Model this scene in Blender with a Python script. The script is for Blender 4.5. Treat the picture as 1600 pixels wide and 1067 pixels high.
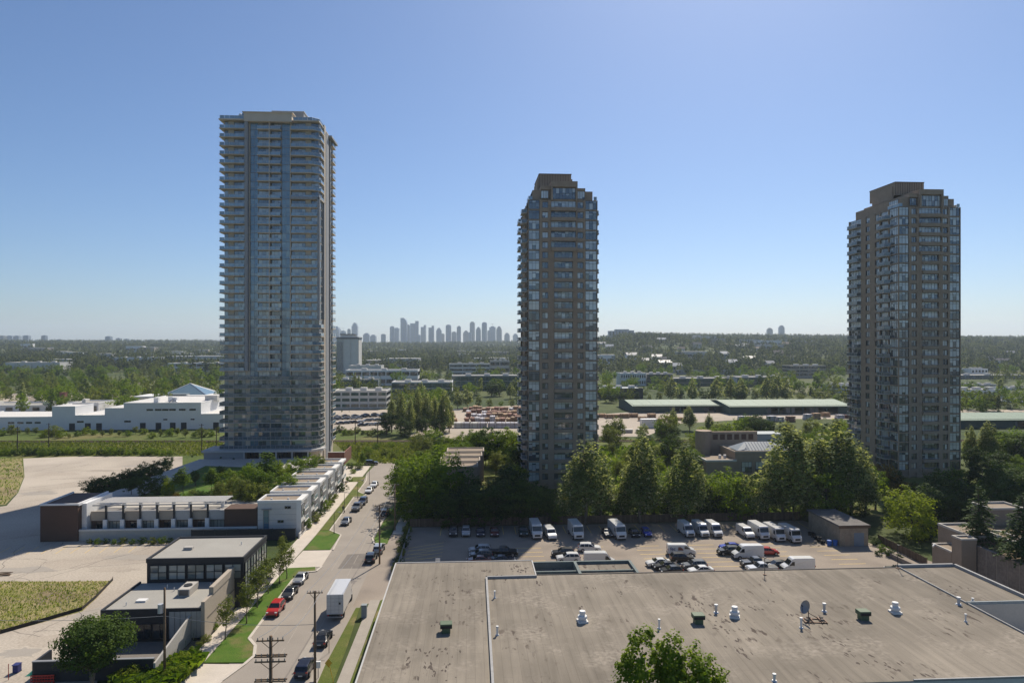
import bpy, bmesh, math, random
import numpy as np
from mathutils import Vector, Matrix
R = math.radians
rnd = random.Random(7)
scene = bpy.context.scene
COL = scene.collection
for o in list(bpy.data.objects):
    bpy.data.objects.remove(o)

# ------------------------------------------------------------------ camera, sky, sun, exposure
CAMH, FPX, PX0, PY0 = 42.0, 1067.0, 800.0, 533.5     # camera height (m), focal length and centre in photo pixels
cam = bpy.data.cameras.new('camera'); cam.lens = 24.0; cam.sensor_width = 36.0
cam.clip_start = 0.5; cam.clip_end = 30000
camo = bpy.data.objects.new('camera', cam); COL.objects.link(camo)
camo.location = (0, 0, CAMH); camo.rotation_euler = (R(90), 0, 0)
scene.camera = camo

SUN_EL, SUN_AZ = 46.5, 20.0        # azimuth clockwise from +Y (view direction)
world = bpy.data.worlds.new('World'); scene.world = world; world.use_nodes = True
wn = world.node_tree; wn.nodes.clear()
sky = wn.nodes.new('ShaderNodeTexSky'); sky.sky_type = 'NISHITA'; sky.sun_disc = False
sky.sun_elevation = R(SUN_EL); sky.sun_rotation = R(SUN_AZ)
sky.altitude = 60; sky.air_density = 0.92; sky.dust_density = 0.72; sky.ozone_density = 7.5
bg = wn.nodes.new('ShaderNodeBackground'); bg.inputs[1].default_value = 0.086
wo = wn.nodes.new('ShaderNodeOutputWorld')
wn.links.new(sky.outputs[0], bg.inputs[0]); wn.links.new(bg.outputs[0], wo.inputs[0])
sl = bpy.data.lights.new('sun', 'SUN'); sl.energy = 4.8; sl.angle = R(0.53); sl.color = (1.0, 0.91, 0.78)
so = bpy.data.objects.new('sun', sl); COL.objects.link(so)
sd = Vector((math.sin(R(SUN_AZ))*math.cos(R(SUN_EL)), math.cos(R(SUN_AZ))*math.cos(R(SUN_EL)), math.sin(R(SUN_EL))))
so.rotation_euler = sd.to_track_quat('Z', 'Y').to_euler(); so.location = sd*500
vs = scene.view_settings
vs.view_transform = 'Standard'; vs.look = 'None'; vs.gamma = 1.0; vs.exposure = 0.28
vs.use_curve_mapping = False
scene.render.engine = 'CYCLES'
scene.cycles.max_bounces = 6; scene.cycles.transparent_max_bounces = 6; scene.cycles.volume_bounces = 1

# ------------------------------------------------------------------ places
TH = R(3.5)                         # the street grid is turned 3.5 degrees
CT, ST = math.cos(TH), math.sin(TH)
def W(a, b):                        # street frame -> world
    return (a*CT - b*ST, a*ST + b*CT)
def AB(x, y):                       # world -> street frame
    return (x*CT + y*ST, -x*ST + y*CT)
def G(px, py, z=0.0):               # surveyed point: where a sight line meets height z (world)
    d = (CAMH - z)*FPX/(py - PY0)
    return ((px - PX0)*d/FPX, d)
def Q(px, py, z=0.0):               # the same in the street frame
    return AB(*G(px, py, z))
def ZT(py, d):                      # height of a point seen at row py at distance d
    return CAMH - (py - PY0)*d/FPX
def XD(px, d):
    return (px - PX0)*d/FPX

# ------------------------------------------------------------------ tagging
def tag(o, label=None, cat=None, group=None, kind=None):
    if label: o['label'] = label
    if cat: o['category'] = cat
    if group: o['group'] = group
    if kind: o['kind'] = kind
    return o
def thing(name, label, cat, loc, rz=0.0, group=None):
    o = bpy.data.objects.new(name, None); COL.objects.link(o)
    o.empty_display_size = 0.3
    o.location = loc; o.rotation_euler = (0, 0, rz)
    return tag(o, label, cat, group)
def sthing(name, label, cat, a, b, z=0.0, rz=0.0, group=None):
    x, y = W(a, b)
    return thing(name, label, cat, (x, y, z), TH + rz, group)
def link(name, me, parent=None, loc=None, rz=None):
    o = bpy.data.objects.new(name, me); COL.objects.link(o)
    if parent: o.parent = parent
    if loc is not None: o.location = loc
    if rz is not None: o.rotation_euler = (0, 0, rz)
    return o
def dup(root):
    r = root.copy(); COL.objects.link(r)
    for ch in root.children:
        c = ch.copy(); COL.objects.link(c); c.parent = r
        for g in ch.children:
            d = g.copy(); COL.objects.link(d); d.parent = c
    return r
ORD = ['first','second','third','fourth','fifth','sixth','seventh','eighth','ninth','tenth','eleventh','twelfth','thirteenth','fourteenth','fifteenth','sixteenth','seventeenth','eighteenth','nineteenth','twentieth']
TENS = {20:'twenty', 30:'thirty', 40:'forty', 50:'fifty', 60:'sixty', 70:'seventy', 80:'eighty', 90:'ninety'}
def ordn(i):
    n = i + 1
    if n <= 20: return ORD[i]
    t, u = n//10*10, n % 10
    return TENS[t][:-1] + 'ieth' if u == 0 else TENS[t] + '-' + ORD[u-1]

# ------------------------------------------------------------------ mesh builder
class MB:
    def __init__(s): s.v = []; s.f = []; s.m = []
    def poly(s, pts, m=0):
        n = len(s.v); s.v += [tuple(p) for p in pts]; s.f.append(tuple(range(n, n+len(pts)))); s.m.append(m); return s
    def box(s, x0, x1, y0, y1, z0, z1, m=0):
        n = len(s.v)
        s.v += [(x0,y0,z0),(x1,y0,z0),(x1,y1,z0),(x0,y1,z0),(x0,y0,z1),(x1,y0,z1),(x1,y1,z1),(x0,y1,z1)]
        for q in ((3,2,1,0),(4,5,6,7),(0,1,5,4),(1,2,6,5),(2,3,7,6),(3,0,4,7)):
            s.f.append(tuple(n+i for i in q)); s.m.append(m)
        return s
    def prism(s, pts, z0, z1, m=0, mt=None):
        n = len(s.v); k = len(pts)
        s.v += [(p[0],p[1],z0) for p in pts] + [(p[0],p[1],z1) for p in pts]
        s.f.append(tuple(n+i for i in reversed(range(k)))); s.m.append(m)
        s.f.append(tuple(n+k+i for i in range(k))); s.m.append(m if mt is None else mt)
        for i in range(k):
            j = (i+1) % k; s.f.append((n+i, n+j, n+k+j, n+k+i)); s.m.append(m)
        return s
    def cyl(s, x, y, z0, z1, r0, r1=None, seg=10, m=0):
        r1 = r0 if r1 is None else r1; n = len(s.v)
        for z, r in ((z0,r0),(z1,r1)):
            for i in range(seg):
                t = 2*math.pi*i/seg; s.v.append((x+r*math.cos(t), y+r*math.sin(t), z))
        s.f.append(tuple(n+i for i in reversed(range(seg)))); s.m.append(m)
        s.f.append(tuple(n+seg+i for i in range(seg))); s.m.append(m)
        for i in range(seg):
            j = (i+1) % seg; s.f.append((n+i, n+j, n+seg+j, n+seg+i)); s.m.append(m)
        return s
    def tube(s, pts, radii, seg=6, m=0):
        pts = [Vector(p) for p in pts]
        if not hasattr(radii, '__len__'): radii = [radii]*len(pts)
        n = len(s.v)
        for i, p in enumerate(pts):
            d = (pts[min(i+1, len(pts)-1)] - pts[max(i-1, 0)]).normalized()
            u = d.cross(Vector((0,0,1)))
            if u.length < 1e-3: u = Vector((1,0,0))
            u.normalize(); w = d.cross(u)
            for k in range(seg):
                t = 2*math.pi*k/seg
                s.v.append(tuple(p + radii[i]*(math.cos(t)*u + math.sin(t)*w)))
        for i in range(len(pts)-1):
            for k in range(seg):
                j = (k+1) % seg; a = n+i*seg
                s.f.append((a+k, a+j, a+seg+j, a+seg+k)); s.m.append(m)
        s.f.append(tuple(n+k for k in range(seg))); s.m.append(m)
        e = n+(len(pts)-1)*seg
        s.f.append(tuple(e+k for k in reversed(range(seg)))); s.m.append(m)
        return s
    def beam(s, p, q, t, m=0):
        return s.tube([p, q], t, 4, m)
    def mesh(s, name, mats, smooth=False, bevel=0):
        me = bpy.data.meshes.new(name); me.from_pydata(s.v, [], s.f)
        for mm in (mats if isinstance(mats, (list, tuple)) else [mats]): me.materials.append(mm)
        me.polygons.foreach_set('material_index', s.m)
        bm = bmesh.new(); bm.from_mesh(me)
        bmesh.ops.recalc_face_normals(bm, faces=bm.faces)
        if bevel:
            bmesh.ops.remove_doubles(bm, verts=bm.verts, dist=1e-4)
            bmesh.ops.bevel(bm, geom=[e for e in bm.edges if len(e.link_faces) == 2 and e.calc_face_angle(0) > 0.25],
                            offset=bevel, segments=1, affect='EDGES', clamp_overlap=True)
        bm.to_mesh(me); bm.free()
        if smooth: me.polygons.foreach_set('use_smooth', [True]*len(me.polygons))
        me.update(); return me
    def build(s, name, mats, parent=None, loc=None, rz=None, smooth=False, bevel=0):
        return link(name, s.mesh(name, mats, smooth, bevel), parent, loc, rz)

# ------------------------------------------------------------------ materials
MATS = {}
def newmat(name):
    m = bpy.data.materials.new(name); m.use_nodes = True
    nt = m.node_tree; b = nt.nodes['Principled BSDF']
    MATS[name] = m
    return m, nt, b
def nd(nt, t, **kw):
    n = nt.nodes.new(t)
    for k, v in kw.items(): setattr(n, k, v)
    return n
def pm(name, col, rough=0.85, var=0.12, scale=0.6, fine=6.0, bump=0.0, metal=0.0, spec=0.3, rand=0.0, hue=None, world=True):
    """plain surface: two scales of noise on a base colour, optional relief and per-object brightness"""
    m, nt, b = newmat(name); L = nt.links.new
    b.inputs['Roughness'].default_value = rough; b.inputs['Metallic'].default_value = metal
    b.inputs['Specular IOR Level'].default_value = spec
    if world: co = nd(nt, 'ShaderNodeNewGeometry').outputs['Position']
    else: co = nd(nt, 'ShaderNodeTexCoord').outputs['Object']
    n1 = nd(nt, 'ShaderNodeTexNoise'); n1.inputs['Scale'].default_value = scale; n1.inputs['Detail'].default_value = 5; L(co, n1.inputs['Vector'])
    n2 = nd(nt, 'ShaderNodeTexNoise'); n2.inputs['Scale'].default_value = fine; n2.inputs['Detail'].default_value = 3; L(co, n2.inputs['Vector'])
    ad = nd(nt, 'ShaderNodeMath', operation='ADD'); L(n1.outputs[0], ad.inputs[0]); L(n2.outputs[0], ad.inputs[1])
    mr = nd(nt, 'ShaderNodeMapRange'); mr.inputs['From Min'].default_value = 0.6; mr.inputs['From Max'].default_value = 1.4
    mr.inputs['To Min'].default_value = 1-var; mr.inputs['To Max'].default_value = 1+var; L(ad.outputs[0], mr.inputs['Value'])
    val = mr.outputs[0]
    if rand:
        oi = nd(nt, 'ShaderNodeObjectInfo'); r2 = nd(nt, 'ShaderNodeMapRange')
        r2.inputs['To Min'].default_value = 1-rand; r2.inputs['To Max'].default_value = 1+rand; L(oi.outputs['Random'], r2.inputs['Value'])
        mu = nd(nt, 'ShaderNodeMath', operation='MULTIPLY'); L(val, mu.inputs[0]); L(r2.outputs[0], mu.inputs[1]); val = mu.outputs[0]
    mx = nd(nt, 'ShaderNodeVectorMath', operation='SCALE'); mx.inputs[0].default_value = col[:3]; L(val, mx.inputs['Scale'])
    L(mx.outputs[0], b.inputs['Base Color'])
    if bump:
        bp = nd(nt, 'ShaderNodeBump'); bp.inputs['Strength'].default_value = bump; bp.inputs['Distance'].default_value = 0.05
        L(n2.outputs[0], bp.inputs['Height']); L(bp.outputs[0], b.inputs['Normal'])
    return m
def two(name, c1, c2, scale, lo=0.45, hi=0.6, rough=0.9, c3=None, fine=4.0, var=0.2, detail=8, bump=0.0):
    """ground cover: patches of two colours with an optional third, all on noise masks"""
    m, nt, b = newmat(name); L = nt.links.new
    b.inputs['Roughness'].default_value = rough; b.inputs['Specular IOR Level'].default_value = 0.15
    co = nd(nt, 'ShaderNodeNewGeometry').outputs['Position']
    def noise(s, d, off=0.0):
        n = nd(nt, 'ShaderNodeTexNoise'); n.inputs['Scale'].default_value = s; n.inputs['Detail'].default_value = d
        if off:
            a = nd(nt, 'ShaderNodeVectorMath', operation='ADD'); a.inputs[1].default_value = (off, off*2, 0); L(co, a.inputs[0]); L(a.outputs[0], n.inputs['Vector'])
        else: L(co, n.inputs['Vector'])
        return n.outputs[0]
    def mask(src, lo, hi):
        r = nd(nt, 'ShaderNodeMapRange'); r.inputs['From Min'].default_value = lo; r.inputs['From Max'].default_value = hi; L(src, r.inputs['Value']); return r.outputs[0]
    mx = nd(nt, 'ShaderNodeMix', data_type='RGBA'); L(mask(noise(scale, detail), lo, hi), mx.inputs['Factor'])
    mx.inputs['A'].default_value = (*c1, 1); mx.inputs['B'].default_value = (*c2, 1); out = mx.outputs['Result']
    if c3:
        m3 = nd(nt, 'ShaderNodeMix', data_type='RGBA'); L(mask(noise(scale*0.4, 6, 31.7), 0.53, 0.66), m3.inputs['Factor'])
        L(out, m3.inputs['A']); m3.inputs['B'].default_value = (*c3, 1); out = m3.outputs['Result']
    fn = noise(fine, 4, 5.0); r = mask(fn, 0.3, 0.7); r.node.inputs['To Min'].default_value = 1-var; r.node.inputs['To Max'].default_value = 1+var
    sc = nd(nt, 'ShaderNodeVectorMath', operation='SCALE'); L(out, sc.inputs[0]); L(r, sc.inputs['Scale']); L(sc.outputs[0], b.inputs['Base Color'])
    if bump:
        bp = nd(nt, 'ShaderNodeBump'); bp.inputs['Strength'].default_value = bump; bp.inputs['Distance'].default_value = 0.15
        L(fn, bp.inputs['Height']); L(bp.outputs[0], b.inputs['Normal'])
    return m
def glass(name, dark, pale, p_pale, rough=0.06, ior=1.75, pane=0.45):
    """window glass: dark or curtained panes, chosen pane by pane"""
    m, nt, b = newmat(name); L = nt.links.new
    b.inputs['Roughness'].default_value = rough; b.inputs['IOR'].default_value = ior; b.inputs['Specular IOR Level'].default_value = 0.5
    ge = nd(nt, 'ShaderNodeNewGeometry'); oi = nd(nt, 'ShaderNodeObjectInfo')
    cb = nd(nt, 'ShaderNodeCombineXYZ'); L(ge.outputs['Random Per Island'], cb.inputs[0]); L(oi.outputs['Random'], cb.inputs[1])
    wnz = nd(nt, 'ShaderNodeTexWhiteNoise', noise_dimensions='3D'); L(cb.outputs[0], wnz.inputs['Vector'])
    rp = nd(nt, 'ShaderNodeValToRGB'); rp.color_ramp.interpolation = 'LINEAR'
    e = rp.color_ramp.elements; e[0].position = 0.0; e[0].color = (*dark, 1); e[1].position = 1.0; e[1].color = (*pale, 1)
    k = e.new(max(0.02, 1-p_pale-0.12)); k.color = tuple(d*1.5 for d in dark) + (1,)
    k = e.new(min(0.98, 1-p_pale+0.05)); k.color = tuple(p*0.75 for p in pale) + (1,)
    w1 = nd(nt, 'ShaderNodeTexWhiteNoise', noise_dimensions='1D'); L(oi.outputs['Random'], w1.inputs['W'])
    bl_ = nd(nt, 'ShaderNodeMix', data_type='FLOAT'); bl_.inputs['Factor'].default_value = pane; L(w1.outputs['Value'], bl_.inputs['A']); L(wnz.outputs['Value'], bl_.inputs['B']); L(bl_.outputs['Result'], rp.inputs[0])
    # blinds and curtains pulled down to a different height behind each pane
    sz = nd(nt, 'ShaderNodeSeparateXYZ'); L(nd(nt, 'ShaderNodeTexCoord').outputs['Object'], sz.inputs[0])
    sc_ = nd(nt, 'ShaderNodeSeparateColor'); L(wnz.outputs['Color'], sc_.inputs[0])
    zt = nd(nt, 'ShaderNodeMapRange'); zt.inputs['To Min'].default_value = -2.0; zt.inputs['To Max'].default_value = 2.2; L(sc_.outputs[1], zt.inputs['Value'])
    gt = nd(nt, 'ShaderNodeMath', operation='GREATER_THAN'); L(sz.outputs[2], gt.inputs[0]); L(zt.outputs[0], gt.inputs[1])
    mxb = nd(nt, 'ShaderNodeMix', data_type='RGBA'); L(gt.outputs[0], mxb.inputs['Factor']); mxb.inputs['A'].default_value = (*[d*1.3 for d in dark], 1); L(rp.outputs[0], mxb.inputs['B'])
    L(mxb.outputs['Result'], b.inputs['Base Color'])
    # real panes are never quite coplanar: a slight tilt per pane
    no = nd(nt, 'ShaderNodeVectorMath', operation='SUBTRACT'); L(wnz.outputs['Color'], no.inputs[0]); no.inputs[1].default_value = (0.5,0.5,0.5)
    s2 = nd(nt, 'ShaderNodeVectorMath', operation='SCALE'); L(no.outputs[0], s2.inputs[0]); s2.inputs['Scale'].default_value = 0.05
    a2 = nd(nt, 'ShaderNodeVectorMath', operation='ADD'); L(ge.outputs['Normal'], a2.inputs[0]); L(s2.outputs[0], a2.inputs[1])
    nn = nd(nt, 'ShaderNodeVectorMath', operation='NORMALIZE'); L(a2.outputs[0], nn.inputs[0]); L(nn.outputs[0], b.inputs['Normal'])
    return m
def leafmat(name, c1, c2, trans=0.3, back=None, rough=0.55, per=0.5):
    """leaves: colour varies leaf by leaf and tree by tree, light passes through"""
    m, nt, b = newmat(name); L = nt.links.new
    b.inputs['Roughness'].default_value = 0.7; b.inputs['Specular IOR Level'].default_value = 0.1
    at = nd(nt, 'ShaderNodeAttribute', attribute_name='tint'); oi = nd(nt, 'ShaderNodeObjectInfo')
    md = nd(nt, 'ShaderNodeMath', operation='MULTIPLY_ADD'); L(oi.outputs['Random'], md.inputs[0]); md.inputs[1].default_value = per; L(at.outputs['Fac'], md.inputs[2])
    sb = nd(nt, 'ShaderNodeMath', operation='SUBTRACT'); sb.use_clamp = True; L(md.outputs[0], sb.inputs[0]); sb.inputs[1].default_value = per*0.5+(0.15 if per > 0.6 else 0)
    mx = nd(nt, 'ShaderNodeMix', data_type='RGBA'); L(sb.outputs[0], mx.inputs['Factor']); mx.inputs['A'].default_value = (*c1, 1); mx.inputs['B'].default_value = (*c2, 1)
    col = mx.outputs['Result']
    if back:
        ge = nd(nt, 'ShaderNodeNewGeometry'); m2 = nd(nt, 'ShaderNodeMix', data_type='RGBA'); L(ge.outputs['Backfacing'], m2.inputs['Factor'])
        L(col, m2.inputs['A']); m2.inputs['B'].default_value = (*back, 1); col = m2.outputs['Result']
    L(col, b.inputs['Base Color'])
    tr = nd(nt, 'ShaderNodeBsdfTranslucent')
    ts = nd(nt, 'ShaderNodeMix', data_type='RGBA', blend_type='MULTIPLY'); ts.inputs['Factor'].default_value = 1.0
    L(col, ts.inputs['A']); ts.inputs['B'].default_value = (1.7, 1.7, 0.6, 1); L(ts.outputs['Result'], tr.inputs['Color'])
    mix = nd(nt, 'ShaderNodeMixShader'); mix.inputs[0].default_value = trans
    L(b.outputs[0], mix.inputs[1]); L(tr.outputs[0], mix.inputs[2])
    L(mix.outputs[0], nt.nodes['Material Output'].inputs['Surface'])
    return m
# ------------------------------------------------------------------ material palette
M = MATS
pm('asphalt', (0.285,0.25,0.21), 0.92, 0.16, 0.15, 7, bump=0.1)
two('lot_asphalt', (0.285,0.24,0.195), (0.20,0.17,0.14), 0.12, 0.45, 0.75, 0.93, (0.33,0.28,0.225), 6.0, 0.14)
two('old_asphalt', (0.43,0.375,0.305), (0.33,0.285,0.235), 0.06, 0.4, 0.7, 0.95, (0.48,0.42,0.345), 3.0, 0.16)
two('old_asphalt_near', (0.40,0.345,0.28), (0.29,0.255,0.21), 0.1, 0.5, 0.75, 0.95, (0.35,0.30,0.245), 3.0, 0.14)
pm('concrete', (0.52,0.46,0.385), 0.9, 0.12, 0.4, 5)
pm('kerb_concrete', (0.50,0.45,0.38), 0.9, 0.1, 0.7, 6)
pm('weathered_concrete', (0.20,0.17,0.145), 0.95, 0.35, 0.35, 2.5, bump=0.1)
two('lawn', (0.062,0.125,0.014), (0.09,0.14,0.022), 0.5, 0.4, 0.7, 0.95, (0.15,0.14,0.05), 9.0, 0.3, bump=0.3)
two('verge', (0.11,0.125,0.03), (0.08,0.11,0.02), 0.5, 0.4, 0.7, 0.95, (0.19,0.16,0.07), 9.0, 0.3, bump=0.3)
two('meadow_soil', (0.10,0.125,0.028), (0.065,0.095,0.018), 0.05, 0.4, 0.65, 0.95, (0.16,0.14,0.055), 1.5, 0.3, bump=0.4)
two('field_soil', (0.30,0.245,0.125), (0.19,0.19,0.055), 0.25, 0.4, 0.7, 0.95, (0.22,0.17,0.10), 2.0, 0.3, bump=0.4)
two('terrain', (0.045,0.066,0.018), (0.085,0.10,0.03), 0.012, 0.4, 0.65, 0.95, (0.13,0.13,0.06), 0.12, 0.25)
two('yard', (0.42,0.36,0.29), (0.33,0.285,0.23), 0.03, 0.4, 0.7, 0.95, (0.38,0.33,0.27), 0.5, 0.12)
pm('tar', (0.085,0.066,0.053), 0.9, 0.35, 2.5, 12)
pm('well_green', (0.12,0.15,0.145), 0.75, 0.25, 0.8, 6)
pm('soil', (0.17,0.125,0.075), 0.95, 0.25, 0.8, 5, bump=0.3)
pm('ballast', (0.16,0.125,0.10), 0.95, 0.3, 2, 20)
pm('rail_steel', (0.13,0.08,0.055), 0.6, 0.2, 2, 8, metal=0.4)
pm('line_white', (0.5,0.47,0.42), 0.8, 0.25, 3, 12)
pm('line_yellow', (0.62,0.44,0.15), 0.8, 0.25, 3, 12)
pm('patch_grey', (0.33,0.295,0.25), 0.92, 0.12, 0.6, 6)
pm('patch_dark', (0.17,0.15,0.13), 0.92, 0.2, 0.6, 6)
pm('wood', (0.13,0.09,0.06), 0.9, 0.3, 1.5, 10, rand=0.25)
pm('pole_wood', (0.16,0.11,0.07), 0.9, 0.25, 1.5, 10)
pm('steel_grey', (0.28,0.28,0.28), 0.5, 0.1, 1, 6, metal=0.3)
pm('dark_metal', (0.03,0.032,0.036), 0.5, 0.15, 1, 5)
pm('membrane_edge', (0.33,0.325,0.315), 0.8, 0.18, 1.0, 6)
pm('slate_blue', (0.20,0.235,0.26), 0.5, 0.15, 0.8, 5)
pm('galvanised', (0.50,0.51,0.52), 0.45, 0.12, 2, 9, metal=0.35)
pm('white_paint', (0.70,0.69,0.66), 0.55, 0.06, 0.6, 5)
pm('white_wall', (0.70,0.70,0.69), 0.8, 0.07, 0.2, 3)
pm('offwhite', (0.60,0.58,0.54), 0.85, 0.09, 0.3, 4)
pm('beige', (0.40,0.34,0.27), 0.85, 0.1, 0.4, 4)
pm('cement_panel', (0.42,0.395,0.355), 0.85, 0.1, 0.4, 4)
pm('brick_brown', (0.345,0.265,0.195), 0.9, 0.16, 0.6, 6)
pm('brick_red', (0.19,0.085,0.06), 0.9, 0.18, 0.6, 6)
pm('brown_panel', (0.095,0.055,0.04), 0.75, 0.12, 0.5, 6)
pm('slab_beige', (0.60,0.52,0.42), 0.85, 0.08, 0.4, 4)
pm('slab_grey', (0.45,0.44,0.42), 0.85, 0.1, 0.4, 4)
pm('tower_grey', (0.31,0.315,0.32), 0.8, 0.08, 0.3, 4)
pm('black_panel', (0.028,0.03,0.035), 0.55, 0.2, 0.5, 5)
pm('green_metal', (0.085,0.125,0.07), 0.6, 0.12, 1.2, 8)
pm('green_roof', (0.17,0.235,0.165), 0.65, 0.1, 0.06, 1.0)
pm('green_wall', (0.055,0.085,0.075), 0.75, 0.12, 0.1, 1.5)
pm('teal_trim', (0.25,0.285,0.29), 0.6, 0.15, 0.8, 6)
pm('gravel_roof', (0.27,0.215,0.16), 0.95, 0.15, 0.8, 9)
pm('grey_roof', (0.33,0.315,0.28), 0.92, 0.1, 0.3, 4)
pm('stucco', (0.27,0.215,0.165), 0.9, 0.14, 0.5, 5)
pm('shed_roof', (0.15,0.14,0.13), 0.95, 0.4, 0.5, 4)
pm('shed_wall', (0.30,0.25,0.19), 0.9, 0.3, 1.0, 6)
pm('blue_door', (0.19,0.235,0.29), 0.6, 0.1, 1, 6)
pm('tyre', (0.02,0.02,0.02), 0.85, 0.15, 3, 12)
pm('rim', (0.38,0.38,0.39), 0.35, 0.1, 3, 12, metal=0.7)
pm('lamp_glass', (0.75,0.75,0.72), 0.15, 0.05, 3, 12, spec=0.6)
pm('lamp_red', (0.35,0.02,0.015), 0.25, 0.1, 3, 12, spec=0.6)
pm('plate', (0.55,0.55,0.52), 0.5, 0.1, 3, 12)
pm('trim_black', (0.022,0.022,0.024), 0.6, 0.15, 3, 12)
pm('blue_bin', (0.03,0.12,0.42), 0.5, 0.1, 1, 6)
pm('navy_bin', (0.03,0.035,0.14), 0.5, 0.1, 1, 6)
pm('red_plastic', (0.45,0.04,0.03), 0.6, 0.1, 1, 6)
pm('tarp_green', (0.03,0.20,0.14), 0.6, 0.25, 1, 3)
pm('sign_yellow', (0.62,0.40,0.04), 0.5, 0.1, 1, 6)
pm('sign_white', (0.62,0.62,0.60), 0.5, 0.1, 1, 6)
pm('lumber_a', (0.36,0.235,0.14), 0.85, 0.2, 0.6, 3, rand=0.35)
pm('lumber_b', (0.235,0.125,0.09), 0.85, 0.25, 0.6, 3, rand=0.3)
pm('lumber_wrap', (0.45,0.43,0.46), 0.6, 0.15, 0.6, 3, rand=0.2)
pm('bark', (0.085,0.065,0.05), 0.95, 0.3, 2, 10)
pm('bark_pale', (0.19,0.155,0.12), 0.95, 0.3, 2, 10)
pm('skin', (0.45,0.28,0.20), 0.6, 0.05, 3, 10)
pm('cloth_dark', (0.03,0.035,0.06), 0.9, 0.15, 3, 10)
pm('cloth_blue', (0.05,0.07,0.13), 0.9, 0.15, 3, 10)
glass('glass_tower', (0.045,0.07,0.085), (0.42,0.46,0.46), 0.42, ior=2.3)
glass('glass_teal', (0.08,0.15,0.20), (0.24,0.34,0.39), 0.30, ior=2.1)
glass('glass_condo', (0.045,0.06,0.075), (0.62,0.67,0.67), 0.55, ior=2.1, pane=0.4)
glass('glass_dark', (0.012,0.017,0.02), (0.06,0.075,0.08), 0.3, ior=1.7)
glass('glass_green', (0.02,0.05,0.05), (0.06,0.13,0.125), 0.4, ior=1.8)
glass('glass_shop', (0.10,0.12,0.11), (0.38,0.40,0.36), 0.6, ior=1.6)
glass('glass_rail', (0.15,0.225,0.285), (0.22,0.29,0.34), 0.5, ior=2.1)  # bluer base colour stands in for the blue sky mirrored in the rails
glass('glass_rail_dark', (0.075,0.095,0.105), (0.14,0.165,0.175), 0.5, ior=1.8)
glass('glass_car', (0.012,0.014,0.016), (0.03,0.035,0.04), 0.3, ior=1.6)
glass('glass_sky', (0.10,0.17,0.20), (0.20,0.30,0.34), 0.5, ior=1.8)

def paint(name, col, rough=0.28, metal=0.0):
    m, nt, b = newmat(name); L = nt.links.new
    b.inputs['Metallic'].default_value = metal; b.inputs['Roughness'].default_value = rough
    b.inputs['Coat Weight'].default_value = 0.5; b.inputs['Coat Roughness'].default_value = 0.08
    co = nd(nt, 'ShaderNodeTexCoord').outputs['Object']
    n = nd(nt, 'ShaderNodeTexNoise'); n.inputs['Scale'].default_value = 2.5; n.inputs['Detail'].default_value = 4; L(co, n.inputs['Vector'])
    r = nd(nt, 'ShaderNodeMapRange'); r.inputs['To Min'].default_value = 0.88; r.inputs['To Max'].default_value = 1.08; L(n.outputs[0], r.inputs['Value'])
    s = nd(nt, 'ShaderNodeVectorMath', operation='SCALE'); s.inputs[0].default_value = col; L(r.outputs[0], s.inputs['Scale']); L(s.outputs[0], b.inputs['Base Color'])
    return m
for n_, c_, me_ in (('white',(0.66,0.66,0.64),0),('vanwhite',(0.58,0.58,0.565),0),('silver',(0.40,0.41,0.42),.4),('grey',(0.13,0.14,0.155),.3),('black',(0.012,0.012,0.014),0),
                    ('charcoal',(0.04,0.042,0.046),.2),('navy',(0.014,0.02,0.045),.1),('blue',(0.012,0.04,0.34),0),('red',(0.42,0.018,0.016),0),
                    ('maroon',(0.10,0.012,0.014),0),('green',(0.012,0.03,0.028),0),('gold',(0.30,0.25,0.17),.3)):
    paint('car_'+n_, c_, metal=me_)

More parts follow.
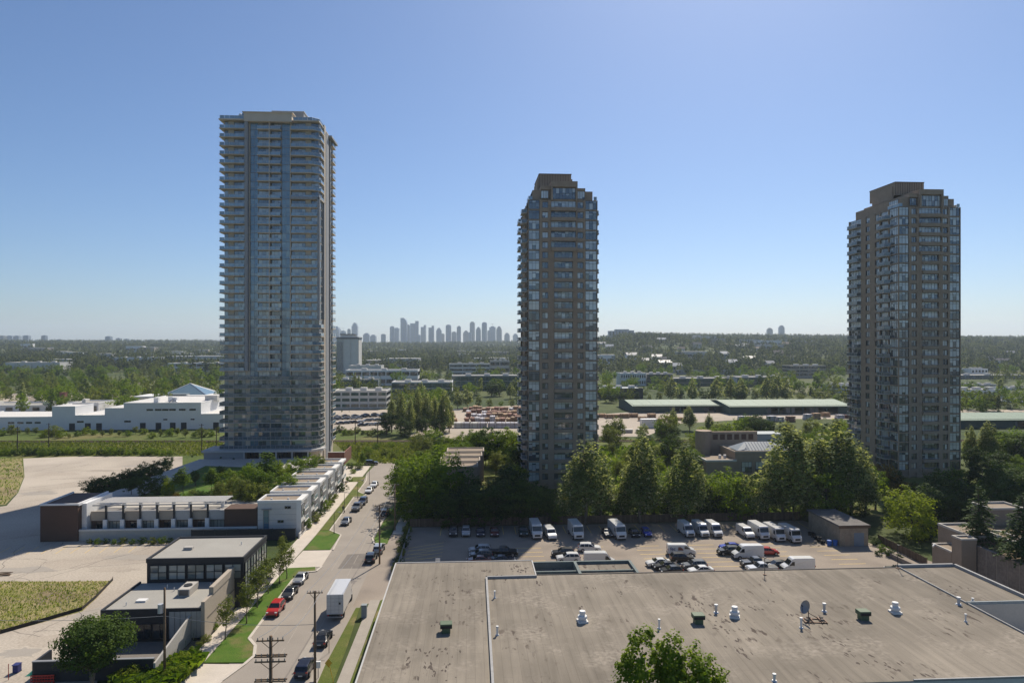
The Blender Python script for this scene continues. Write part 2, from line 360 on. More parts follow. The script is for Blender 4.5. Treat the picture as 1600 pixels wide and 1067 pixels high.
# the big flat roof in front: membrane laps, dust and old repairs
def roof_membrane():
    m, nt, b = newmat('roof_membrane'); L = nt.links.new
    b.inputs['Roughness'].default_value = 0.93; b.inputs['Specular IOR Level'].default_value = 0.2
    co = nd(nt, 'ShaderNodeTexCoord').outputs['Object']
    def noise(sc, det, stretch=None, off=0.0):
        mp = nd(nt, 'ShaderNodeMapping'); mp.inputs['Scale'].default_value = stretch or (1,1,1); mp.inputs['Location'].default_value = (off, off, 0); L(co, mp.inputs['Vector'])
        n = nd(nt, 'ShaderNodeTexNoise'); n.inputs['Scale'].default_value = sc; n.inputs['Detail'].default_value = det; L(mp.outputs[0], n.inputs['Vector']); return n.outputs[0]
    def rng(src, a, bb, c, d):
        r = nd(nt, 'ShaderNodeMapRange'); r.inputs['From Min'].default_value = a; r.inputs['From Max'].default_value = bb
        r.inputs['To Min'].default_value = c; r.inputs['To Max'].default_value = d; L(src, r.inputs['Value']); return r.outputs[0]
    def mul(a, c):
        k = nd(nt, 'ShaderNodeMath', operation='MULTIPLY'); L(a, k.inputs[0]); L(c, k.inputs[1]); return k.outputs[0]
    big = rng(noise(0.07, 6), 0.3, 0.7, 0.76, 1.2)
    streak = rng(noise(1.1, 6, (1.0, 0.08, 1)), 0.3, 0.7, 0.82, 1.13)
    fine = rng(noise(9, 4), 0.3, 0.7, 0.92, 1.08)
    # sheet laps: one metre strips, end joints staggered
    bt = nd(nt, 'ShaderNodeTexBrick'); bt.offset = 0.37; bt.inputs['Scale'].default_value = 1.0
    bt.inputs['Brick Width'].default_value = 9.0; bt.inputs['Row Height'].default_value = 0.98; bt.inputs['Mortar Size'].default_value = 0.03
    bt.inputs['Color1'].default_value = (1,1,1,1); bt.inputs['Color2'].default_value = (0.95,0.95,0.95,1); bt.inputs['Mortar'].default_value = (0.74,0.74,0.74,1)
    mp = nd(nt, 'ShaderNodeMapping'); mp.inputs['Rotation'].default_value = (0,0,R(90)); L(co, mp.inputs['Vector']); L(mp.outputs[0], bt.inputs['Vector'])
    v = mul(mul(big, streak), fine)
    sc = nd(nt, 'ShaderNodeVectorMath', operation='SCALE'); sc.inputs[0].default_value = (0.228,0.198,0.157); L(v, sc.inputs['Scale'])
    mm = nd(nt, 'ShaderNodeMix', data_type='RGBA', blend_type='MULTIPLY'); mm.inputs['Factor'].default_value = 0.8; L(sc.outputs[0], mm.inputs['A']); L(bt.outputs['Color'], mm.inputs['B'])
    # worn-through tar spots, stretched with the laps, only in a few areas
    area = rng(noise(0.12, 3, None, 40.0), 0.50, 0.62, 0.0, 1.0)
    spot = rng(noise(1.3, 7, (1.0, 0.35, 1), 9.0), 0.575, 0.65, 0.0, 0.9)
    st = mul(area, spot)
    m2 = nd(nt, 'ShaderNodeMix', data_type='RGBA'); L(st, m2.inputs['Factor']); L(mm.outputs['Result'], m2.inputs['A']); m2.inputs['B'].default_value = (0.07,0.052,0.042,1)
    pale = mul(rng(noise(0.16, 4, None, 77.0), 0.5, 0.66, 0.0, 0.6), rng(noise(2.0, 5), 0.4, 0.7, 0.0, 1.0))
    m3 = nd(nt, 'ShaderNodeMix', data_type='RGBA'); L(pale, m3.inputs['Factor']); L(m2.outputs['Result'], m3.inputs['A']); m3.inputs['B'].default_value = (0.38,0.33,0.27,1)
    L(m3.outputs['Result'], b.inputs['Base Color'])
    bp = nd(nt, 'ShaderNodeBump'); bp.inputs['Strength'].default_value = 0.25; bp.inputs['Distance'].default_value = 0.03; L(fine, bp.inputs['Height']); L(bp.outputs[0], b.inputs['Normal'])
roof_membrane()

leafmat('leaf_maple', (0.055,0.105,0.012), (0.16,0.22,0.022), 0.4)
leafmat('leaf_dark', (0.02,0.042,0.012), (0.065,0.105,0.02), 0.25)
leafmat('leaf_cotton', (0.045,0.078,0.02), (0.15,0.19,0.055), 0.3, back=(0.40,0.415,0.28))
leafmat('leaf_lime', (0.10,0.15,0.014), (0.21,0.25,0.026), 0.42)
leafmat('leaf_conifer', (0.035,0.065,0.02), (0.10,0.145,0.045), 0.18)
leafmat('leaf_olive', (0.07,0.10,0.02), (0.18,0.20,0.05), 0.35)
leafmat('leaf_dark2', (0.03,0.06,0.014), (0.095,0.145,0.024), 0.3)
leafmat('leaf_rust', (0.13,0.085,0.018), (0.20,0.14,0.03), 0.3)
leafmat('leaf_fore', (0.06,0.12,0.012), (0.19,0.25,0.028), 0.42)
leafmat('leaf_far', (0.022,0.045,0.016), (0.19,0.21,0.06), 0.22, per=0.9)
leafmat('leaf_dry', (0.09,0.155,0.026), (0.25,0.265,0.08), 0.38)

# ------------------------------------------------------------------ terrain
def sst(a, b, x):
    t = max(0.0, min(1.0, (x-a)/(b-a))); return t*t*(3-2*t)
def H(x, y):
    if y < 560: return 0.0
    s = x/max(y, 1)
    z = 26*sst(1000, 3600, y)
    z += 34*sst(0.06, 0.18, s)*sst(820, 1750, y)*(1-0.25*sst(0.55, 0.8, s))
    z += 8*math.exp(-((s-0.17)/0.09)**2)*sst(1100, 1900, y)
    z += 10*sst(-0.25, -0.6, s)*sst(900, 2200, y)
    z += 5*sst(800, 1500, y)*math.sin(x*0.0041+1.3)*math.cos(y*0.0035)
    z -= 90*sst(5200, 8200, y)
    return max(z, -3.0)
ys = [-150, 0, 60, 120, 180, 240, 300, 360, 430, 500, 560] + [600+50*i for i in range(40)] + [2600+100*i for i in range(30)] + [5700+300*i for i in range(12)]
NX = 72
tv, tf = [], []
for y in ys:
    hw = 420 + max(y, 0)*1.05
    for i in range(NX+1):
        x = -hw + 2*hw*i/NX; tv.append((x, y, H(x, y)))
for j in range(len(ys)-1):
    for i in range(NX):
        a = j*(NX+1)+i; tf.append((a, a+1, a+NX+2, a+NX+1))
tm = bpy.data.meshes.new('ground'); tm.from_pydata(tv, [], tf); tm.materials.append(M['terrain'])
tm.polygons.foreach_set('use_smooth', [True]*len(tf))
ground = link('ground', tm); tag(ground, kind='structure')

def sheet(name, pts, mat, z=0.004, rz=0.0, kind='structure'):
    me = MB().poly([(p[0], p[1], z) for p in pts]).mesh(name, M[mat])
    o = link(name, me, None, (0,0,0), rz); tag(o, kind=kind); return o
def psheet(name, px, mat, z=0.004):
    return sheet(name, [G(*p) for p in px], mat, z)
def ssheet(name, ab, mat, z=0.004):
    return sheet(name, ab, mat, z, TH)
def slab(name, ab, mat, h=0.13, z0=0.0):        # raised pavement or lawn with a real kerb step
    o = MB().prism(ab, z0, z0+h).build(name, M[mat], None, (0,0,0), TH); tag(o, kind='structure'); return o

psheet('meadow', [(-500,690),(60,676),(360,676),(520,672),(700,676),(700,745),(640,760),(600,736),(520,740),(300,760),(-600,800)], 'meadow_soil', 0.004)
ssheet('garden_ground', [(-20,158),(90,158),(150,160),(160,300),(60,290),(-20,250)], 'verge', 0.006)
psheet('gravel_lot', [(36,716),(120,713),(285,713),(285,850),(240,905),(157,960),(150,1100),(-700,1100),(-700,800),(-60,800),(10,790),(28,770),(38,745)], 'old_asphalt', 0.008)
psheet('dry_verge', [(-160,716),(34,716.5),(37,745),(26,770),(8,788),(-160,797)], 'field_soil', 0.012)
psheet('weed_field', [(-300,908),(100,908),(176,907),(150,935),(128,955),(60,974),(0,990),(-300,1050)], 'field_soil', 0.012)
ssheet('road', [(-31.4,50),(-17.4,50),(-17.4,150),(-18.5,188),(-17.0,206),(-11,222),(-6,232),(-6,246),(-22,247),(-32,241),(-33,220),(-31.4,200)], 'asphalt', 0.012)
ssheet('parking_lot', [(-13.2,100),(84,100),(84,134),(78,156),(-13.2,155.5)], 'lot_asphalt', 0.012)
ssheet('alley', [(76.4,66),(90,66),(90,120),(84,136),(76.4,136)], 'lot_asphalt', 0.010)
# pavements, lawns, kerbs of the street (street frame)
slab('driveway', [(-36.8,80),(-31.6,80),(-30.9,86.6),(-29.6,90.8),(-36.0,91.3)], 'concrete', 0.07)
slab('pavement', [(-36.9,60),(-34.8,91.4),(-34.0,128),(-33.4,150),(-33.4,232),(-36.3,232),(-36.6,150),(-36.9,91.4)], 'concrete', 0.13)
slab('lawn', [(-34.7,91.4),(-29.4,91.2),(-29.0,93.1),(-29.8,96.0),(-31.4,98.4),(-31.4,122.5),(-30.4,126.4),(-28.3,126.9),(-28.8,129),(-33.9,128.6),(-34.4,110)], 'lawn', 0.14)
slab('driveway', [(-33.9,128.8),(-27.7,129.2),(-27.8,139.4),(-33.5,139.4)], 'concrete', 0.06)
slab('lawn', [(-33.3,139.6),(-28.2,139.6),(-28.2,150.1),(-31.2,153.6),(-33.3,153.6)], 'lawn', 0.14)
slab('lawn', [(-33.3,153.8),(-31.5,153.8),(-31.5,186.5),(-33.3,186.5)], 'verge', 0.14)
slab('lawn', [(-33.3,186.7),(-29.4,186.7),(-28.6,189),(-30.2,191),(-31.5,193),(-31.5,206),(-33.3,206)], 'verge', 0.14)
slab('lawn', [(-36.2,206.2),(-32.4,206.2),(-32.4,214),(-36.2,214)], 'verge', 0.14)
slab('plaza', [(-52,206.4),(-36.4,206.4),(-33.4,214.2),(-33.4,232.5),(-52,232.5)], 'concrete', 0.12)
def kerb(path, w=0.22, name='kerb'):
    b = MB()
    for (p, q) in zip(path, path[1:]):
        d = Vector((q[0]-p[0], q[1]-p[1], 0)); n = Vector((-d.y, d.x, 0)).normalized()*w/2
        b.prism([(p[0]+n.x,p[1]+n.y),(p[0]-n.x,p[1]-n.y),(q[0]-n.x,q[1]-n.y),(q[0]+n.x,q[1]+n.y)], 0, 0.155)
    o = b.build(name, M['kerb_concrete'], None, (0,0,0), TH); tag(o, kind='structure')
kerb([(-31.4,80),(-30.7,86.5),(-29.3,90.8),(-28.8,93.1),(-29.6,96.2),(-31.2,98.6),(-31.2,122.3),(-30.2,126.2),(-28.1,126.7),(-27.6,129.2)], 0.42)
kerb([(-27.6,139.4),(-28.0,150.2),(-31.1,153.9),(-31.3,186.4),(-29.3,186.5),(-28.4,189),(-30.1,191.3),(-31.3,193.2),(-31.3,208),(-32.3,216)], 0.32)
# right side
slab('pavement', [(-16.6,60),(-15.0,60),(-14.6,112),(-16.2,112)], 'patch_grey', 0.05)
slab('verge', [(-15.0,60.2),(-12.0,60.2),(-11.95,109),(-13.2,113.5),(-14.5,111.8)], 'verge', 0.09)
slab('verge', [(-18.6,60.2),(-16.75,60.2),(-16.9,95),(-17.4,109),(-18.0,109),(-18.8,90)], 'verge', 0.06)
ssheet('apron', [(-18.6,109.2),(-14.0,112.2),(-13.2,114),(-13.2,150),(-18.6,150)], 'lot_asphalt', 0.016)
slab('pavement', [(-17.0,150),(-14.6,150),(-14.4,158),(-14.2,186),(-16.0,186)], 'concrete', 0.12)
slab('verge', [(-19.6,143),(-17.2,143),(-17.2,150),(-18.3,186),(-20.2,160),(-20.4,147)], 'lawn', 0.13)
kerb([(-17.6,143.2),(-20.0,143.4),(-20.8,147),(-20.5,160),(-18.5,186)], 0.3)
# road repairs and worn lane lines
for i, pts in enumerate([[(-24.5,128),(-19.5,128),(-19.8,137),(-24.2,136.5)], [(-22.8,91.4),(-19.9,91.2),(-19.7,97.5),(-22.5,98)], [(-19.9,80),(-18.9,80),(-18.5,91),(-19.8,91)]]):
    ssheet('road_patch', pts, ('patch_dark','patch_grey','patch_grey')[i], 0.017)
mb = MB()
for a, b0, b1 in ((-25.4, 60, 186), (-28.2,97,126), (-22.0, 100, 186)):
    for k in range(int((b1-b0)/6)):
        if rnd.random() < 0.85:
            y0 = b0+k*6+rnd.random(); mb.poly([(a-0.05,y0,0.018),(a+0.05,y0,0.018),(a+0.05,y0+5.2,0.018),(a-0.05,y0+5.2,0.018)])
o = mb.build('lane_line', M['patch_grey'], None, (0,0,0), TH); tag(o, kind='structure')
cul = MB().cyl(-15.5, 233, 0, 0.1, 6.5, seg=28).build('roundabout_island', M['concrete'], None, (0,0,0), TH); tag(cul, kind='structure')
# worn and patched areas of the old lots
rp_ = random.Random(31)
for i, (px, py, rx, ry, mt) in enumerate(((90,740,9,3,'old_asphalt_near'),(180,735,12,2,'old_asphalt_near'),(60,770,6,3,'patch_grey'),(230,728,10,2,'patch_grey'),(120,880,7,3,'old_asphalt_near'),(40,890,6,2,'patch_grey'),(200,870,6,2,'patch_grey'),(140,960,2.5,3,'patch_grey'),(70,1000,4,2.5,'old_asphalt_near'),(30,1020,3,1.5,'patch_grey'),(120,755,5,1.5,'old_asphalt_near'),(180,890,5,1.6,'old_asphalt_near'))):
    cx, cy = G(px, py); sheet('worn_asphalt', [(cx+rx*rp_.uniform(.6,1.15)*math.cos(2*math.pi*k/22), cy+ry*rp_.uniform(.55,1.2)*math.sin(2*math.pi*k/22)) for k in range(22)], mt, 0.0104+0.0001*i)
# cracks and seams in the old gravel lot and the street
def cracks(name, region, n, seed, z, wid=0.05):
    r = random.Random(seed); m = MB(); (xa,xb,ya,yb) = region
    for i in range(n):
        x, y, th = r.uniform(xa,xb), r.uniform(ya,yb), r.choice([0.1,1.6,0.8,2.4])+r.uniform(-.3,.3)
        for k in range(r.randint(6,22)):
            L = r.uniform(0.7,1.9); th += r.uniform(-.45,.45); x2, y2 = x+L*math.cos(th), y+L*math.sin(th); nx, ny = -math.sin(th)*wid*r.uniform(.5,1.6), math.cos(th)*wid*r.uniform(.5,1.6)
            if xa <= x2 <= xb and ya <= y2 <= yb: m.poly([(x-nx,y-ny,z),(x+nx,y+ny,z),(x2+nx,y2+ny,z),(x2-nx,y2-ny,z)])
            x, y = x2, y2
    tag(m.build(name, M['patch_dark']), kind='structure')
cracks('ground_cracks', (-110,-64,84,150), 34, 3, 0.0125)
cracks('ground_cracks', (-180,-112,170,235), 26, 4, 0.0125, 0.08)
# stall lines of the parking lot
mb = MB()
def stall(a0, b0, a1, b1, w=0.17):
    d = Vector((a1-a0, b1-b0, 0)); n = Vector((-d.y, d.x, 0)).normalized()*w/2
    mb.poly([(a0+n.x,b0+n.y,0.018),(a0-n.x,b0-n.y,0.018),(a1-n.x,b1-n.y,0.018),(a1+n.x,b1+n.y,0.018)])
for i in range(16): stall(-110+2.8*i, 140.5, -110.6+2.8*i, 145.5, 0.12)
for i in range(31): stall(-6.5+2.75*i, 148.5, -6.5+2.75*i, 154.3)
for row_a in (-12.5, 2.0, 9.2, 22.0, 33.5, 45.0, 58.0, 69.5):
    for k in range(8): stall(row_a, 119.5+2.7*k, row_a+5.2, 119.5+2.7*k)
for k in range(5): stall(-12.5, 131+2.2*k, -5.5, 134.5+2.2*k)
o = mb.build('stall_line', M['line_yellow'], None, (0,0,0), TH); tag(o, kind='structure')
# railway across the meadow
mb = MB(); mb.prism([(-250,283),(250,287),(250,291),(-250,287)], 0, 0.35)
o = mb.build('rail_bed', M['ballast']); tag(o, kind='structure')
tr = thing('railway_track', 'rusty railway track crossing the green meadow', 'railway', (0,286.9,0.35), math.atan2(4,500))
for dy in (-0.72, 0.72): MB().box(-250,250,dy-0.05,dy+0.05,0,0.17).build('rail', M['rail_steel'], tr)
mb = MB()
for i in range(600): mb.box(-250+i*0.83,-249.75+i*0.83,-1.25,1.25,-0.04,0.035)
o = mb.build('sleepers', M['wood'], tr); tag(o, kind='stuff')
# yards farther out
psheet('car_park', [(505,672),(522,640),(640,640),(640,668),(600,672)], 'yard', 0.012)
psheet('lumber_yard', [(640,682),(690,640),(830,632),(830,688),(720,690)], 'yard', 0.010)
psheet('lumber_yard', [(925,648),(1010,642),(1360,640),(1360,655),(1180,654),(1060,662),(1008,682),(925,682)], 'yard', 0.010)
psheet('paved_yard', [(1480,640),(1800,640),(1800,672),(1500,664)], 'yard', 0.010)
psheet('industrial_yard', [(-200,700),(-200,612),(120,616),(360,620),(380,668),(0,672)], 'yard', 0.010)
# ------------------------------------------------------------------ windows, shared by size
WCACHE = {}
def winmesh(w, h, nx=2, ny=1, frame='dark_metal', gl='glass_condo', t=0.06, d=0.10, split=None):
    key = (round(w,2), round(h,2), nx, ny, frame, gl, t, d, split)
    if key in WCACHE: return WCACHE[key]
    b = MB()
    b.box(0,w,-d,0,0,t); b.box(0,w,-d,0,h-t,h); b.box(0,t,-d,0,t,h-t); b.box(w-t,w,-d,0,t,h-t)
    xs = [w*i/nx for i in range(nx+1)]
    zs = [0, h*split, h] if split else [h*i/ny for i in range(ny+1)]
    for x in xs[1:-1]: b.box(x-t/2,x+t/2,-d,0,t,h-t)
    for z in zs[1:-1]: b.box(t,w-t,-d*0.98,0,z-t/2,z+t/2)
    for i in range(len(xs)-1):
        for j in range(len(zs)-1):
            b.poly([(xs[i]+t*.4,-d*.4,zs[j]+t*.4),(xs[i+1]-t*.4,-d*.4,zs[j]+t*.4),(xs[i+1]-t*.4,-d*.4,zs[j+1]-t*.4),(xs[i]+t*.4,-d*.4,zs[j+1]-t*.4)], 1)
    WCACHE[key] = b.mesh('window', [M[frame], M[gl]]); return WCACHE[key]
def win(parent, x, y, z, w, h, nx=2, ny=1, face='f', frame='dark_metal', gl='glass_condo', name='window', **kw):
    """face f: outward -y; l: outward -x (x, y = rear end); r: outward +x (x, y = front end)"""
    return link(name, winmesh(w, h, nx, ny, frame, gl, **kw), parent, (x, y, z), {'f':0, 'l':-math.pi/2, 'r':math.pi/2, 'b':math.pi}[face])
RCACHE = {}
def railmesh(path, h=1.05, gl='glass_rail', cap='galvanised', key=None):
    if key and key in RCACHE: return RCACHE[key]
    b = MB()
    for (p, q) in zip(path, path[1:]):
        L = math.hypot(q[0]-p[0], q[1]-p[1]); n = max(1, round(L/1.5))
        for i in range(n):
            t0, t1 = (i+0.03)/n, (i+0.97)/n
            a = (p[0]+(q[0]-p[0])*t0, p[1]+(q[1]-p[1])*t0); c = (p[0]+(q[0]-p[0])*t1, p[1]+(q[1]-p[1])*t1)
            b.poly([(a[0],a[1],0.08),(c[0],c[1],0.08),(c[0],c[1],h-0.04),(a[0],a[1],h-0.04)], 1)
            b.beam((a[0],a[1],0), (a[0],a[1],h), 0.025)
        b.beam((p[0],p[1],h), (q[0],q[1],h), 0.035)
    me = b.mesh('railing', [M[cap], M[gl]])
    if key: RCACHE[key] = me
    return me

# ------------------------------------------------------------------ the tall glass tower on the left
def glass_tower():
    t = sthing('residential_tower', 'tallest glass apartment tower with pale balcony slabs, left of the others', 'tower', -65.3, 229.4)
    Z0, FH, N = 6.9, 2.83, 38
    TOP = Z0 + FH*N
    b = MB()
    b.box(-15.3,15.3,0.3,23,0,TOP-0.02)
    for x0, x1 in ((-14,-12.2),(11,12.7)): b.box(x0,x1,0.08,0.32,Z0,TOP)
    b.box(-8.4,-7.0,0.1,0.32,Z0,TOP); b.box(-0.62,-0.38,-1.15,0.32,32.5,TOP-0.3); b.box(6.02,6.3,-0.6,0.32,Z0,TOP-1.5)
    b.build('wall', M['slab_beige'], t)
    MB().box(-8.3,-7.3,-1.55,0.1,32.4,TOP+1.6).build('pilaster', M['tower_grey'], t)
    b = MB(); b.box(-8.5,6.9,-1.75,8,TOP-0.55,TOP+2.2); b.box(-8.9,7.3,-2.1,8.3,TOP+2.2,TOP+2.5); b.build('crown_band', M['slab_beige'], t)
    b = MB(); b.box(-13,-8.5,1.2,14,TOP,TOP+1.9); b.box(-9.9,-8.5,1.0,14,TOP+1.9,TOP+2.9); b.build('roof_block', M['glass_teal'], t)
    b = MB(); b.box(-2.4,8.2,9,19,TOP,TOP+6.2); b.box(7.2,9.5,3,9,TOP,TOP+2.6); ph = b.build('penthouse', M['tower_grey'], t)
    MB().box(-2.6,8.4,8.8,19.2,TOP+6.2,TOP+6.45).build('coping', M['slab_grey'], ph)
    MB().box(-16.6,-8.55,-1.5,6,TOP-0.15,TOP+0.25).build('roof_slab', M['slab_beige'], t); MB().box(6.95,15.6,-1.3,23,TOP-0.15,TOP+0.2).build('roof_slab', M['slab_beige'], t)
    link('roof_railing', railmesh([(7.2,-1.1),(13.4,-1.1),(15.4,0.8),(15.4,9)]), t, (0,0,TOP+0.2))
    link('roof_railing', railmesh([(-16.3,4),(-16.3,-1.3),(-8.6,-1.3)]), t, (0,0,TOP+0.25))
    MB().prism([(12,12.5),(17.0,12.5),(17.0,23.5),(12,23.5)], TOP-1.2, TOP-0.55).build('roof_canopy', M['tower_grey'], t)
    for i, (x, y) in enumerate(((-11.2,4),(10.6,6))):
        MB().tube([(x-0.9,y,TOP+2.3),(x,y,TOP+3.1),(x+0.9,y,TOP+2.9)], [0.5,0.8,0.3], 8).build('roof_vent', M['white_paint'], t)
    # right flank
    b = MB(); b.box(15.3,15.75,6.4,8.6,0,TOP+1.2); b.build('flank_panel', M['slab_beige'], t)
    b = MB(); b.box(15.3,15.9,8.6,13.0,0,TOP-0.8); b.box(15.3,15.9,15.6,17.0,0,TOP-1.0); b.build('flank_pier', M['tower_grey'], t)
    b = MB(); b.box(15.32,15.9,5.6,6.4,49.5,89.4); b.box(6.2,15.9,-1.5,-1.1,88.7,89.5); b.box(15.3,15.9,-1.5,6.4,88.7,89.5); b.box(15.1,15.9,-1.5,-0.9,49.4,88.7); b.box(6.2,15.9,-1.5,-1.1,49.0,49.5)
    b.build('frame_band', M['tower_grey'], t)
    slabL = MB().prism([(-16.5,-1.4),(-8.35,-1.4),(-8.35,0.28),(-15.2,0.28),(-15.28,6),(-16.5,6)], -0.14, 0.05).mesh('balcony', M['slab_beige'])
    slabC = MB().prism([(-4.4,-1.2),(3.15,-1.2),(3.15,0.28),(-4.4,0.28)], -0.18, 0.06).mesh('balcony', M['slab_beige'])
    slabR = MB().prism([(6.35,-1.45),(13.6,-1.45),(15.95,0.7),(15.95,5.5),(15.32,5.5),(15.32,0.28),(6.35,0.28)], -0.18, 0.06).mesh('balcony', M['slab_beige'])
    slabM = MB().prism([(6.35,-1.0),(15.0,-1.0),(15.0,0.28),(6.35,0.28)], -0.14, 0.06).mesh('balcony', M['slab_beige'])
    slabF = MB().prism([(-16.5,-1.6),(13.6,-1.6),(15.9,0.7),(16.2,6),(15.32,6),(15.32,0.28),(-15.2,0.28),(-15.2,6),(-16.5,6)], -0.13, 0.05).mesh('balcony', M['slab_grey'])
    slabB = MB().prism([(15.32,17.2),(16.5,17.2),(16.5,22.6),(15.32,22.6)], -0.17, 0.06).mesh('balcony', M['slab_beige'])
    rl = railmesh([(-16.35,5.8),(-16.35,-1.28),(-8.5,-1.28)]); rc = railmesh([(-4.3,-1.1),(3.05,-1.1)]); rr = railmesh([(6.5,-1.3),(13.5,-1.3),(15.8,0.75),(15.8,5.4)])
    rm = railmesh([(6.5,-0.9),(14.9,-0.9)]); rf = railmesh([(-16.35,5.8),(-16.35,-1.45),(13.5,-1.45),(15.75,0.75),(16.05,5.9)], gl='glass_rail_dark'); rb = railmesh([(15.4,17.3),(16.4,17.3),(16.4,22.5)])
    for k in range(N):
        z = Z0 + FH*k; low = k < 9; mid = 15 <= k < 29
        def bal(me, ra):
            o = link('balcony', me, t, (0,0,z)); link('railing', ra, o, (0,0,0.05))
        if low: bal(slabF, rf)
        else:
            bal(slabL, rl); bal(slabC, rc); bal(slabM if mid else slabR, rm if mid else rr)
        bal(slabB, rb)
        kw = dict(frame='tower_grey', gl='glass_tower')
        win(t,-15.25,0.29,z+0.1,1.2,FH-0.42,1,1,**kw); win(t,-12.15,0.29,z+0.1,3.7,FH-0.42,3,1,**kw)
        win(t,-4.25,0.29,z+0.1,3.55,FH-0.42,3,1,**kw); win(t,-0.35,0.29,z+0.1,3.45,FH-0.42,3,1,**kw)
        win(t,6.4,0.29,z+0.1,4.5,FH-0.42,4,1,**kw); win(t,12.8,0.29,z+0.1,2.4,FH-0.42,2,1,**kw)
        win(t,-6.95,0.2,z+0.02,2.6,FH-0.04,2,1,name='glass_panel',frame='tower_grey',gl='glass_teal',split=0.3)
        win(t,3.25,0.2,z+0.02,2.7,FH-0.04,2,1,name='glass_panel',frame='tower_grey',gl='glass_teal',split=0.3)
        win(t,15.31,0.5,z+0.1,4.9,FH-0.42,4,1,face='r',name='side_window',**kw)
        win(t,15.31,13.1,z+0.5,2.4,FH-1.0,2,1,face='r',name='side_window',frame='dark_metal',gl='glass_teal')
        win(t,15.31,17.2,z+0.1,5.4,FH-0.42,4,1,face='r',name='side_window',**kw)
    # lobby
    b = MB(); b.box(-20.5,-8,-3.6,6,0,6.2); b.build('lobby_wall', M['tower_grey'], t)
    b = MB(); b.prism([(-21,-4.2),(13.8,-4.2),(17,-1),(17,3),(-21,6.4)], 6.2, 6.85); b.build('lobby_roof', M['slab_grey'], t)
    for i in range(4): win(t,-7.9+5.1*i,0.0,0.3,4.9,5.6,4,3,gl='glass_dark',name='lobby_window')
    for i in range(5): MB().box(-8+5.1*i,-7.5+5.1*i,-3.9,-3.4,0,6.2).build('column', M['slab_grey'], t)
    return t
glass_tower()

def barrail(x0, x1, y, h):
    b = MB(); n = int((x1-x0)/0.3)
    for i in range(n+1): b.beam((x0+(x1-x0)*i/n,y,0),(x0+(x1-x0)*i/n,y,h),0.018)
    b.beam((x0,y,h),(x1,y,h),0.035); return b.mesh('railing', M['galvanised'])
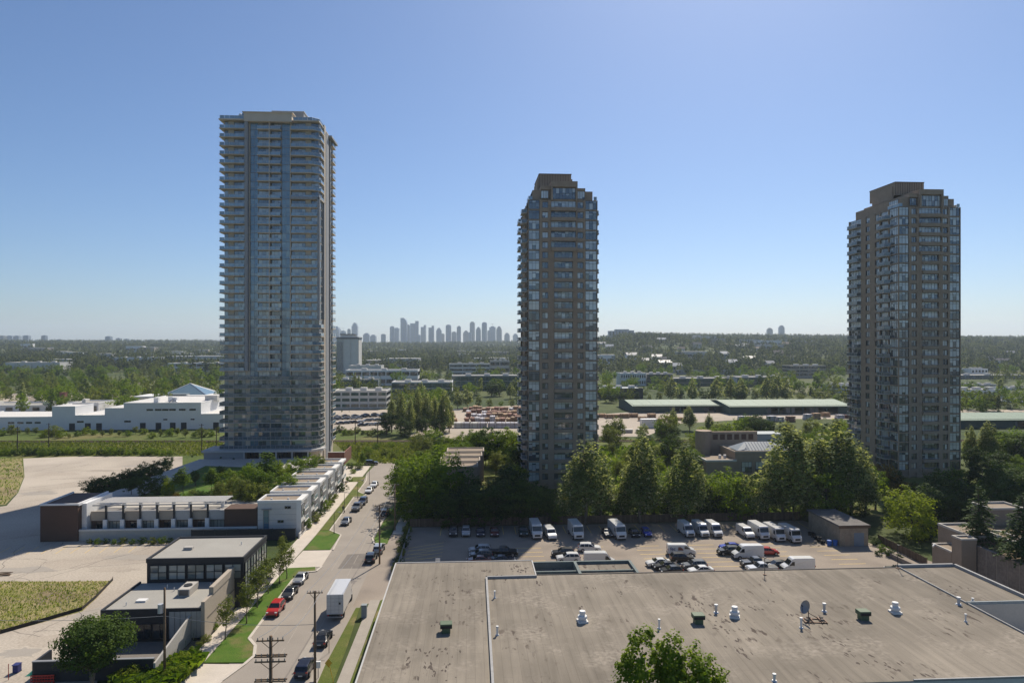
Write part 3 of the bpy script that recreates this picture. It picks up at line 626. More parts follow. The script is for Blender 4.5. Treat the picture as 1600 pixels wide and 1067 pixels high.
# ------------------------------------------------------------------ the two brown brick towers
def brick_tower(label, a, b_):
    t = sthing('apartment_tower', label, 'tower', a, b_, group='twin brown brick apartment towers')
    Z0, FH, N = 2.0, 2.87, 28
    TOP = Z0+FH*N
    b = MB()
    b.box(-9.6,9.6,0.45,27.6,0,TOP)
    def pf(x0, x1, z1=TOP, y0=0.0): b.box(x0,x1,y0,0.5,0,z1)
    for x0, x1 in ((-10,-9.82),(-6.7,-5.9),(-4.2,-3.4),(3.8,4.2),(5.9,6.5),(9.82,10)): pf(x0, x1)
    b.box(-3.4,-2.5,-0.05,0.5,0,Z0+FH*23); b.box(2.9,3.8,-0.05,0.5,0,Z0+FH*23)
    for k in range(N):
        z = Z0+FH*k
        for x0, x1 in ((-5.9,-4.2),(4.2,5.9)): b.box(x0,x1,0.04,0.5,z-0.5,z+0.62)
        for x0, x1 in ((-9.82,-6.7),(6.5,9.82)): b.box(x0,x1,0.06,0.5,z-0.12,z+0.22)
        for s in (-1, 1):
            xx = sorted((s*9.55, s*9.96))
            for y0, y1, d0, d1 in ((0.5,5,-0.12,0.22),(10.2,12.5,-0.5,0.6),(15.5,17.8,-0.5,0.6),(20.5,27.6,-0.12,0.22)):
                b.box(xx[0],xx[1],y0,y1,z+d0,z+d1)
    for s in (-1, 1):
        xx = sorted((s*9.55, s*10.0))
        for y0, y1 in ((5,5.5),(9.6,10.2),(12.5,15.5),(17.8,20.5),(27.4,28)): b.box(xx[0],xx[1],y0,y1,0,TOP)
    b.box(-10,10,27.5,28,0,TOP)
    b.build('wall', M['brick_brown'], t)
    # stepped roof
    b = MB()
    b.box(-8.6,-3.4,1.2,26,TOP-0.3,TOP+3.0); b.box(-6.3,-3.4,0.6,25,TOP+3.0,TOP+4.1); b.box(-3.4,4.2,-0.4,24,TOP+3.7,TOP+5.3)
    b.box(-3.4,-2.9,-0.4,1,TOP-0.2,TOP+3.7); b.box(3.7,4.2,-0.4,1,TOP-0.2,TOP+3.7); b.box(-3.35,4.15,0.5,24,TOP-0.3,TOP+3.7)
    b.box(4.2,6.6,0.8,25,TOP-0.3,TOP+3.6); b.box(6.6,8.8,1.4,26,TOP-0.3,TOP+2.8)
    ro = b.build('roof', M['brick_brown'], t)
    b = MB(); b.box(-6,3.6,8,22,TOP+5.2,TOP+9.2); b.box(-6.4,-5.9,9,20,TOP+4.1,TOP+8.0); b.box(3.2,4.1,9,19,TOP+5.2,TOP+8.1); b.build('penthouse', M['brick_brown'], ro)
    b = MB()
    for i in range(12): b.box(-5.9+0.78*i,-5.83+0.78*i,7.9,8.02,TOP+5.3,TOP+9.1)
    b.box(-6.1,3.7,7.85,22.1,TOP+9.2,TOP+9.4); b.build('trim', M['brown_panel'], ro)
    win(t,-2.9,0.42,TOP+0.3,6.6,3.2,7,2,name='clerestory')
    for x in (-6.2,4.3): win(t,x,0.55 if x<0 else 0.75,TOP+0.5,2.1,2.2,3,1,name='clerestory')
    win(t,-8.62,7.0,TOP+0.5,4.6,2.2,5,1,face='l',name='clerestory')
    for p in ([(-9.8,6),(-9.8,0.2),(-8.7,0.2)],[(8.9,0.2),(9.8,0.2),(9.8,9)]): link('roof_railing', railmesh(p), t, (0,0,TOP))
    cb_up = MB().box(-3.4,3.8,-0.75,0.4,-0.3,0.72).mesh('balcony', M['brick_brown'])
    cb_lo = MB().box(-2.5,2.9,-0.55,0.4,-0.3,0.62).mesh('balcony', M['brick_brown'])
    ls1 = MB().prism([(-11.5,5.2),(-11.5,9.2),(-9.9,10.0),(-9.9,4.2)], -0.16, 0.05).mesh('balcony', M['slab_grey'])
    ls2 = MB().prism([(-11.3,20.8),(-11.3,27.0),(-9.9,27.6),(-9.9,20.5)], -0.16, 0.05).mesh('balcony', M['slab_grey'])
    r_up = barrail(-3.3,3.7,-0.65,0.62); r_lo = barrail(-2.4,2.8,-0.45,0.62)
    r1 = railmesh([(-9.95,4.4),(-11.4,5.3),(-11.4,9.1),(-9.95,9.9)], 1.0, 'glass_rail_dark'); r2 = railmesh([(-9.95,20.6),(-11.2,20.9),(-11.2,26.9),(-9.95,27.5)], 1.0, 'glass_rail_dark')
    rs1 = MB().prism([(10.0,5.2),(11.5,5.6),(11.5,8.9),(10.0,9.6)], -0.22, 0.05).mesh('balcony', M['brick_brown']); r3 = railmesh([(10.05,5.3),(11.4,5.7),(11.4,8.8),(10.05,9.5)], 1.0, 'glass_rail_dark')
    bands = MB()
    for k in range(N):
        z = Z0+FH*k; up = k >= 23
        win(t,-9.78,0.3,z+0.22,3.05,FH-0.36,3,1,split=0.72); win(t,6.53,0.3,z+0.22,3.25,FH-0.36,3,1,split=0.72)
        win(t,-5.88,0.4,z+0.64,1.65,FH-1.2,2,1); win(t,4.22,0.4,z+0.64,1.65,FH-1.2,2,1)
        if up: win(t,-3.35,0.42,z+0.1,7.1,FH-0.45,7,1,split=0.8)
        else: win(t,-2.45,0.42,z+0.1,5.3,FH-0.45,5,1,split=0.8)
        o = link('balcony', cb_up if up else cb_lo, t, (0,0,z)); link('railing', r_up if up else r_lo, o, (0,0,0.42 if up else 0.35))
        win(t,-9.72,5.0,z+0.22,4.4,FH-0.36,5,1,face='l',split=0.72)
        win(t,-9.6,9.6,z+0.1,4.0,FH-0.4,4,1,face='l'); win(t,-9.66,12.45,z+0.62,2.2,FH-1.15,2,1,face='l')
        win(t,-9.66,17.75,z+0.62,2.2,FH-1.15,2,1,face='l',name='side_window'); win(t,-9.66,27.4,z+0.22,6.8,FH-0.36,7,1,face='l',name='side_window',split=0.72)
        for me, ra in ((ls1, r1), (ls2, r2), (rs1, r3)):
            o = link('balcony', me, t, (0,0,z)); link('railing', ra, o, (0,0,0.06))
        for y0, y1, d0, d1 in ((0.5,5,0.22,2.6),(5.5,9.6,0.1,2.5),(10.2,12.5,0.6,2.3),(15.5,17.8,0.6,2.3),(20.5,27.4,0.22,2.6)):
            n = max(2, round((y1-y0)/0.9))
            for i in range(n):
                ya, yb = y0+(y1-y0)*(i+0.06)/n, y0+(y1-y0)*(i+0.94)/n
                bands.poly([(9.66,ya,z+d0),(9.66,yb,z+d0),(9.66,yb,z+d1),(9.66,ya,z+d1)])
    o = bands.build('flank_glazing', M['glass_condo'], t); tag(o, kind='stuff')
    return t
brick_tower('brown brick apartment tower in the middle, straight behind the parking lot', 26.4, 193.7)
brick_tower('brown brick apartment tower at the right, its glazed left flank turned to view', 142.2, 203.3).scale = (1, 1, 1.016)
# ------------------------------------------------------------------ big flat-roofed building in front
def front_building():
    t = sthing('flat_roofed_building', 'wide low commercial building with stained grey-brown flat roof in the foreground', 'building', 27, 68)
    X = lambda a: a-27
    Y = lambda b: b-68
    b = MB(); ZR = 6.9
    b.prism([(X(-11.8),Y(68)),(X(66.4),Y(68)),(X(66.4),Y(102.2)),(X(9.9),Y(102.2)),(X(9.9),Y(109.2)),(X(-11.8),Y(109.2))], 0, ZR-0.05)
    b.prism([(X(66.4),Y(87.6)),(X(75.9),Y(87.6)),(X(75.6),Y(102.3)),(X(66.4),Y(102.3))], 0, ZR-0.05)
    b.box(X(66.4),X(76.4),Y(66.5),Y(87.6),0,2.6)
    b.build('wall', M['offwhite'], t)
    b = MB()
    b.poly([(X(-11.8),Y(68),ZR),(X(66.4),Y(68),ZR),(X(66.4),Y(102.2),ZR),(X(9.9),Y(102.2),ZR),(X(9.9),Y(109.2),ZR),(X(-11.8),Y(109.2),ZR)])
    b.poly([(X(66.4),Y(87.6),ZR),(X(75.9),Y(87.6),ZR),(X(75.6),Y(102.3),ZR),(X(66.4),Y(102.3),ZR)])
    b.build('roof', M['roof_membrane'], t)
    def para(name, path, w, h, mat, z=ZR):
        m = MB()
        for p, q in zip(path, path[1:]):
            p = (X(p[0]),Y(p[1])); q = (X(q[0]),Y(q[1]))
            d = Vector((q[0]-p[0],q[1]-p[1],0)).normalized()*w/2; n = Vector((-d.y,d.x,0))
            m.prism([(p[0]-d.x+n.x,p[1]-d.y+n.y),(p[0]-d.x-n.x,p[1]-d.y-n.y),(q[0]+d.x-n.x,q[1]+d.y-n.y),(q[0]+d.x+n.x,q[1]+d.y+n.y)], z-0.1, z+h)
        return m.build(name, M[mat], t)
    para('roof_edge', [(-11.75,68.1),(-11.75,109.1),(9.85,109.1),(9.85,102.3)], 0.18, 0.10, 'slab_grey')
    para('roof_edge', [(9.95,102.25),(66.3,102.25)], 0.14, 0.09, 'trim_black')
    para('parapet', [(2.3,68.1),(2.4,101.2),(9.75,101.3)], 0.28, 0.34, 'membrane_edge')
    para('parapet', [(66.4,78),(66.4,87.4),(66.4,102.4)], 0.16, 0.2, 'membrane_edge')
    para('parapet', [(66.5,102.35),(75.5,102.35),(75.8,87.6)], 0.36, 0.42, 'membrane_edge')
    para('parapet', [(66.4,87.5),(75.8,87.5)], 0.2, 0.3, 'teal_trim')
    para('parapet', [(66.35,68.1),(66.35,78)], 0.16, 0.2, 'membrane_edge')
    para('parapet', [(46,68.1),(66.2,68.1)], 0.2, 0.12, 'membrane_edge')
    MB().box(X(66.5),X(75.9),Y(87.35),Y(87.58),2.6,6.85).build('court_wall', M['cement_panel'], t)
    MB().box(X(66.42),X(66.6),Y(68),Y(87.3),2.6,6.85).build('court_wall', M['cement_panel'], t)
    # tar repairs and blisters, clustered, stretched along the sheets
    r = random.Random(12); tm = MB()
    spots = [(688,906,2.2,9),(694,935,2.6,14),(688,975,2.2,8),(672,1012,2.4,12),(668,1042,2.6,16),(690,1046,1.8,8),(815,890,1.8,16),(806,884,1.2,8),(790,902,2.4,10),(845,912,1.6,9),(925,921,1.4,6),(966,927,1.0,5),(1068,941,1.6,8),(1092,946,2.2,12),(1130,972,2.2,14),(1124,984,1.4,6),(1152,1006,2.0,7),(1160,1020,1.6,6),(905,950,1.0,3),(1262,968,1.6,8),(1300,1000,2.4,10),(1330,1022,2.4,9),(1390,1040,3.0,12),(1480,925,2.6,16),(1505,920,2.0,8),(1285,1062,2.5,8),(1420,1062,4,14),(1180,952,1.6,6),(1240,960,1.4,6),(640,1030,1.2,4),(1000,1000,1.0,3),(1210,940,1.5,4),(700,1020,1.4,6)]
    for px, py, sp, n in spots:
        a0, b0 = Q(px, py, ZR)
        for i in range(n):
            cx, cy = X(a0)+r.gauss(0,sp*0.38), Y(b0)+r.gauss(0,sp*0.5); ln, wd = r.uniform(0.08,0.55), r.uniform(0.05,0.2); k = 9; ph = r.uniform(-.25,.25)
            if not (X(-11.5) < cx < X(75) and Y(68.5) < cy < Y(108.5)): continue
            pts = []
            for j in range(k):
                q = 2*math.pi*j/k; rr = r.uniform(0.6,1.25); dx, dy = wd*rr*math.cos(q), ln*rr*math.sin(q)
                pts.append((cx+dx*math.cos(ph)-dy*math.sin(ph), cy+dx*math.sin(ph)+dy*math.cos(ph), ZR+0.004+0.0004*(i%7)))
            tm.poly(pts)
    tag(tm.build('tar_repairs', M['tar'], t), kind='stuff')
    # light well behind the rear edge: sunk floor, teal walls, cross beams
    MB().box(X(9.95),X(16.4),Y(102.3),Y(108.6),0,5.75).build('well_floor', M['roof_membrane'], t); MB().box(X(16.85),X(25.6),Y(102.3),Y(108.6),0,6.45).build('well_floor', M['roof_membrane'], t)
    def beam(a0,a1,b0,b1,z0,z1): MB().box(X(a0),X(a1),Y(b0),Y(b1),z0,z1).build('well_wall', M['well_green'], t)
    beam(9.95,25.7,108.2,108.6,5.4,6.9); beam(16.4,16.85,102.4,108.2,5.4,6.95); beam(25.3,25.7,102.4,108.2,5.4,6.9)
    beam(10.0,25.3,104.3,104.65,5.4,6.7); beam(10.0,16.4,102.32,102.5,5.4,6.8)
    return t
front_building()
ZR = 6.9
def rp(px, py): return Q(px, py, ZR)
# green ventilation boxes
for px, py, lb in ((697,987,'green metal vent box on the roof, left section'), (1091,973,'green metal vent box on the roof beside a white ventilator, middle'), (1349,967,'green metal vent box on the roof right of the dish antenna')):
    a, b_ = rp(px, py); t = sthing('vent_box', lb, 'vent', a, b_, ZR, R(rnd.uniform(-4,4)), 'green roof vent boxes')
    MB().box(-0.5,0.5,-0.5,0.5,0,0.6).build('curb', M['green_metal'], t)
    MB().prism([(-0.72,-0.62),(0.72,-0.62),(0.72,0.62),(-0.72,0.62)], 0.6, 1.15).build('hood', M['green_metal'], t, bevel=0.04)
    MB().box(-0.66,0.66,-0.645,-0.625,0.66,0.98).build('grille', M['trim_black'], t)
# white mushroom ventilators
for px, py, lb in ((910,971,'white round roof ventilator left of the tree top'), (1148,964,'white round roof ventilator right of the middle green box'), (1399,957,'white round roof ventilator right of the last green box')):
    a, b_ = rp(px, py); t = sthing('roof_ventilator', lb, 'ventilator', a, b_, ZR, R(rnd.uniform(-20,20)), 'white roof ventilators')
    MB().box(-0.62,0.62,-0.62,0.62,0,0.22).build('base', M['white_paint'], t)
    MB().cyl(0,0,0.22,0.5,0.5,0.46,16).build('collar', M['galvanised'], t)
    m = MB(); m.cyl(0,0,0.5,0.78,0.62,0.58,16); m.cyl(0,0,0.78,0.86,0.58,0.4,16); m.build('skirt', M['white_paint'], t)
    m = MB(); m.cyl(0,0,0.86,1.28,0.36,0.36,14); m.cyl(0,0,1.28,1.38,0.42,0.36,14); m.build('cap', M['white_paint'], t)
# pipe vents
for px, py, h, r, lb in ((773,934,1.0,.1,'thin white vent pipe beside the roof parapet, far one'), (777,992,1.1,.12,'thin white vent pipe beside the roof parapet, near one'), (1030,982,1.2,.12,'thin white vent pipe just above the tree top'),
        (1119,957,1.1,.17,'stout grey vent pipe between green box and ventilator'), (1210,1064,0.8,.14,'short white vent pipe at the bottom right of the tree'), (1252,981,1.3,.13,'thin white vent pipe in front of the dish antenna'),
        (1288,955,1.1,.17,'stout grey vent pipe right behind the dish antenna'), (1498,944,1.0,.19,'thick pale vent pipe at the thin roof parapet, right'), (1509,971,1.0,.1,'thin white vent pipe near the right light court'), (1520,939,0.45,.12,'short brown vent stub beyond the right parapet')):
    a, b_ = rp(px, py); t = sthing('vent_pipe', lb, 'vent pipe', a, b_, ZR, 0, 'roof vent pipes')
    MB().cyl(0,0,0,0.14,r*2.2,r*1.5,12).build('flashing', M['galvanised'], t)
    MB().cyl(0,0,0.1,h*0.85,r,r,12).build('pipe', M['galvanised' if r>.15 else 'white_paint'], t)
    m = MB(); m.cyl(0,0,h*0.85,h,r*1.5,r*1.4,12); m.build('cap', M['white_paint'], t)
# dish antenna on a ballast frame
a, b_ = rp(1271,970); t = sthing('dish_antenna', 'grey satellite dish on a rusty ballast frame on the roof', 'antenna', a, b_, ZR, R(-8), None)
m = MB()
for y in (-0.6,0.6): m.box(-1.3,1.5,y-0.06,y+0.06,0,0.12)
for x in (-1.2,-0.2,0.8,1.4): m.box(x-0.05,x+0.05,-0.9,0.9,0.12,0.22)
m.build('ballast_frame', M['rail_steel'], t)
m = MB()
for x, y in ((-0.9,-0.4),(-0.5,0.3),(1.0,-0.3),(1.1,0.4)): m.box(x-0.2,x+0.2,y-0.15,y+0.15,0.22,0.42)
m.build('ballast_block', M['patch_dark'], t)
m = MB(); m.tube([(-0.6,0,0.2),(-0.6,0,1.5)],0.06,8); m.tube([(0.8,0,0.2),(-0.55,0,1.0)],0.04,6); m.build('mast', M['rail_steel'], t)
m = MB(); n0 = len(m.v); rings = 5; seg = 18; ax = Vector((-0.9,-0.25,0.42)).normalized(); u = ax.cross(Vector((0,0,1))).normalized(); w = ax.cross(u); c0 = Vector((-0.78,0,1.65))
for i in range(rings+1):
    rr = 0.85*i/rings
    for k in range(seg):
        q = 2*math.pi*k/seg; m.v.append(tuple(c0 + rr*(math.cos(q)*u+math.sin(q)*w) + ax*(0.3*(rr/0.85)**2)))
for i in range(rings):
    for k in range(seg):
        j = (k+1)%seg; m.f.append((n0+i*seg+k,n0+i*seg+j,n0+(i+1)*seg+j,n0+(i+1)*seg+k)); m.m.append(0)
m.build('reflector', M['steel_grey'], t)
m = MB(); tip = c0+ax*0.75; m.tube([c0+w*0.8+ax*0.25, tip],0.025,6); m.tube([tip-ax*0.1,tip+ax*0.12],0.07,8); m.build('feed_arm', M['dark_metal'], t)
# roof-edge light poles
for px, py, h, lb in ((1195,898,2.6,'thin light pole standing at the rear roof edge'), (1403,888,3.6,'thin light pole at the corner of the teal parapet')):
    a, b_ = rp(px, py); t = sthing('light_pole', lb, 'pole', a, b_, ZR)
    MB().box(-0.2,0.2,-0.2,0.2,0,0.12).build('base', M['rail_steel'], t)
    MB().tube([(0,0,0.1),(0,0,h)],0.05,8).build('pole', M['dark_metal'], t)
    MB().box(-0.1,0.1,-0.35,0.1,h,h+0.1).build('lamp_head', M['dark_metal'], t)
a, b_ = Q(684,902); t = sthing('sign_post', 'white square sign on a thin post in the shaded lot', 'sign', a, b_)
MB().tube([(0,0,0),(0,0,3.4)],0.04,8).build('post', M['steel_grey'], t)
MB().box(-0.42,0.42,-0.06,-0.03,2.7,3.5).build('plate', M['sign_white'], t)
for i,(px,py,dx) in enumerate(((629,900,0.0),(652,893,0.25))):
    a, b_ = Q(px,py); t = sthing('bollard_post', 'slim pale post at the left lot edge, ' + ('left one' if i==0 else 'leaning right one'), 'post', a, b_)
    MB().tube([(0,0,0),(-dx*2,0,1.5)],0.06,8).build('post', M['steel_grey'], t)

# ------------------------------------------------------------------ fence along the back of the lot: posts, rails and each board
def board_fence(name, label, a0, b0, a1, b1, h=1.9, step=0.30, mat='wood'):
    L = math.hypot(a1-a0, b1-b0); t = sthing(name, label, 'fence', a0, b0, 0, math.atan2(b1-b0, a1-a0))
    n = int(L/2.4)
    post = MB().box(-0.06,0.06,-0.1,0.02,0,h+0.08).mesh('post', M[mat])
    for i in range(n+1): link('post', post, t, (L*i/n,0.1,0))
    for z in (0.35, h-0.35): MB().box(0,L,0.03,0.09,z,z+0.1).build('rail', M[mat], t)
    bw = step*0.93; board = MB().box(0,bw,-0.03,0.0,0.04,h).mesh('board', M[mat]); rest = MB()
    k = int(L/step); lim = min(k, 290)
    for i in range(k):
        if i < lim: link('board', board, t, (i*step, rnd.uniform(-0.015,0.0), rnd.uniform(-0.04,0.03)))
        else: rest.box(i*step,i*step+bw,-0.03,0,0.04,h)
    if rest.v: tag(rest.build('more_boards', M[mat], t), kind='stuff')
    return t
board_fence('board_fence', 'long brown board fence behind the parking lot', -13.6, 155.6, 77.5, 156.6, 1.9, 0.32)
# chain-link fence on the left side of the lot
t = sthing('chain_fence', 'low chain-link fence between lot and street', 'fence', -13.3, 114)
for i in range(12): MB().tube([(0,i*3.4,0),(0,i*3.4,1.3)],0.035,6).build('post', M['steel_grey'], t)
MB().tube([(0,0,1.28),(0,37.4,1.28)],0.025,6).build('rail', M['steel_grey'], t)
m = MB()
for i in range(250):
    y = i*0.15; m.beam((0,y,0.05),(0,min(y+1.2,37.4),1.25),0.006)
tag(m.build('mesh', M['steel_grey'], t), kind='stuff')
board_fence('board_fence', 'short weathered board fence beside the lot, right edge', *Q(1372,846), *Q(1448,884), 1.5, 0.25)
# concrete kerb wall in front of it
MBk = MB(); p, q = Q(1385,868), Q(1452,900); d = Vector((q[0]-p[0], q[1]-p[1], 0)); n = Vector((-d.y,d.x,0)).normalized()*0.15
MBk.prism([(p[0]+n.x,p[1]+n.y),(p[0]-n.x,p[1]-n.y),(q[0]-n.x,q[1]-n.y),(q[0]+n.x,q[1]+n.y)], 0, 0.9)
tag(MBk.build('low_wall', M['weathered_concrete'], None, (0,0,0), TH), 'low concrete wall in front of the short board fence', 'wall')

# ------------------------------------------------------------------ the shed
t = sthing('storage_shed', 'weathered block shed with grey flat roof and blue door', 'shed', 75.7, 135.7)
MB().box(0,6.0,0,13.0,0,4.0).build('wall', M['shed_wall'], t)
b = MB(); b.prism([(-0.3,-0.3),(6.3,-0.3),(6.3,13.3),(-0.3,13.3)], 4.0, 4.35); b.build('roof', M['shed_roof'], t)
MB().box(-0.32,6.32,-0.34,-0.3,3.75,4.3).build('fascia', M['wood'], t)
d = MB().box(3.0,5.1,-0.06,0.0,0,2.7).build('door', M['blue_door'], t)
m = MB()
for i in range(4): m.box(3.0,5.1,-0.09,-0.06,0.5+0.6*i,0.56+0.6*i)
m.build('rib', M['blue_door'], d)
MB().box(1.1,2.1,-0.05,0.0,0,2.2).build('small_door', M['brick_brown'], t)
m = MB()
for i in range(12): m.box(0.5*i,0.5*i+0.03,-0.02,0.0,0,3.75)
m.build('batten', M['shed_wall'], t)
for i in range(2):
    a, b_ = Q(1296+9*i, 852); t = sthing('plastic_drum', ('left' if i==0 else 'right')+' of two blue plastic bins beside the shed', 'bin', a, b_)
    m = MB(); m.cyl(0,0,0,1.0,0.42,0.48,14); m.build('body', M['blue_bin'], t)
    m = MB(); m.cyl(0,0,1.0,1.08,0.52,0.45,14); m.build('lid', M['blue_bin'], t)
for i in range(5):
    a, b_ = 73.0+0.15*i, 137.5+1.6*i; zz = 0.0
    t = sthing('tyre_stack', ordn(i)+' pile of old tyres from the front along the shed wall', 'tyres', a, b_, 0, 0, 'tyre piles by the shed')
    for k in range(3+i%2):
        m = MB(); n0=0
        for (r,z) in ((0.22,0.02),(0.42,0.0),(0.46,0.12),(0.42,0.24),(0.22,0.22)):
            for s in range(14): m.v.append((r*math.cos(2*math.pi*s/14), r*math.sin(2*math.pi*s/14), z))
        for q in range(5):
            for s in range(14):
                j=(s+1)%14; q2=(q+1)%5; m.f.append((q*14+s,q*14+j,q2*14+j,q2*14+s)); m.m.append(0)
        m.build('tyre', M['tyre'], t, (rnd.uniform(-.06,.06),rnd.uniform(-.06,.06),0.25*k), smooth=True)

# ------------------------------------------------------------------ right edge: retaining wall, bank and beige houses
t = sthing('retaining_wall', 'tall stained concrete retaining wall at the right edge', 'wall', 87.7, 84)
MB().box(0,0.5,0,29.4,0,6.4).build('wall', M['weathered_concrete'], t)
MB().box(-0.06,0.56,0,29.4,6.4,6.6).build('coping', M['weathered_concrete'], t)
for i in range(12): MB().box(-0.05,-0.005,1.2+2.35*i,1.26+2.35*i,0,6.38).build('joint', M['patch_grey'], t)
m = MB(); m.tube([(-0.12,29.1,0),(-0.12,29.1,7.0)],0.07,8); m.build('drain_pipe', M['dark_metal'], t)
bank = MB().prism([(88.25,70),(150,70),(150,128),(96,128),(94.2,126),(94.2,113.4),(88.25,113.4)], 0, 6.0).build('bank', M['soil'], None, (0,0,0), TH); tag(bank, kind='structure')
t = sthing('beige_house', 'beige flat-roofed block house above the retaining wall', 'house', 84.8, 113)
def flat(x0,x1,y0,y1,z0,z1,par=0.45,wall='stucco',rf='gravel_roof',p=t):
    MB().box(x0,x1,y0,y1,z0,z1).build('wall', M[wall], p)
    MB().box(x0+0.3,x1-0.3,y0+0.3,y1-0.3,z1,z1+0.02).build('roof', M[rf], p)
    m = MB()
    m.box(x0-0.05,x1+0.05,y0-0.05,y0+0.28,z1,z1+par); m.box(x0-0.05,x1+0.05,y1-0.28,y1+0.05,z1,z1+par)
    m.box(x0-0.05,x0+0.28,y0+0.28,y1-0.28,z1,z1+par); m.box(x1-0.28,x1+0.05,y0+0.28,y1-0.28,z1,z1+par); m.build('parapet', M['cement_panel'], p)
flat(0,3.7,2.6,7.6,0,4.7,0.3); flat(0,2.8,0.1,2.5,0,7.6,0.3); flat(3.8,9.2,2.6,11.4,0,7.2,0.4); flat(9.4,12.5,0.4,7,5.0,7.0,0.3); flat(17,24,14.8,20,0,9.0,0.4)
win(t,3.78,7.4,5.2,2.4,1.3,2,1,face='l',frame='white_paint',gl='glass_shop')
MB().tube([(-0.7,6.4,4.7),(0.2,7.2,4.9)],0.16,8).build('duct', M['galvanised'], t)
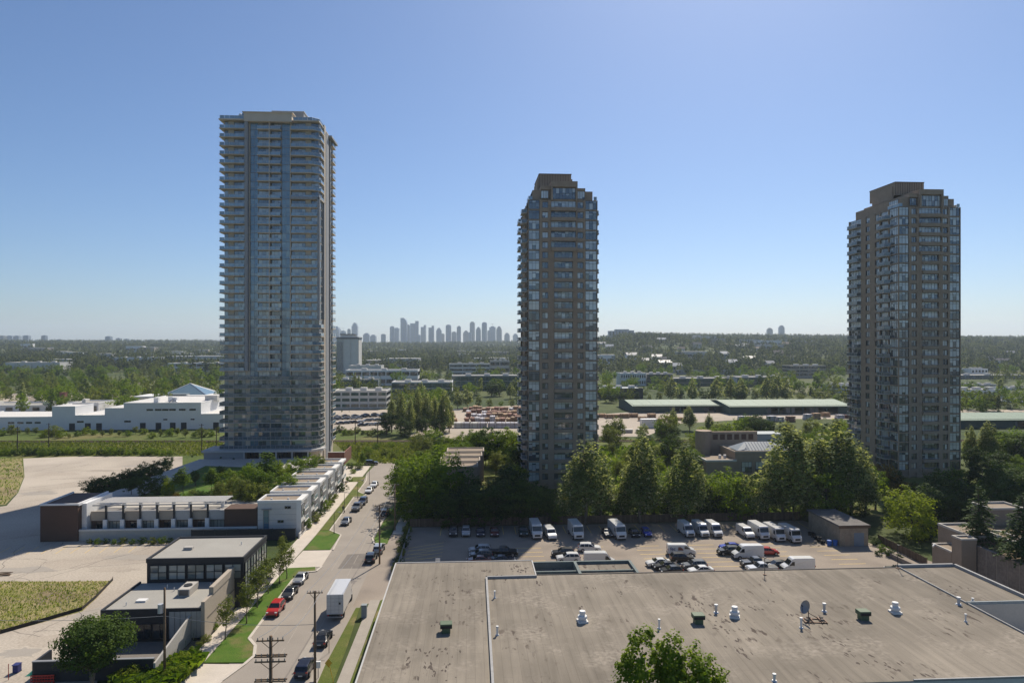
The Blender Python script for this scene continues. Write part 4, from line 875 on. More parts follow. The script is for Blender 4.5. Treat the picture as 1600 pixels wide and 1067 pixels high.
# ------------------------------------------------------------------ vehicles
def body_profile(m, prof, wf, mat=0):
    """side outline (x, z) swept to both sides by the width function wf(x, z)"""
    n = len(m.v); k = len(prof)
    m.v += [(x, -wf(x,z), z) for x, z in prof] + [(x, wf(x,z), z) for x, z in prof]
    m.f.append(tuple(range(n, n+k))); m.m.append(mat)
    m.f.append(tuple(n+k+i for i in reversed(range(k)))); m.m.append(mat)
    for i in range(k):
        j = (i+1)%k; m.f.append((n+i, n+k+i, n+k+j, n+j)); m.m.append(mat)
def lerp(a, b, t): return a+(b-a)*t
SPEC = {
 'sedan': dict(L=4.7, w=0.90, belt=0.95, roofz=1.43, rw=0.62, wb=(1.45,-1.38), wr=0.32,
   prof=[(-2.28,0.28),(-2.35,0.62),(-2.25,0.98),(-1.72,1.03),(-0.98,1.40),(-0.2,1.45),(0.35,1.41),(1.08,0.99),(2.05,0.84),(2.34,0.62),(2.30,0.26)],
   side=[[(-1.45,1.02),(-0.95,1.33),(-0.25,1.38),(-0.25,1.0)],[(-0.17,1.0),(-0.17,1.38),(0.3,1.34),(0.88,1.01)]], ws=((1.02,1.02),(0.38,1.39)), rwd=((-1.66,1.06),(-1.02,1.38)), hl=(2.22,0.68), tl=(-2.31,0.78)),
 'suv': dict(L=4.6, w=0.93, belt=1.05, roofz=1.68, rw=0.70, wb=(1.42,-1.35), wr=0.36,
   prof=[(-2.22,0.32),(-2.30,0.75),(-2.22,1.10),(-1.85,1.58),(-1.6,1.66),(-0.3,1.70),(0.3,1.64),(1.05,1.10),(1.98,1.00),(2.27,0.75),(2.24,0.30)],
   side=[[(-1.95,1.15),(-1.7,1.55),(-1.05,1.60),(-1.05,1.12)],[(-0.98,1.12),(-0.98,1.60),(-0.2,1.62),(-0.2,1.12)],[(-0.12,1.12),(-0.12,1.62),(0.28,1.56),(0.84,1.12)]], ws=((0.99,1.13),(0.34,1.61)), rwd=((-2.16,1.16),(-1.88,1.56)), hl=(2.14,0.84), tl=(-2.24,0.98)),
 'hatch': dict(L=4.1, w=0.86, belt=0.95, roofz=1.48, rw=0.63, wb=(1.28,-1.22), wr=0.31,
   prof=[(-1.98,0.28),(-2.06,0.66),(-1.98,0.98),(-1.55,1.42),(-0.9,1.49),(0.2,1.45),(0.98,0.98),(1.78,0.84),(2.06,0.6),(2.02,0.26)],
   side=[[(-1.62,1.0),(-1.4,1.36),(-0.25,1.42),(-0.25,1.0)],[(-0.17,1.0),(-0.17,1.42),(0.18,1.38),(0.78,1.0)]], ws=((0.92,1.01),(0.24,1.42)), rwd=((-1.92,1.04),(-1.6,1.40)), hl=(1.94,0.68), tl=(-2.02,0.82)),
 'pickup': dict(L=5.6, w=0.97, belt=1.12, roofz=1.82, rw=0.74, wb=(1.75,-1.65), wr=0.40,
   prof=[(-2.78,0.45),(-2.80,1.10),(-2.74,1.14),(-0.95,1.14),(-0.80,1.74),(-0.5,1.82),(0.35,1.80),(0.55,1.74),(1.22,1.16),(2.45,1.08),(2.78,0.85),(2.74,0.42)],
   side=[[(-0.82,1.18),(-0.70,1.68),(-0.1,1.72),(-0.1,1.18)],[(-0.02,1.18),(-0.02,1.72),(0.5,1.68),(1.02,1.18)]], ws=((1.16,1.20),(0.6,1.71)), rwd=((-0.94,1.2),(-0.83,1.70)), hl=(2.66,0.92), tl=(-2.78,0.95)),
 'van': dict(L=5.9, w=1.00, belt=1.3, roofz=2.65, rw=0.88, wb=(1.85,-1.75), wr=0.37,
   prof=[(-2.95,0.40),(-2.98,1.3),(-2.94,2.50),(-2.8,2.62),(0.9,2.66),(1.25,2.56),(2.05,1.46),(2.62,1.20),(2.95,0.88),(2.92,0.36)],
   side=[[(0.95,1.42),(0.95,2.10),(1.38,2.10),(1.86,1.45)]], ws=((2.02,1.52),(1.30,2.46)), rwd=None, hl=(2.80,1.0), tl=(-2.97,1.2)),
 'lowvan': dict(L=5.6, w=0.99, belt=1.25, roofz=2.1, rw=0.86, wb=(1.75,-1.65), wr=0.35,
   prof=[(-2.75,0.36),(-2.80,1.2),(-2.74,2.0),(-2.6,2.1),(0.7,2.14),(1.05,2.06),(1.75,1.38),(2.5,1.12),(2.8,0.82),(2.76,0.34)],
   side=[[(0.55,1.38),(0.55,1.92),(1.08,1.92),(1.55,1.4)]], ws=((1.72,1.42),(1.1,1.99)), rwd=None, hl=(2.66,0.94), tl=(-2.79,1.2)),
 'stepvan': dict(L=7.0, w=1.12, belt=1.5, roofz=3.0, rw=1.06, wb=(2.35,-1.95), wr=0.42,
   prof=[(-3.45,0.48),(-3.5,1.5),(-3.46,2.92),(-3.3,3.02),(2.3,3.04),(2.55,2.9),(2.86,1.70),(3.30,1.42),(3.45,1.25),(3.45,0.42)],
   side=[[(1.75,1.65),(1.75,2.5),(2.45,2.5),(2.66,1.65)]], ws=((2.84,1.76),(2.60,2.72)), rwd=None, hl=(3.42,1.0), tl=(-3.49,1.2)),
}
def make_vehicle(kind):
    s = SPEC[kind]; root = bpy.data.objects.new('vehicle', None); COL.objects.link(root); root.empty_display_size = 0.3
    belt, rz, w, rw, half = s['belt'], s['roofz'], s['w'], s['rw'], s['L']/2
    def wf(x, z):
        t = max(0, min(1, (z-belt)/(rz-belt))); ww = lerp(w, rw, t)
        e = max(0, abs(x)-half+0.55)/0.55; ww *= 1-0.10*e*e
        if z < 0.45: ww *= 0.95
        return ww
    m = MB(); body_profile(m, s['prof'], wf); m.build('body', M['car_white'], root, bevel=0.055, smooth=False)
    for sg in (-1, 1):
        for pl in s['side']:
            m = MB(); m.poly([(x, sg*(wf(x,z)+0.012), z) for x, z in pl]); m.build('side_window', M['glass_car'], root)
    def cross(pr, name, off):
        (x0,z0),(x1,z1) = pr; n = Vector((z1-z0, 0, x0-x1)).normalized()*0.012
        if off < 0: n = -n
        a, b = wf(x0,z0)-0.09, wf(x1,z1)-0.06
        MB().poly([(x0+n.x,-a,z0+n.z),(x0+n.x,a,z0+n.z),(x1+n.x,b,z1+n.z),(x1+n.x,-b,z1+n.z)]).build(name, M['glass_car'], root)
    cross(s['ws'], 'windscreen', 1)
    if s['rwd']: cross(s['rwd'], 'rear_window', -1)
    r = s['wr']; ty = MB(); n = 18
    for y, rr in ((-0.11,r*0.9),(-0.09,r),(0.09,r),(0.11,r*0.9)):
        for i in range(n): ty.v.append((rr*math.cos(2*math.pi*i/n), y, rr*math.sin(2*math.pi*i/n)))
    for q in range(3):
        for i in range(n):
            j=(i+1)%n; ty.f.append((q*n+i,q*n+j,(q+1)*n+j,(q+1)*n+i)); ty.m.append(0)
    ty.f.append(tuple(range(n))); ty.m.append(0); ty.f.append(tuple(3*n+i for i in reversed(range(n)))); ty.m.append(0)
    tym = ty.mesh('wheel', M['tyre'])
    ri = MB()
    for i in range(12): ri.v.append((r*0.62*math.cos(2*math.pi*i/12), 0, r*0.62*math.sin(2*math.pi*i/12)))
    ri.f.append(tuple(range(12))); ri.m.append(0)
    ri.v.append((0,-0.02,0)); rim = ri.mesh('rim', M['rim'])
    for x in s['wb']:
        for sg in (-1, 1):
            o = link('wheel', tym, root, (x, sg*(w-0.07), r)); link('rim', rim, o, (0, sg*0.118, 0))
    hx, hz = s['hl']; txx, tz = s['tl']
    for sg in (-1, 1):
        MB().box(hx-0.12,hx+0.1,sg*w*0.70-0.17,sg*w*0.70+0.17,hz-0.07,hz+0.07).build('headlight', M['lamp_glass'], root)
        MB().box(txx-0.03,txx+0.08,sg*w*0.78-0.13,sg*w*0.78+0.13,tz-0.11,tz+0.11).build('tail_light', M['lamp_red'], root)
        wx, wz = s['ws'][0]
        MB().box(wx-0.35,wx-0.15,sg*(w+0.11)-0.09,sg*(w+0.11)+0.09,wz+0.02,wz+0.2).build('mirror', M['trim_black'], root)
    pf, pr = s['prof'][-1], s['prof'][0]
    MB().box(half-0.2,half+0.012,-w*0.72,w*0.72,0.26,0.5).build('bumper', M['trim_black'], root)
    MB().box(-half-0.01,-half+0.2,-w*0.78,w*0.78,0.30,0.5).build('bumper', M['trim_black'], root)
    MB().box(-half-0.03,-half-0.012,-0.26,0.26,0.56,0.7).build('number_plate', M['plate'], root)
    if kind == 'stepvan': MB().box(2.9,3.475,-0.6,0.6,0.75,1.15).build('grille', M['trim_black'], root)
    if kind == 'van': MB().box(2.7,2.975,-0.62,0.62,0.62,0.98).build('grille', M['trim_black'], root)
    if kind == 'pickup': MB().box(-2.7,-1.02,-0.78,0.78,1.141,1.15).build('bed', M['trim_black'], root)
    return root
PROTO = {}
CATN = {'sedan':('parked_car','car'),'suv':('parked_suv','car'),'hatch':('hatchback_car','car'),'pickup':('pickup_truck','pickup'),'van':('cargo_van','van'),'lowvan':('cargo_van','van'),'stepvan':('step_van','van')}
def vehicle(kind, a, b_, head, colour, label, group=None, scale=1.0):
    """head: degrees in the street frame, 0 = nose to the right, -90 = nose to the camera"""
    if kind not in PROTO: PROTO[kind] = make_vehicle(kind); r = PROTO[kind]
    else: r = dup(PROTO[kind])
    x, y = W(a, b_); r.location = (x, y, 0.02); r.rotation_euler = (0, 0, TH+R(head)); r.name = CATN[kind][0]
    r.scale = (scale,)*3
    tag(r, label, CATN[kind][1], group)
    for c in r.children:
        if c.name.split('.')[0] == 'body':
            c.material_slots[0].link = 'OBJECT'; c.material_slots[0].material = M['car_'+colour]
    return r
def vq(kind, px, py, head, colour, label, group='vehicles in the parking lot', scale=1.0):
    a, b_ = Q(px, py); return vehicle(kind, a, b_, head, colour, label, group, scale)
# back row, noses toward the camera (pixel = nose on the ground, moved back half a length)
def back(kind, px, py, colour, label, head=-90, scale=1.0):
    a, b_ = Q(px, py); L = SPEC[kind]['L']*scale/2
    return vehicle(kind, a-math.cos(R(head))*L, b_-math.sin(R(head))*L, head, colour, label, 'vehicles in the parking lot', scale)
back('suv',708,840,'charcoal','dark SUV in tower shade, leftmost of the row along the fence')
back('suv',728,840,'silver','silver-white SUV parked at the fence between two dark cars')
back('sedan',751,840,'navy','dark blue sedan at the fence, right of the silver SUV')
back('sedan',773,840,'maroon','dark red sedan at the fence in tower shade')
back('suv',819,840,'green','dark green SUV at the fence just left of the boxy vans')
back('stepvan',840,844,'vanwhite','white boxy step van, leftmost of three, beside a smaller van',-88)
back('lowvan',864,845,'vanwhite','white cargo van squeezed beside the leftmost step van',-83)
back('stepvan',905,845,'vanwhite','white boxy step van, middle one of three at the fence',-86)
back('sedan',952,841,'charcoal','dark car under the trees between two white step vans')
back('stepvan',972,845,'vanwhite','white boxy step van, rightmost of three under the trees',-84)
back('sedan',995,841,'black','black car under the trees beside the rightmost step van')
back('hatch',1014,840,'blue','bright blue small car at the fence in dappled shade')
back('van',1080,841,'vanwhite','white high-roof van, leftmost of three side by side at the fence',-86)
back('van',1103,841,'vanwhite','white high-roof van, middle of three side by side at the fence',-86)
back('van',1124,841,'vanwhite','white high-roof van, rightmost of three side by side at the fence',-86)
back('lowvan',1174,843,'vanwhite','white van at the left end of the row near the shed',-86)
back('stepvan',1197,845,'vanwhite','white courier van beside the low van, leftmost of three near the shed',-86,0.93)
back('stepvan',1222,848,'vanwhite','white courier van, middle of three near the shed',-86,0.93)
back('stepvan',1247,850,'vanwhite','white courier van, closest to the shed',-86,0.93)
# left middle cluster
vq('suv',750,864,182,'silver','silver SUV, rearmost of three side by side in tower shade')
vq('suv',751,872,183,'grey','grey SUV between a silver and a red car in tower shade')
vq('sedan',748,880,181,'maroon','dark red car half hidden behind the roof edge in tower shade')
vq('pickup',787,868,-2,'black','black pickup in tower shade right of the silver SUV')
vq('sedan',786,879,-1,'navy','dark blue sedan behind the roof edge in tower shade')
# centre left
vq('suv',880,869,178,'charcoal','dark SUV half hidden behind a white SUV')
vq('suv',888,877,180,'white','white SUV just behind the light well of the roof')
vq('suv',921,861,-8,'white','white compact SUV pointing right, in the open lane')
vq('van',937,884,-3,'vanwhite','white high-roof van pointing right, behind the roof light well')
# centre
fedv = vq('lowvan',1064,866,-6,'white','white low van with blue lettering and a red picture on its side',scale=0.98)
vq('suv',1066,877,-3,'black','black SUV parked against the lettered white van')
vq('sedan',1029,884,184,'white','white sedan at the left end of the middle cluster')
vq('sedan',1040,889,183,'charcoal','dark grey sedan between the white sedan and a black hatchback')
vq('hatch',1049,896,182,'black','black hatchback at the roof edge, nearest of its row')
vq('suv',1085,889,-178,'grey','grey SUV right of the black hatchback')
vq('sedan',1095,896,-176,'white','white sedan at the roof edge right of the black hatchback')
# centre right
vq('sedan',1142,859,176,'blue','bright blue sedan behind the large white van')
vq('suv',1139,866,178,'charcoal','dark SUV mostly hidden behind the large white van')
vq('van',1168,872,180,'white','large white high-roof van pointing left, in front of the red car')
vq('hatch',1200,866,-2,'red','bright red hatchback behind the large white van')
vq('pickup',1181,885,180,'charcoal','dark pickup behind the grey pickup at the roof edge')
vq('pickup',1190,894,180,'silver','silver pickup at the roof edge')
vq('hatch',1213,888,182,'charcoal','dark hatchback beside the rightmost white van')
vq('van',1246,893,180,'white','white high-roof van at the roof edge, rightmost in the lot')
vq('sedan',1404,896,150,'black','black car in the alley beside the low concrete wall')
# lettering and picture on the side of the white van
cu = bpy.data.curves.new('lettering', 'FONT'); cu.body = 'fec'; cu.size = 0.95; cu.extrude = 0.004
tmp = bpy.data.objects.new('lettering', cu); COL.objects.link(tmp); dg = bpy.context.evaluated_depsgraph_get()
lm = bpy.data.meshes.new_from_object(tmp.evaluated_get(dg)); bpy.data.objects.remove(tmp)
lm.materials.clear(); lm.materials.append(M['navy_bin'])
o = link('lettering', lm, fedv, (-2.35,-1.005,1.08)); o.rotation_euler = (R(90),0,0)
MB().poly([(-0.75,-1.004,1.1),(0.35,-1.004,1.1),(0.1,-0.975,1.5),(-0.3,-0.955,1.75),(-0.7,-0.96,1.7)]).build('picture', M['brick_red'], fedv)

# ------------------------------------------------------------------ vehicles on the street
SG = 'vehicles parked along the street'
vq('suv',580,876,90-2,'black','black SUV at the right kerb, in the shadow patch',SG)
vq('suv',592,862,90-2,'silver','silver SUV at the right kerb just beyond the black one',SG)
vq('suv',601,805,90-3,'black','black SUV at the right kerb beside the trees',SG)
vq('suv',477,1050,90-2,'navy','dark blue SUV at the bottom edge, nearest on the street',SG)
vq('sedan',505,1003,90-2,'black','black sedan parked behind the box truck',SG)
vq('suv',431,957,-92,'red','bright red SUV parked at the left kerb',SG)
vq('sedan',453,931,-92,'charcoal','dark sedan between the red SUV and the silver sedan',SG)
vq('sedan',470,908,-92,'silver','silver sedan parked last in front of the driveway',SG)
vq('sedan',541,818,-93,'grey','grey sedan at the left kerb just past the driveway lawn',SG)
vq('pickup',558,796,-93,'grey','grey pickup at the left kerb opposite the townhouses',SG)
vq('suv',567,787,-93,'navy','dark blue SUV right behind the grey pickup',SG)
vq('sedan',577,769,-93,'white','white sedan at the left kerb, nearer of two',SG)
vq('sedan',585,760,-93,'white','white sedan at the left kerb, farther of two',SG)
vq('suv',580,726,5,'black','black van at the far end of the street before the meadow',SG)
# box truck
a, b_ = -20.3, 104.0; t = sthing('box_truck', 'white box truck parked on the right side of the street', 'truck', a, b_, 0.02, R(90), SG)
bx = MB().box(0,6.9,-1.25,1.25,1.05,4.0).build('cargo_box', M['vanwhite'] if 'vanwhite' in M else M['car_vanwhite'], t, bevel=0.05)
m = MB(); m.box(-0.03,0.0,-1.2,1.2,1.05,1.15); m.box(-0.03,0.0,-1.2,1.2,3.85,3.95); m.box(-0.03,0.0,-1.22,-1.14,1.15,3.85); m.box(-0.03,0.0,1.14,1.22,1.15,3.85); m.box(-0.03,0.0,-0.03,0.03,1.15,3.85); m.build('door_frame', M['galvanised'], bx)
for y in (-0.6,0.6): MB().box(-0.045,-0.01,y-0.02,y+0.02,1.15,3.85).build('lock_bar', M['steel_grey'], bx)
for z in (1.7,2.3,2.9,3.4): MB().box(-0.025,-0.004,-1.14,1.14,z,z+0.025).build('panel_line', M['steel_grey'], bx)
MB().box(-0.03,-0.005,-0.85,-0.55,2.5,2.8).build('placard', M['trim_black'], bx)
MB().box(-0.1,8.6,-0.5,0.5,0.6,1.0).build('chassis', M['trim_black'], t)
m = MB(); body_profile(m, [(7.0,0.55),(7.0,2.6),(7.2,2.7),(8.0,2.65),(8.55,1.75),(9.1,1.55),(9.2,0.55)], lambda x,z: 1.05 if z<1.8 else lerp(1.05,0.9,(z-1.8)/0.9)); m.build('cab', M['car_vanwhite'], t, bevel=0.05)
for sg in (-1,1): MB().poly([(7.35,sg*1.062,1.75),(8.35,sg*1.062,1.75),(7.95,sg*0.935,2.5),(7.35,sg*0.935,2.5)]).build('side_window', M['glass_car'], t)
MB().poly([(8.58,-0.95,1.78),(8.58,0.95,1.78),(8.06,0.88,2.6),(8.06,-0.88,2.6)]).build('windscreen', M['glass_car'], t)
wm = MB()
for y in (-0.15,0.15):
    for i in range(18): wm.v.append((0.48*math.cos(2*math.pi*i/18), y, 0.48*math.sin(2*math.pi*i/18)))
for i in range(18): wm.f.append((i,(i+1)%18,18+(i+1)%18,18+i)); wm.m.append(0)
wm.f.append(tuple(range(18))); wm.m.append(0); wm.f.append(tuple(18+i for i in reversed(range(18)))); wm.m.append(0)
wmm = wm.mesh('wheel', M['tyre'])
for x in (1.6, 8.3):
    for sg in (-1,1): link('wheel', wmm, t, (x, sg*0.98, 0.48))
MB().box(-0.15,0.0,-1.2,1.2,0.55,0.75).build('bumper', M['steel_grey'], t)
for sg in (-1,1): MB().box(-0.05,0.02,sg*1.0-0.12,sg*1.0+0.12,0.8,1.0).build('tail_light', M['lamp_red'], t)

# ------------------------------------------------------------------ simple distant cars for the far car park and yards
def small_car():
    m = MB(); body_profile(m, SPEC['sedan']['prof'], lambda x,z: lerp(.9,.64,max(0,min(1,(z-.95)/.48))))
    for sg in (-1,1):
        m.poly([(-1.45,sg*(.9),1.03),(-0.95,sg*.70,1.34),(0.3,sg*.70,1.36),(0.88,sg*.9,1.02)],1)
    m.poly([(1.03,-.8,1.04),(1.03,.8,1.04),(.4,.6,1.4),(.4,-.6,1.4)],1); m.poly([(-1.68,-.8,1.07),(-1.68,.8,1.07),(-1.03,.6,1.39),(-1.03,-.6,1.39)],1)
    for x in (1.45,-1.38):
        for sg in (-1,1): m.box(x-.3,x+.3,sg*.86-.08,sg*.86+.08,0,.6,2)
    return m.mesh('far_car', [M['car_white'], M['glass_car'], M['tyre']])
SC = small_car(); NCAR = [0]
CN = ['white','silver','grey','black','charcoal','navy','red','gold']
CNW = {'white':'white','silver':'silver','grey':'grey','black':'black','charcoal':'dark grey','navy':'dark blue','red':'red','gold':'tan'}
def far_car(px, py, rz, colour, label, group):
    x, y = G(px, py); o = link('parked_car', SC, None, (x,y,0.02), rz); o.material_slots[0].link='OBJECT'; o.material_slots[0].material=M['car_'+colour]
    tag(o, label, 'car', group)
cnt = {}
rows = [('back left row',526,600,648,6,8.5),('middle left row',524,560,654,6,8.0),('front left row',524,562,661,6,7.5),('back right row',566,606,650,6,7.5),('middle right row',574,606,656,5,7.5),('front right row',566,604,663,6,7.5)]
for nm, x0, x1, py, n, _ in rows:
    for i in range(n):
        px = lerp(x0, x1, i/(n-1)) if n>1 else x0
        far_car(px+rnd.uniform(-1,1), py+ (x1-px)*0.06+rnd.uniform(-.4,.4), TH+R(rnd.choice([20,200])+rnd.uniform(-3,3)), rnd.choice(CN[:6]), ordn(i)+' car from the left in the '+nm+' of the far car park', 'cars in the far car park')
for i,(px,py,c) in enumerate(((956,672,'white'),(968,671,'charcoal'),(1527,650,'charcoal'),(1538,649,'white'),(1549,648,'white'),(1560,651,'grey'),(150,629,'white'),(158,628,'grey'),(166,627,'white'),(128,632,'silver'))):
    far_car(px,py,TH+R(rnd.choice([0,180,15])),c,ordn(i)+' of the small cars scattered in the distant yards, counted along the list of yards' if False else CNW[c]+' car in a distant yard, '+('beside the white container' if px<1000 and px>900 else 'near the right green shed' if px>1500 else 'behind the white factory')+', '+ordn([956,968].index(px) if px in (956,968) else [1527,1538,1549,1560].index(px) if px>1500 else [128,150,158,166].index(px))+' from the left','cars in distant yards')
# ------------------------------------------------------------------ dark commercial building beside the street
t = sthing('commercial_building', 'dark two-level showroom building with grey flat roofs beside the street', 'building', -51.5, 98.6)
b = MB(); b.box(0,13.9,0,11.4,0,4.2); b.box(1.0,15.8,11.5,23.5,0,7.7); b.build('wall', M['black_panel'], t)
b = MB(); b.box(0.25,13.7,0.25,11.3,4.2,4.3); b.box(1.25,15.6,11.7,23.3,7.7,7.8); b.build('roof', M['grey_roof'], t)
b = MB()
for x0,x1,y0,y1,z in ((0,13.9,-0.05,0.2,4.2),(-0.05,0.2,0.2,11.4,4.2),(0.9,15.9,11.4,11.7,7.7),(0.9,1.2,11.7,23.5,7.7),(0.9,15.9,23.3,23.6,7.7),(15.6,15.9,11.7,23.3,7.7)): b.box(x0,x1,y0,y1,z-0.3,z+0.35)
b.build('parapet', M['black_panel'], t)
def mull(face, x, y, z, w, h, nx, ny): return win(t, x, y, z, w, h, nx, ny, face=face, gl='glass_shop', t=0.09, d=0.14)
for i in range(5): mull('f', 1.5+2.85*i, 11.42, 4.75, 2.6, 2.3, 2, 2)
for i in range(4): mull('r', 15.82, 11.9+2.9*i, 0.5, 2.7, 6.6, 2, 4)
MB().box(9.3,13.9,-0.08,-0.02,0.4,4.1).build('panel', M['cement_panel'], t)
for i in range(6): MB().box(9.3+0.76*i,9.34+0.76*i,-0.12,-0.08,0.4,4.1).build('panel_joint', M['patch_dark'], t)
for i in range(4): win(t,0.6+2.15*i,-0.02,0.4,2.0,2.1,2,1,gl='glass_dark')
b = MB(); b.box(13.9,14.4,-0.6,12,0,5.6); b.build('side_wall', M['beige'], t)
b = MB(); b.box(13.86,14.5,2.4,12.2,5.6,6.6); b.build('side_wall_upper', M['beige'], t)
b = MB(); b.box(14.42,14.47,0.4,12,3.0,3.12); b.build('reveal', M['patch_dark'], t)
b = MB(); b.box(15.9,19.0,14,16.5,2.9,3.05); b.build('canopy', M['dark_metal'], t)
u = MB(); u.box(8.3,10.0,5.2,8.6,4.3,5.35); ac = u.build('air_handler', M['cement_panel'], t)
for i in range(3): MB().box(8.28,8.3,5.5+0.95*i,6.2+0.95*i,4.5,5.2).build('louvre', M['dark_metal'], ac)
MB().box(8.5,9.8,5.16,5.2,4.45,5.2).build('louvre', M['patch_dark'], ac)
MB().cyl(9.15,6.9,5.35,5.5,0.6,0.6,14).build('fan', M['dark_metal'], ac)
MB().box(3.2,4.6,3.2,4.2,4.3,4.55).build('skylight', M['white_paint'], t)
MB().box(4.5,5.9,16.5,17.3,7.8,8.25).build('roof_unit', M['cement_panel'], t)
for x,y,z in ((2.4,2.2,4.3),(6.8,7.6,4.3),(11.5,9.4,4.3),(5.2,9,4.3),(13,19,7.8)): MB().cyl(x,y,z,z+0.5,0.07,0.07,8).build('roof_pipe', M['white_paint'], t)
# dark yard walls in front
t = sthing('yard_wall', 'low dark wall around the yard of the showroom', 'wall', -53.9, 87.6)
MB().box(0,14.5,0,0.3,0,2.5).build('wall', M['black_panel'], t); MB().box(0,0.3,0.3,3.5,0,2.5).build('wall', M['black_panel'], t)
MB().box(-0.04,14.55,-0.05,0.36,2.5,2.6).build('coping', M['steel_grey'], t)
m = MB(); m.poly([(14.5,0.0,0),(14.5,11,0),(14.5,11,3.6),(14.5,0,2.0)]); m.poly([(14.75,0.0,0),(14.75,11,0),(14.75,11,3.6),(14.75,0,2.0)]); m.poly([(14.5,0,2.0),(14.75,0,2.0),(14.75,11,3.6),(14.5,11,3.6)]); m.poly([(14.5,0,0),(14.75,0,0),(14.75,0,2),(14.5,0,2)]); m.build('ramp_wall', M['cement_panel'], t)
ssheet('yard_floor', [(-53.6,88),(-39.4,88),(-37.4,98.5),(-53.6,98.5)], 'patch_dark', 0.018)
# ------------------------------------------------------------------ things at the bottom left
a, b_ = Q(26,1050); t = sthing('wheelie_bin', 'dark blue wheelie bin on the gravel, bottom left', 'bin', a, b_)
m = MB(); m.prism([(-0.32,-0.36),(0.32,-0.36),(0.36,0.4),(-0.36,0.4)],0.08,1.0); m.build('body', M['navy_bin'], t, bevel=0.03); MB().box(-0.38,0.38,-0.42,0.44,1.0,1.08).build('lid', M['navy_bin'], t)
for sx in (-0.3,0.3): MB().tube([(sx-.04,.36,.1),(sx+.04,.36,.1)],0.1,10).build('wheel', M['tyre'], t)
a, b_ = Q(66,1050); t = sthing('tarpaulin_heap', 'green tarpaulin over a small heap beside the dark wall', 'tarpaulin', a, b_)
m = MB(); n=10
for i in range(n+1):
    for j in range(n+1):
        u_, v_ = i/n*2-1, j/n*2-1; m.v.append((u_*1.5, v_*1.0, max(0.02, 0.75*(1-u_*u_)*(1-v_*v_)+0.08*math.sin(7*u_+3*v_))))
for i in range(n):
    for j in range(n): m.f.append((i*(n+1)+j,(i+1)*(n+1)+j,(i+1)*(n+1)+j+1,i*(n+1)+j+1)); m.m.append(0)
m.build('cover', M['tarp_green'], t, smooth=True)
a, b_ = Q(66,1069); t = sthing('plastic_barrier', 'red plastic barrier at the bottom edge, left', 'barrier', a, b_)
for z in (0.35,0.7,1.0): MB().box(-1.4,1.4,-0.04,0.04,z,z+0.16).build('rail', M['red_plastic'], t)
for i in range(9): MB().box(-1.4+0.33*i,-1.34+0.33*i,-0.03,0.03,0.1,1.1).build('bar', M['red_plastic'], t)
for x in (-1.2,1.2): MB().box(x-0.1,x+0.1,-0.35,0.35,0,0.1).build('foot', M['red_plastic'], t)
a, b_ = Q(13,1062); t = sthing('marker_post', 'thin orange marker post in the bottom left corner', 'post', a, b_); MB().tube([(0,0,0),(0,0,2.0)],0.045,6).build('post', M['red_plastic'], t)
a, b_ = Q(4,898); t = sthing('plank_pile', 'small pile of old planks at the left edge of the lot', 'planks', a, b_)
for i in range(6):
    o = MB().box(-1.4,1.4,-0.1,0.1,0,0.08).build('plank', M['wood'], t, (rnd.uniform(-.3,.3),0.24*i-.6,0.05+0.09*(i%3)),R(rnd.uniform(-12,12)))
# black silt fence around the weed field
t = sthing('silt_fence', 'low black silt fence along the edge of the weed field', 'fence', *Q(176,907))
pts = [G(*p) for p in ((176,907),(150,934),(128,953),(60,973),(0,990),(-100,1016))]
px0 = G(176,907)
m = MB()
for p, q in zip(pts, pts[1:]):
    for z0, z1, yy in ((0,0.55,0.0),): m.poly([(p[0],p[1],z0),(q[0],q[1],z0),(q[0],q[1],z1),(p[0],p[1],z1)])
t.rotation_euler = (0,0,0)
m.v = [(x-t.location.x, y-t.location.y, z) for x,y,z in m.v]; m.build('fabric', M['trim_black'], t)
for p, q in zip(pts, pts[1:]):
    n = max(1,int(math.hypot(q[0]-p[0],q[1]-p[1])/3))
    for i in range(n):
        MB().box(-0.03,0.03,-0.03,0.03,0,0.75).build('stake', M['wood'], t, (lerp(p[0],q[0],i/n)-t.location.x, lerp(p[1],q[1],i/n)-t.location.y, 0))
# wire fence with vines beside the pavement
t = sthing('wire_fence', 'green wire fence beside the pavement at the bottom left', 'fence', -38.6, 80)
for i in range(9): MB().tube([(0.06*i,i*2.4,0),(0.06*i,i*2.4,1.8)],0.03,6).build('post', M['green_metal'], t)
m = MB()
for i in range(130): m.beam((0.0037*i*0.75*2.5*0.2+0.0,i*0.15,0.05),(0.0,i*0.15+0.01,1.75),0.005)
tag(m.build('wire', M['green_metal'], t), kind='stuff')

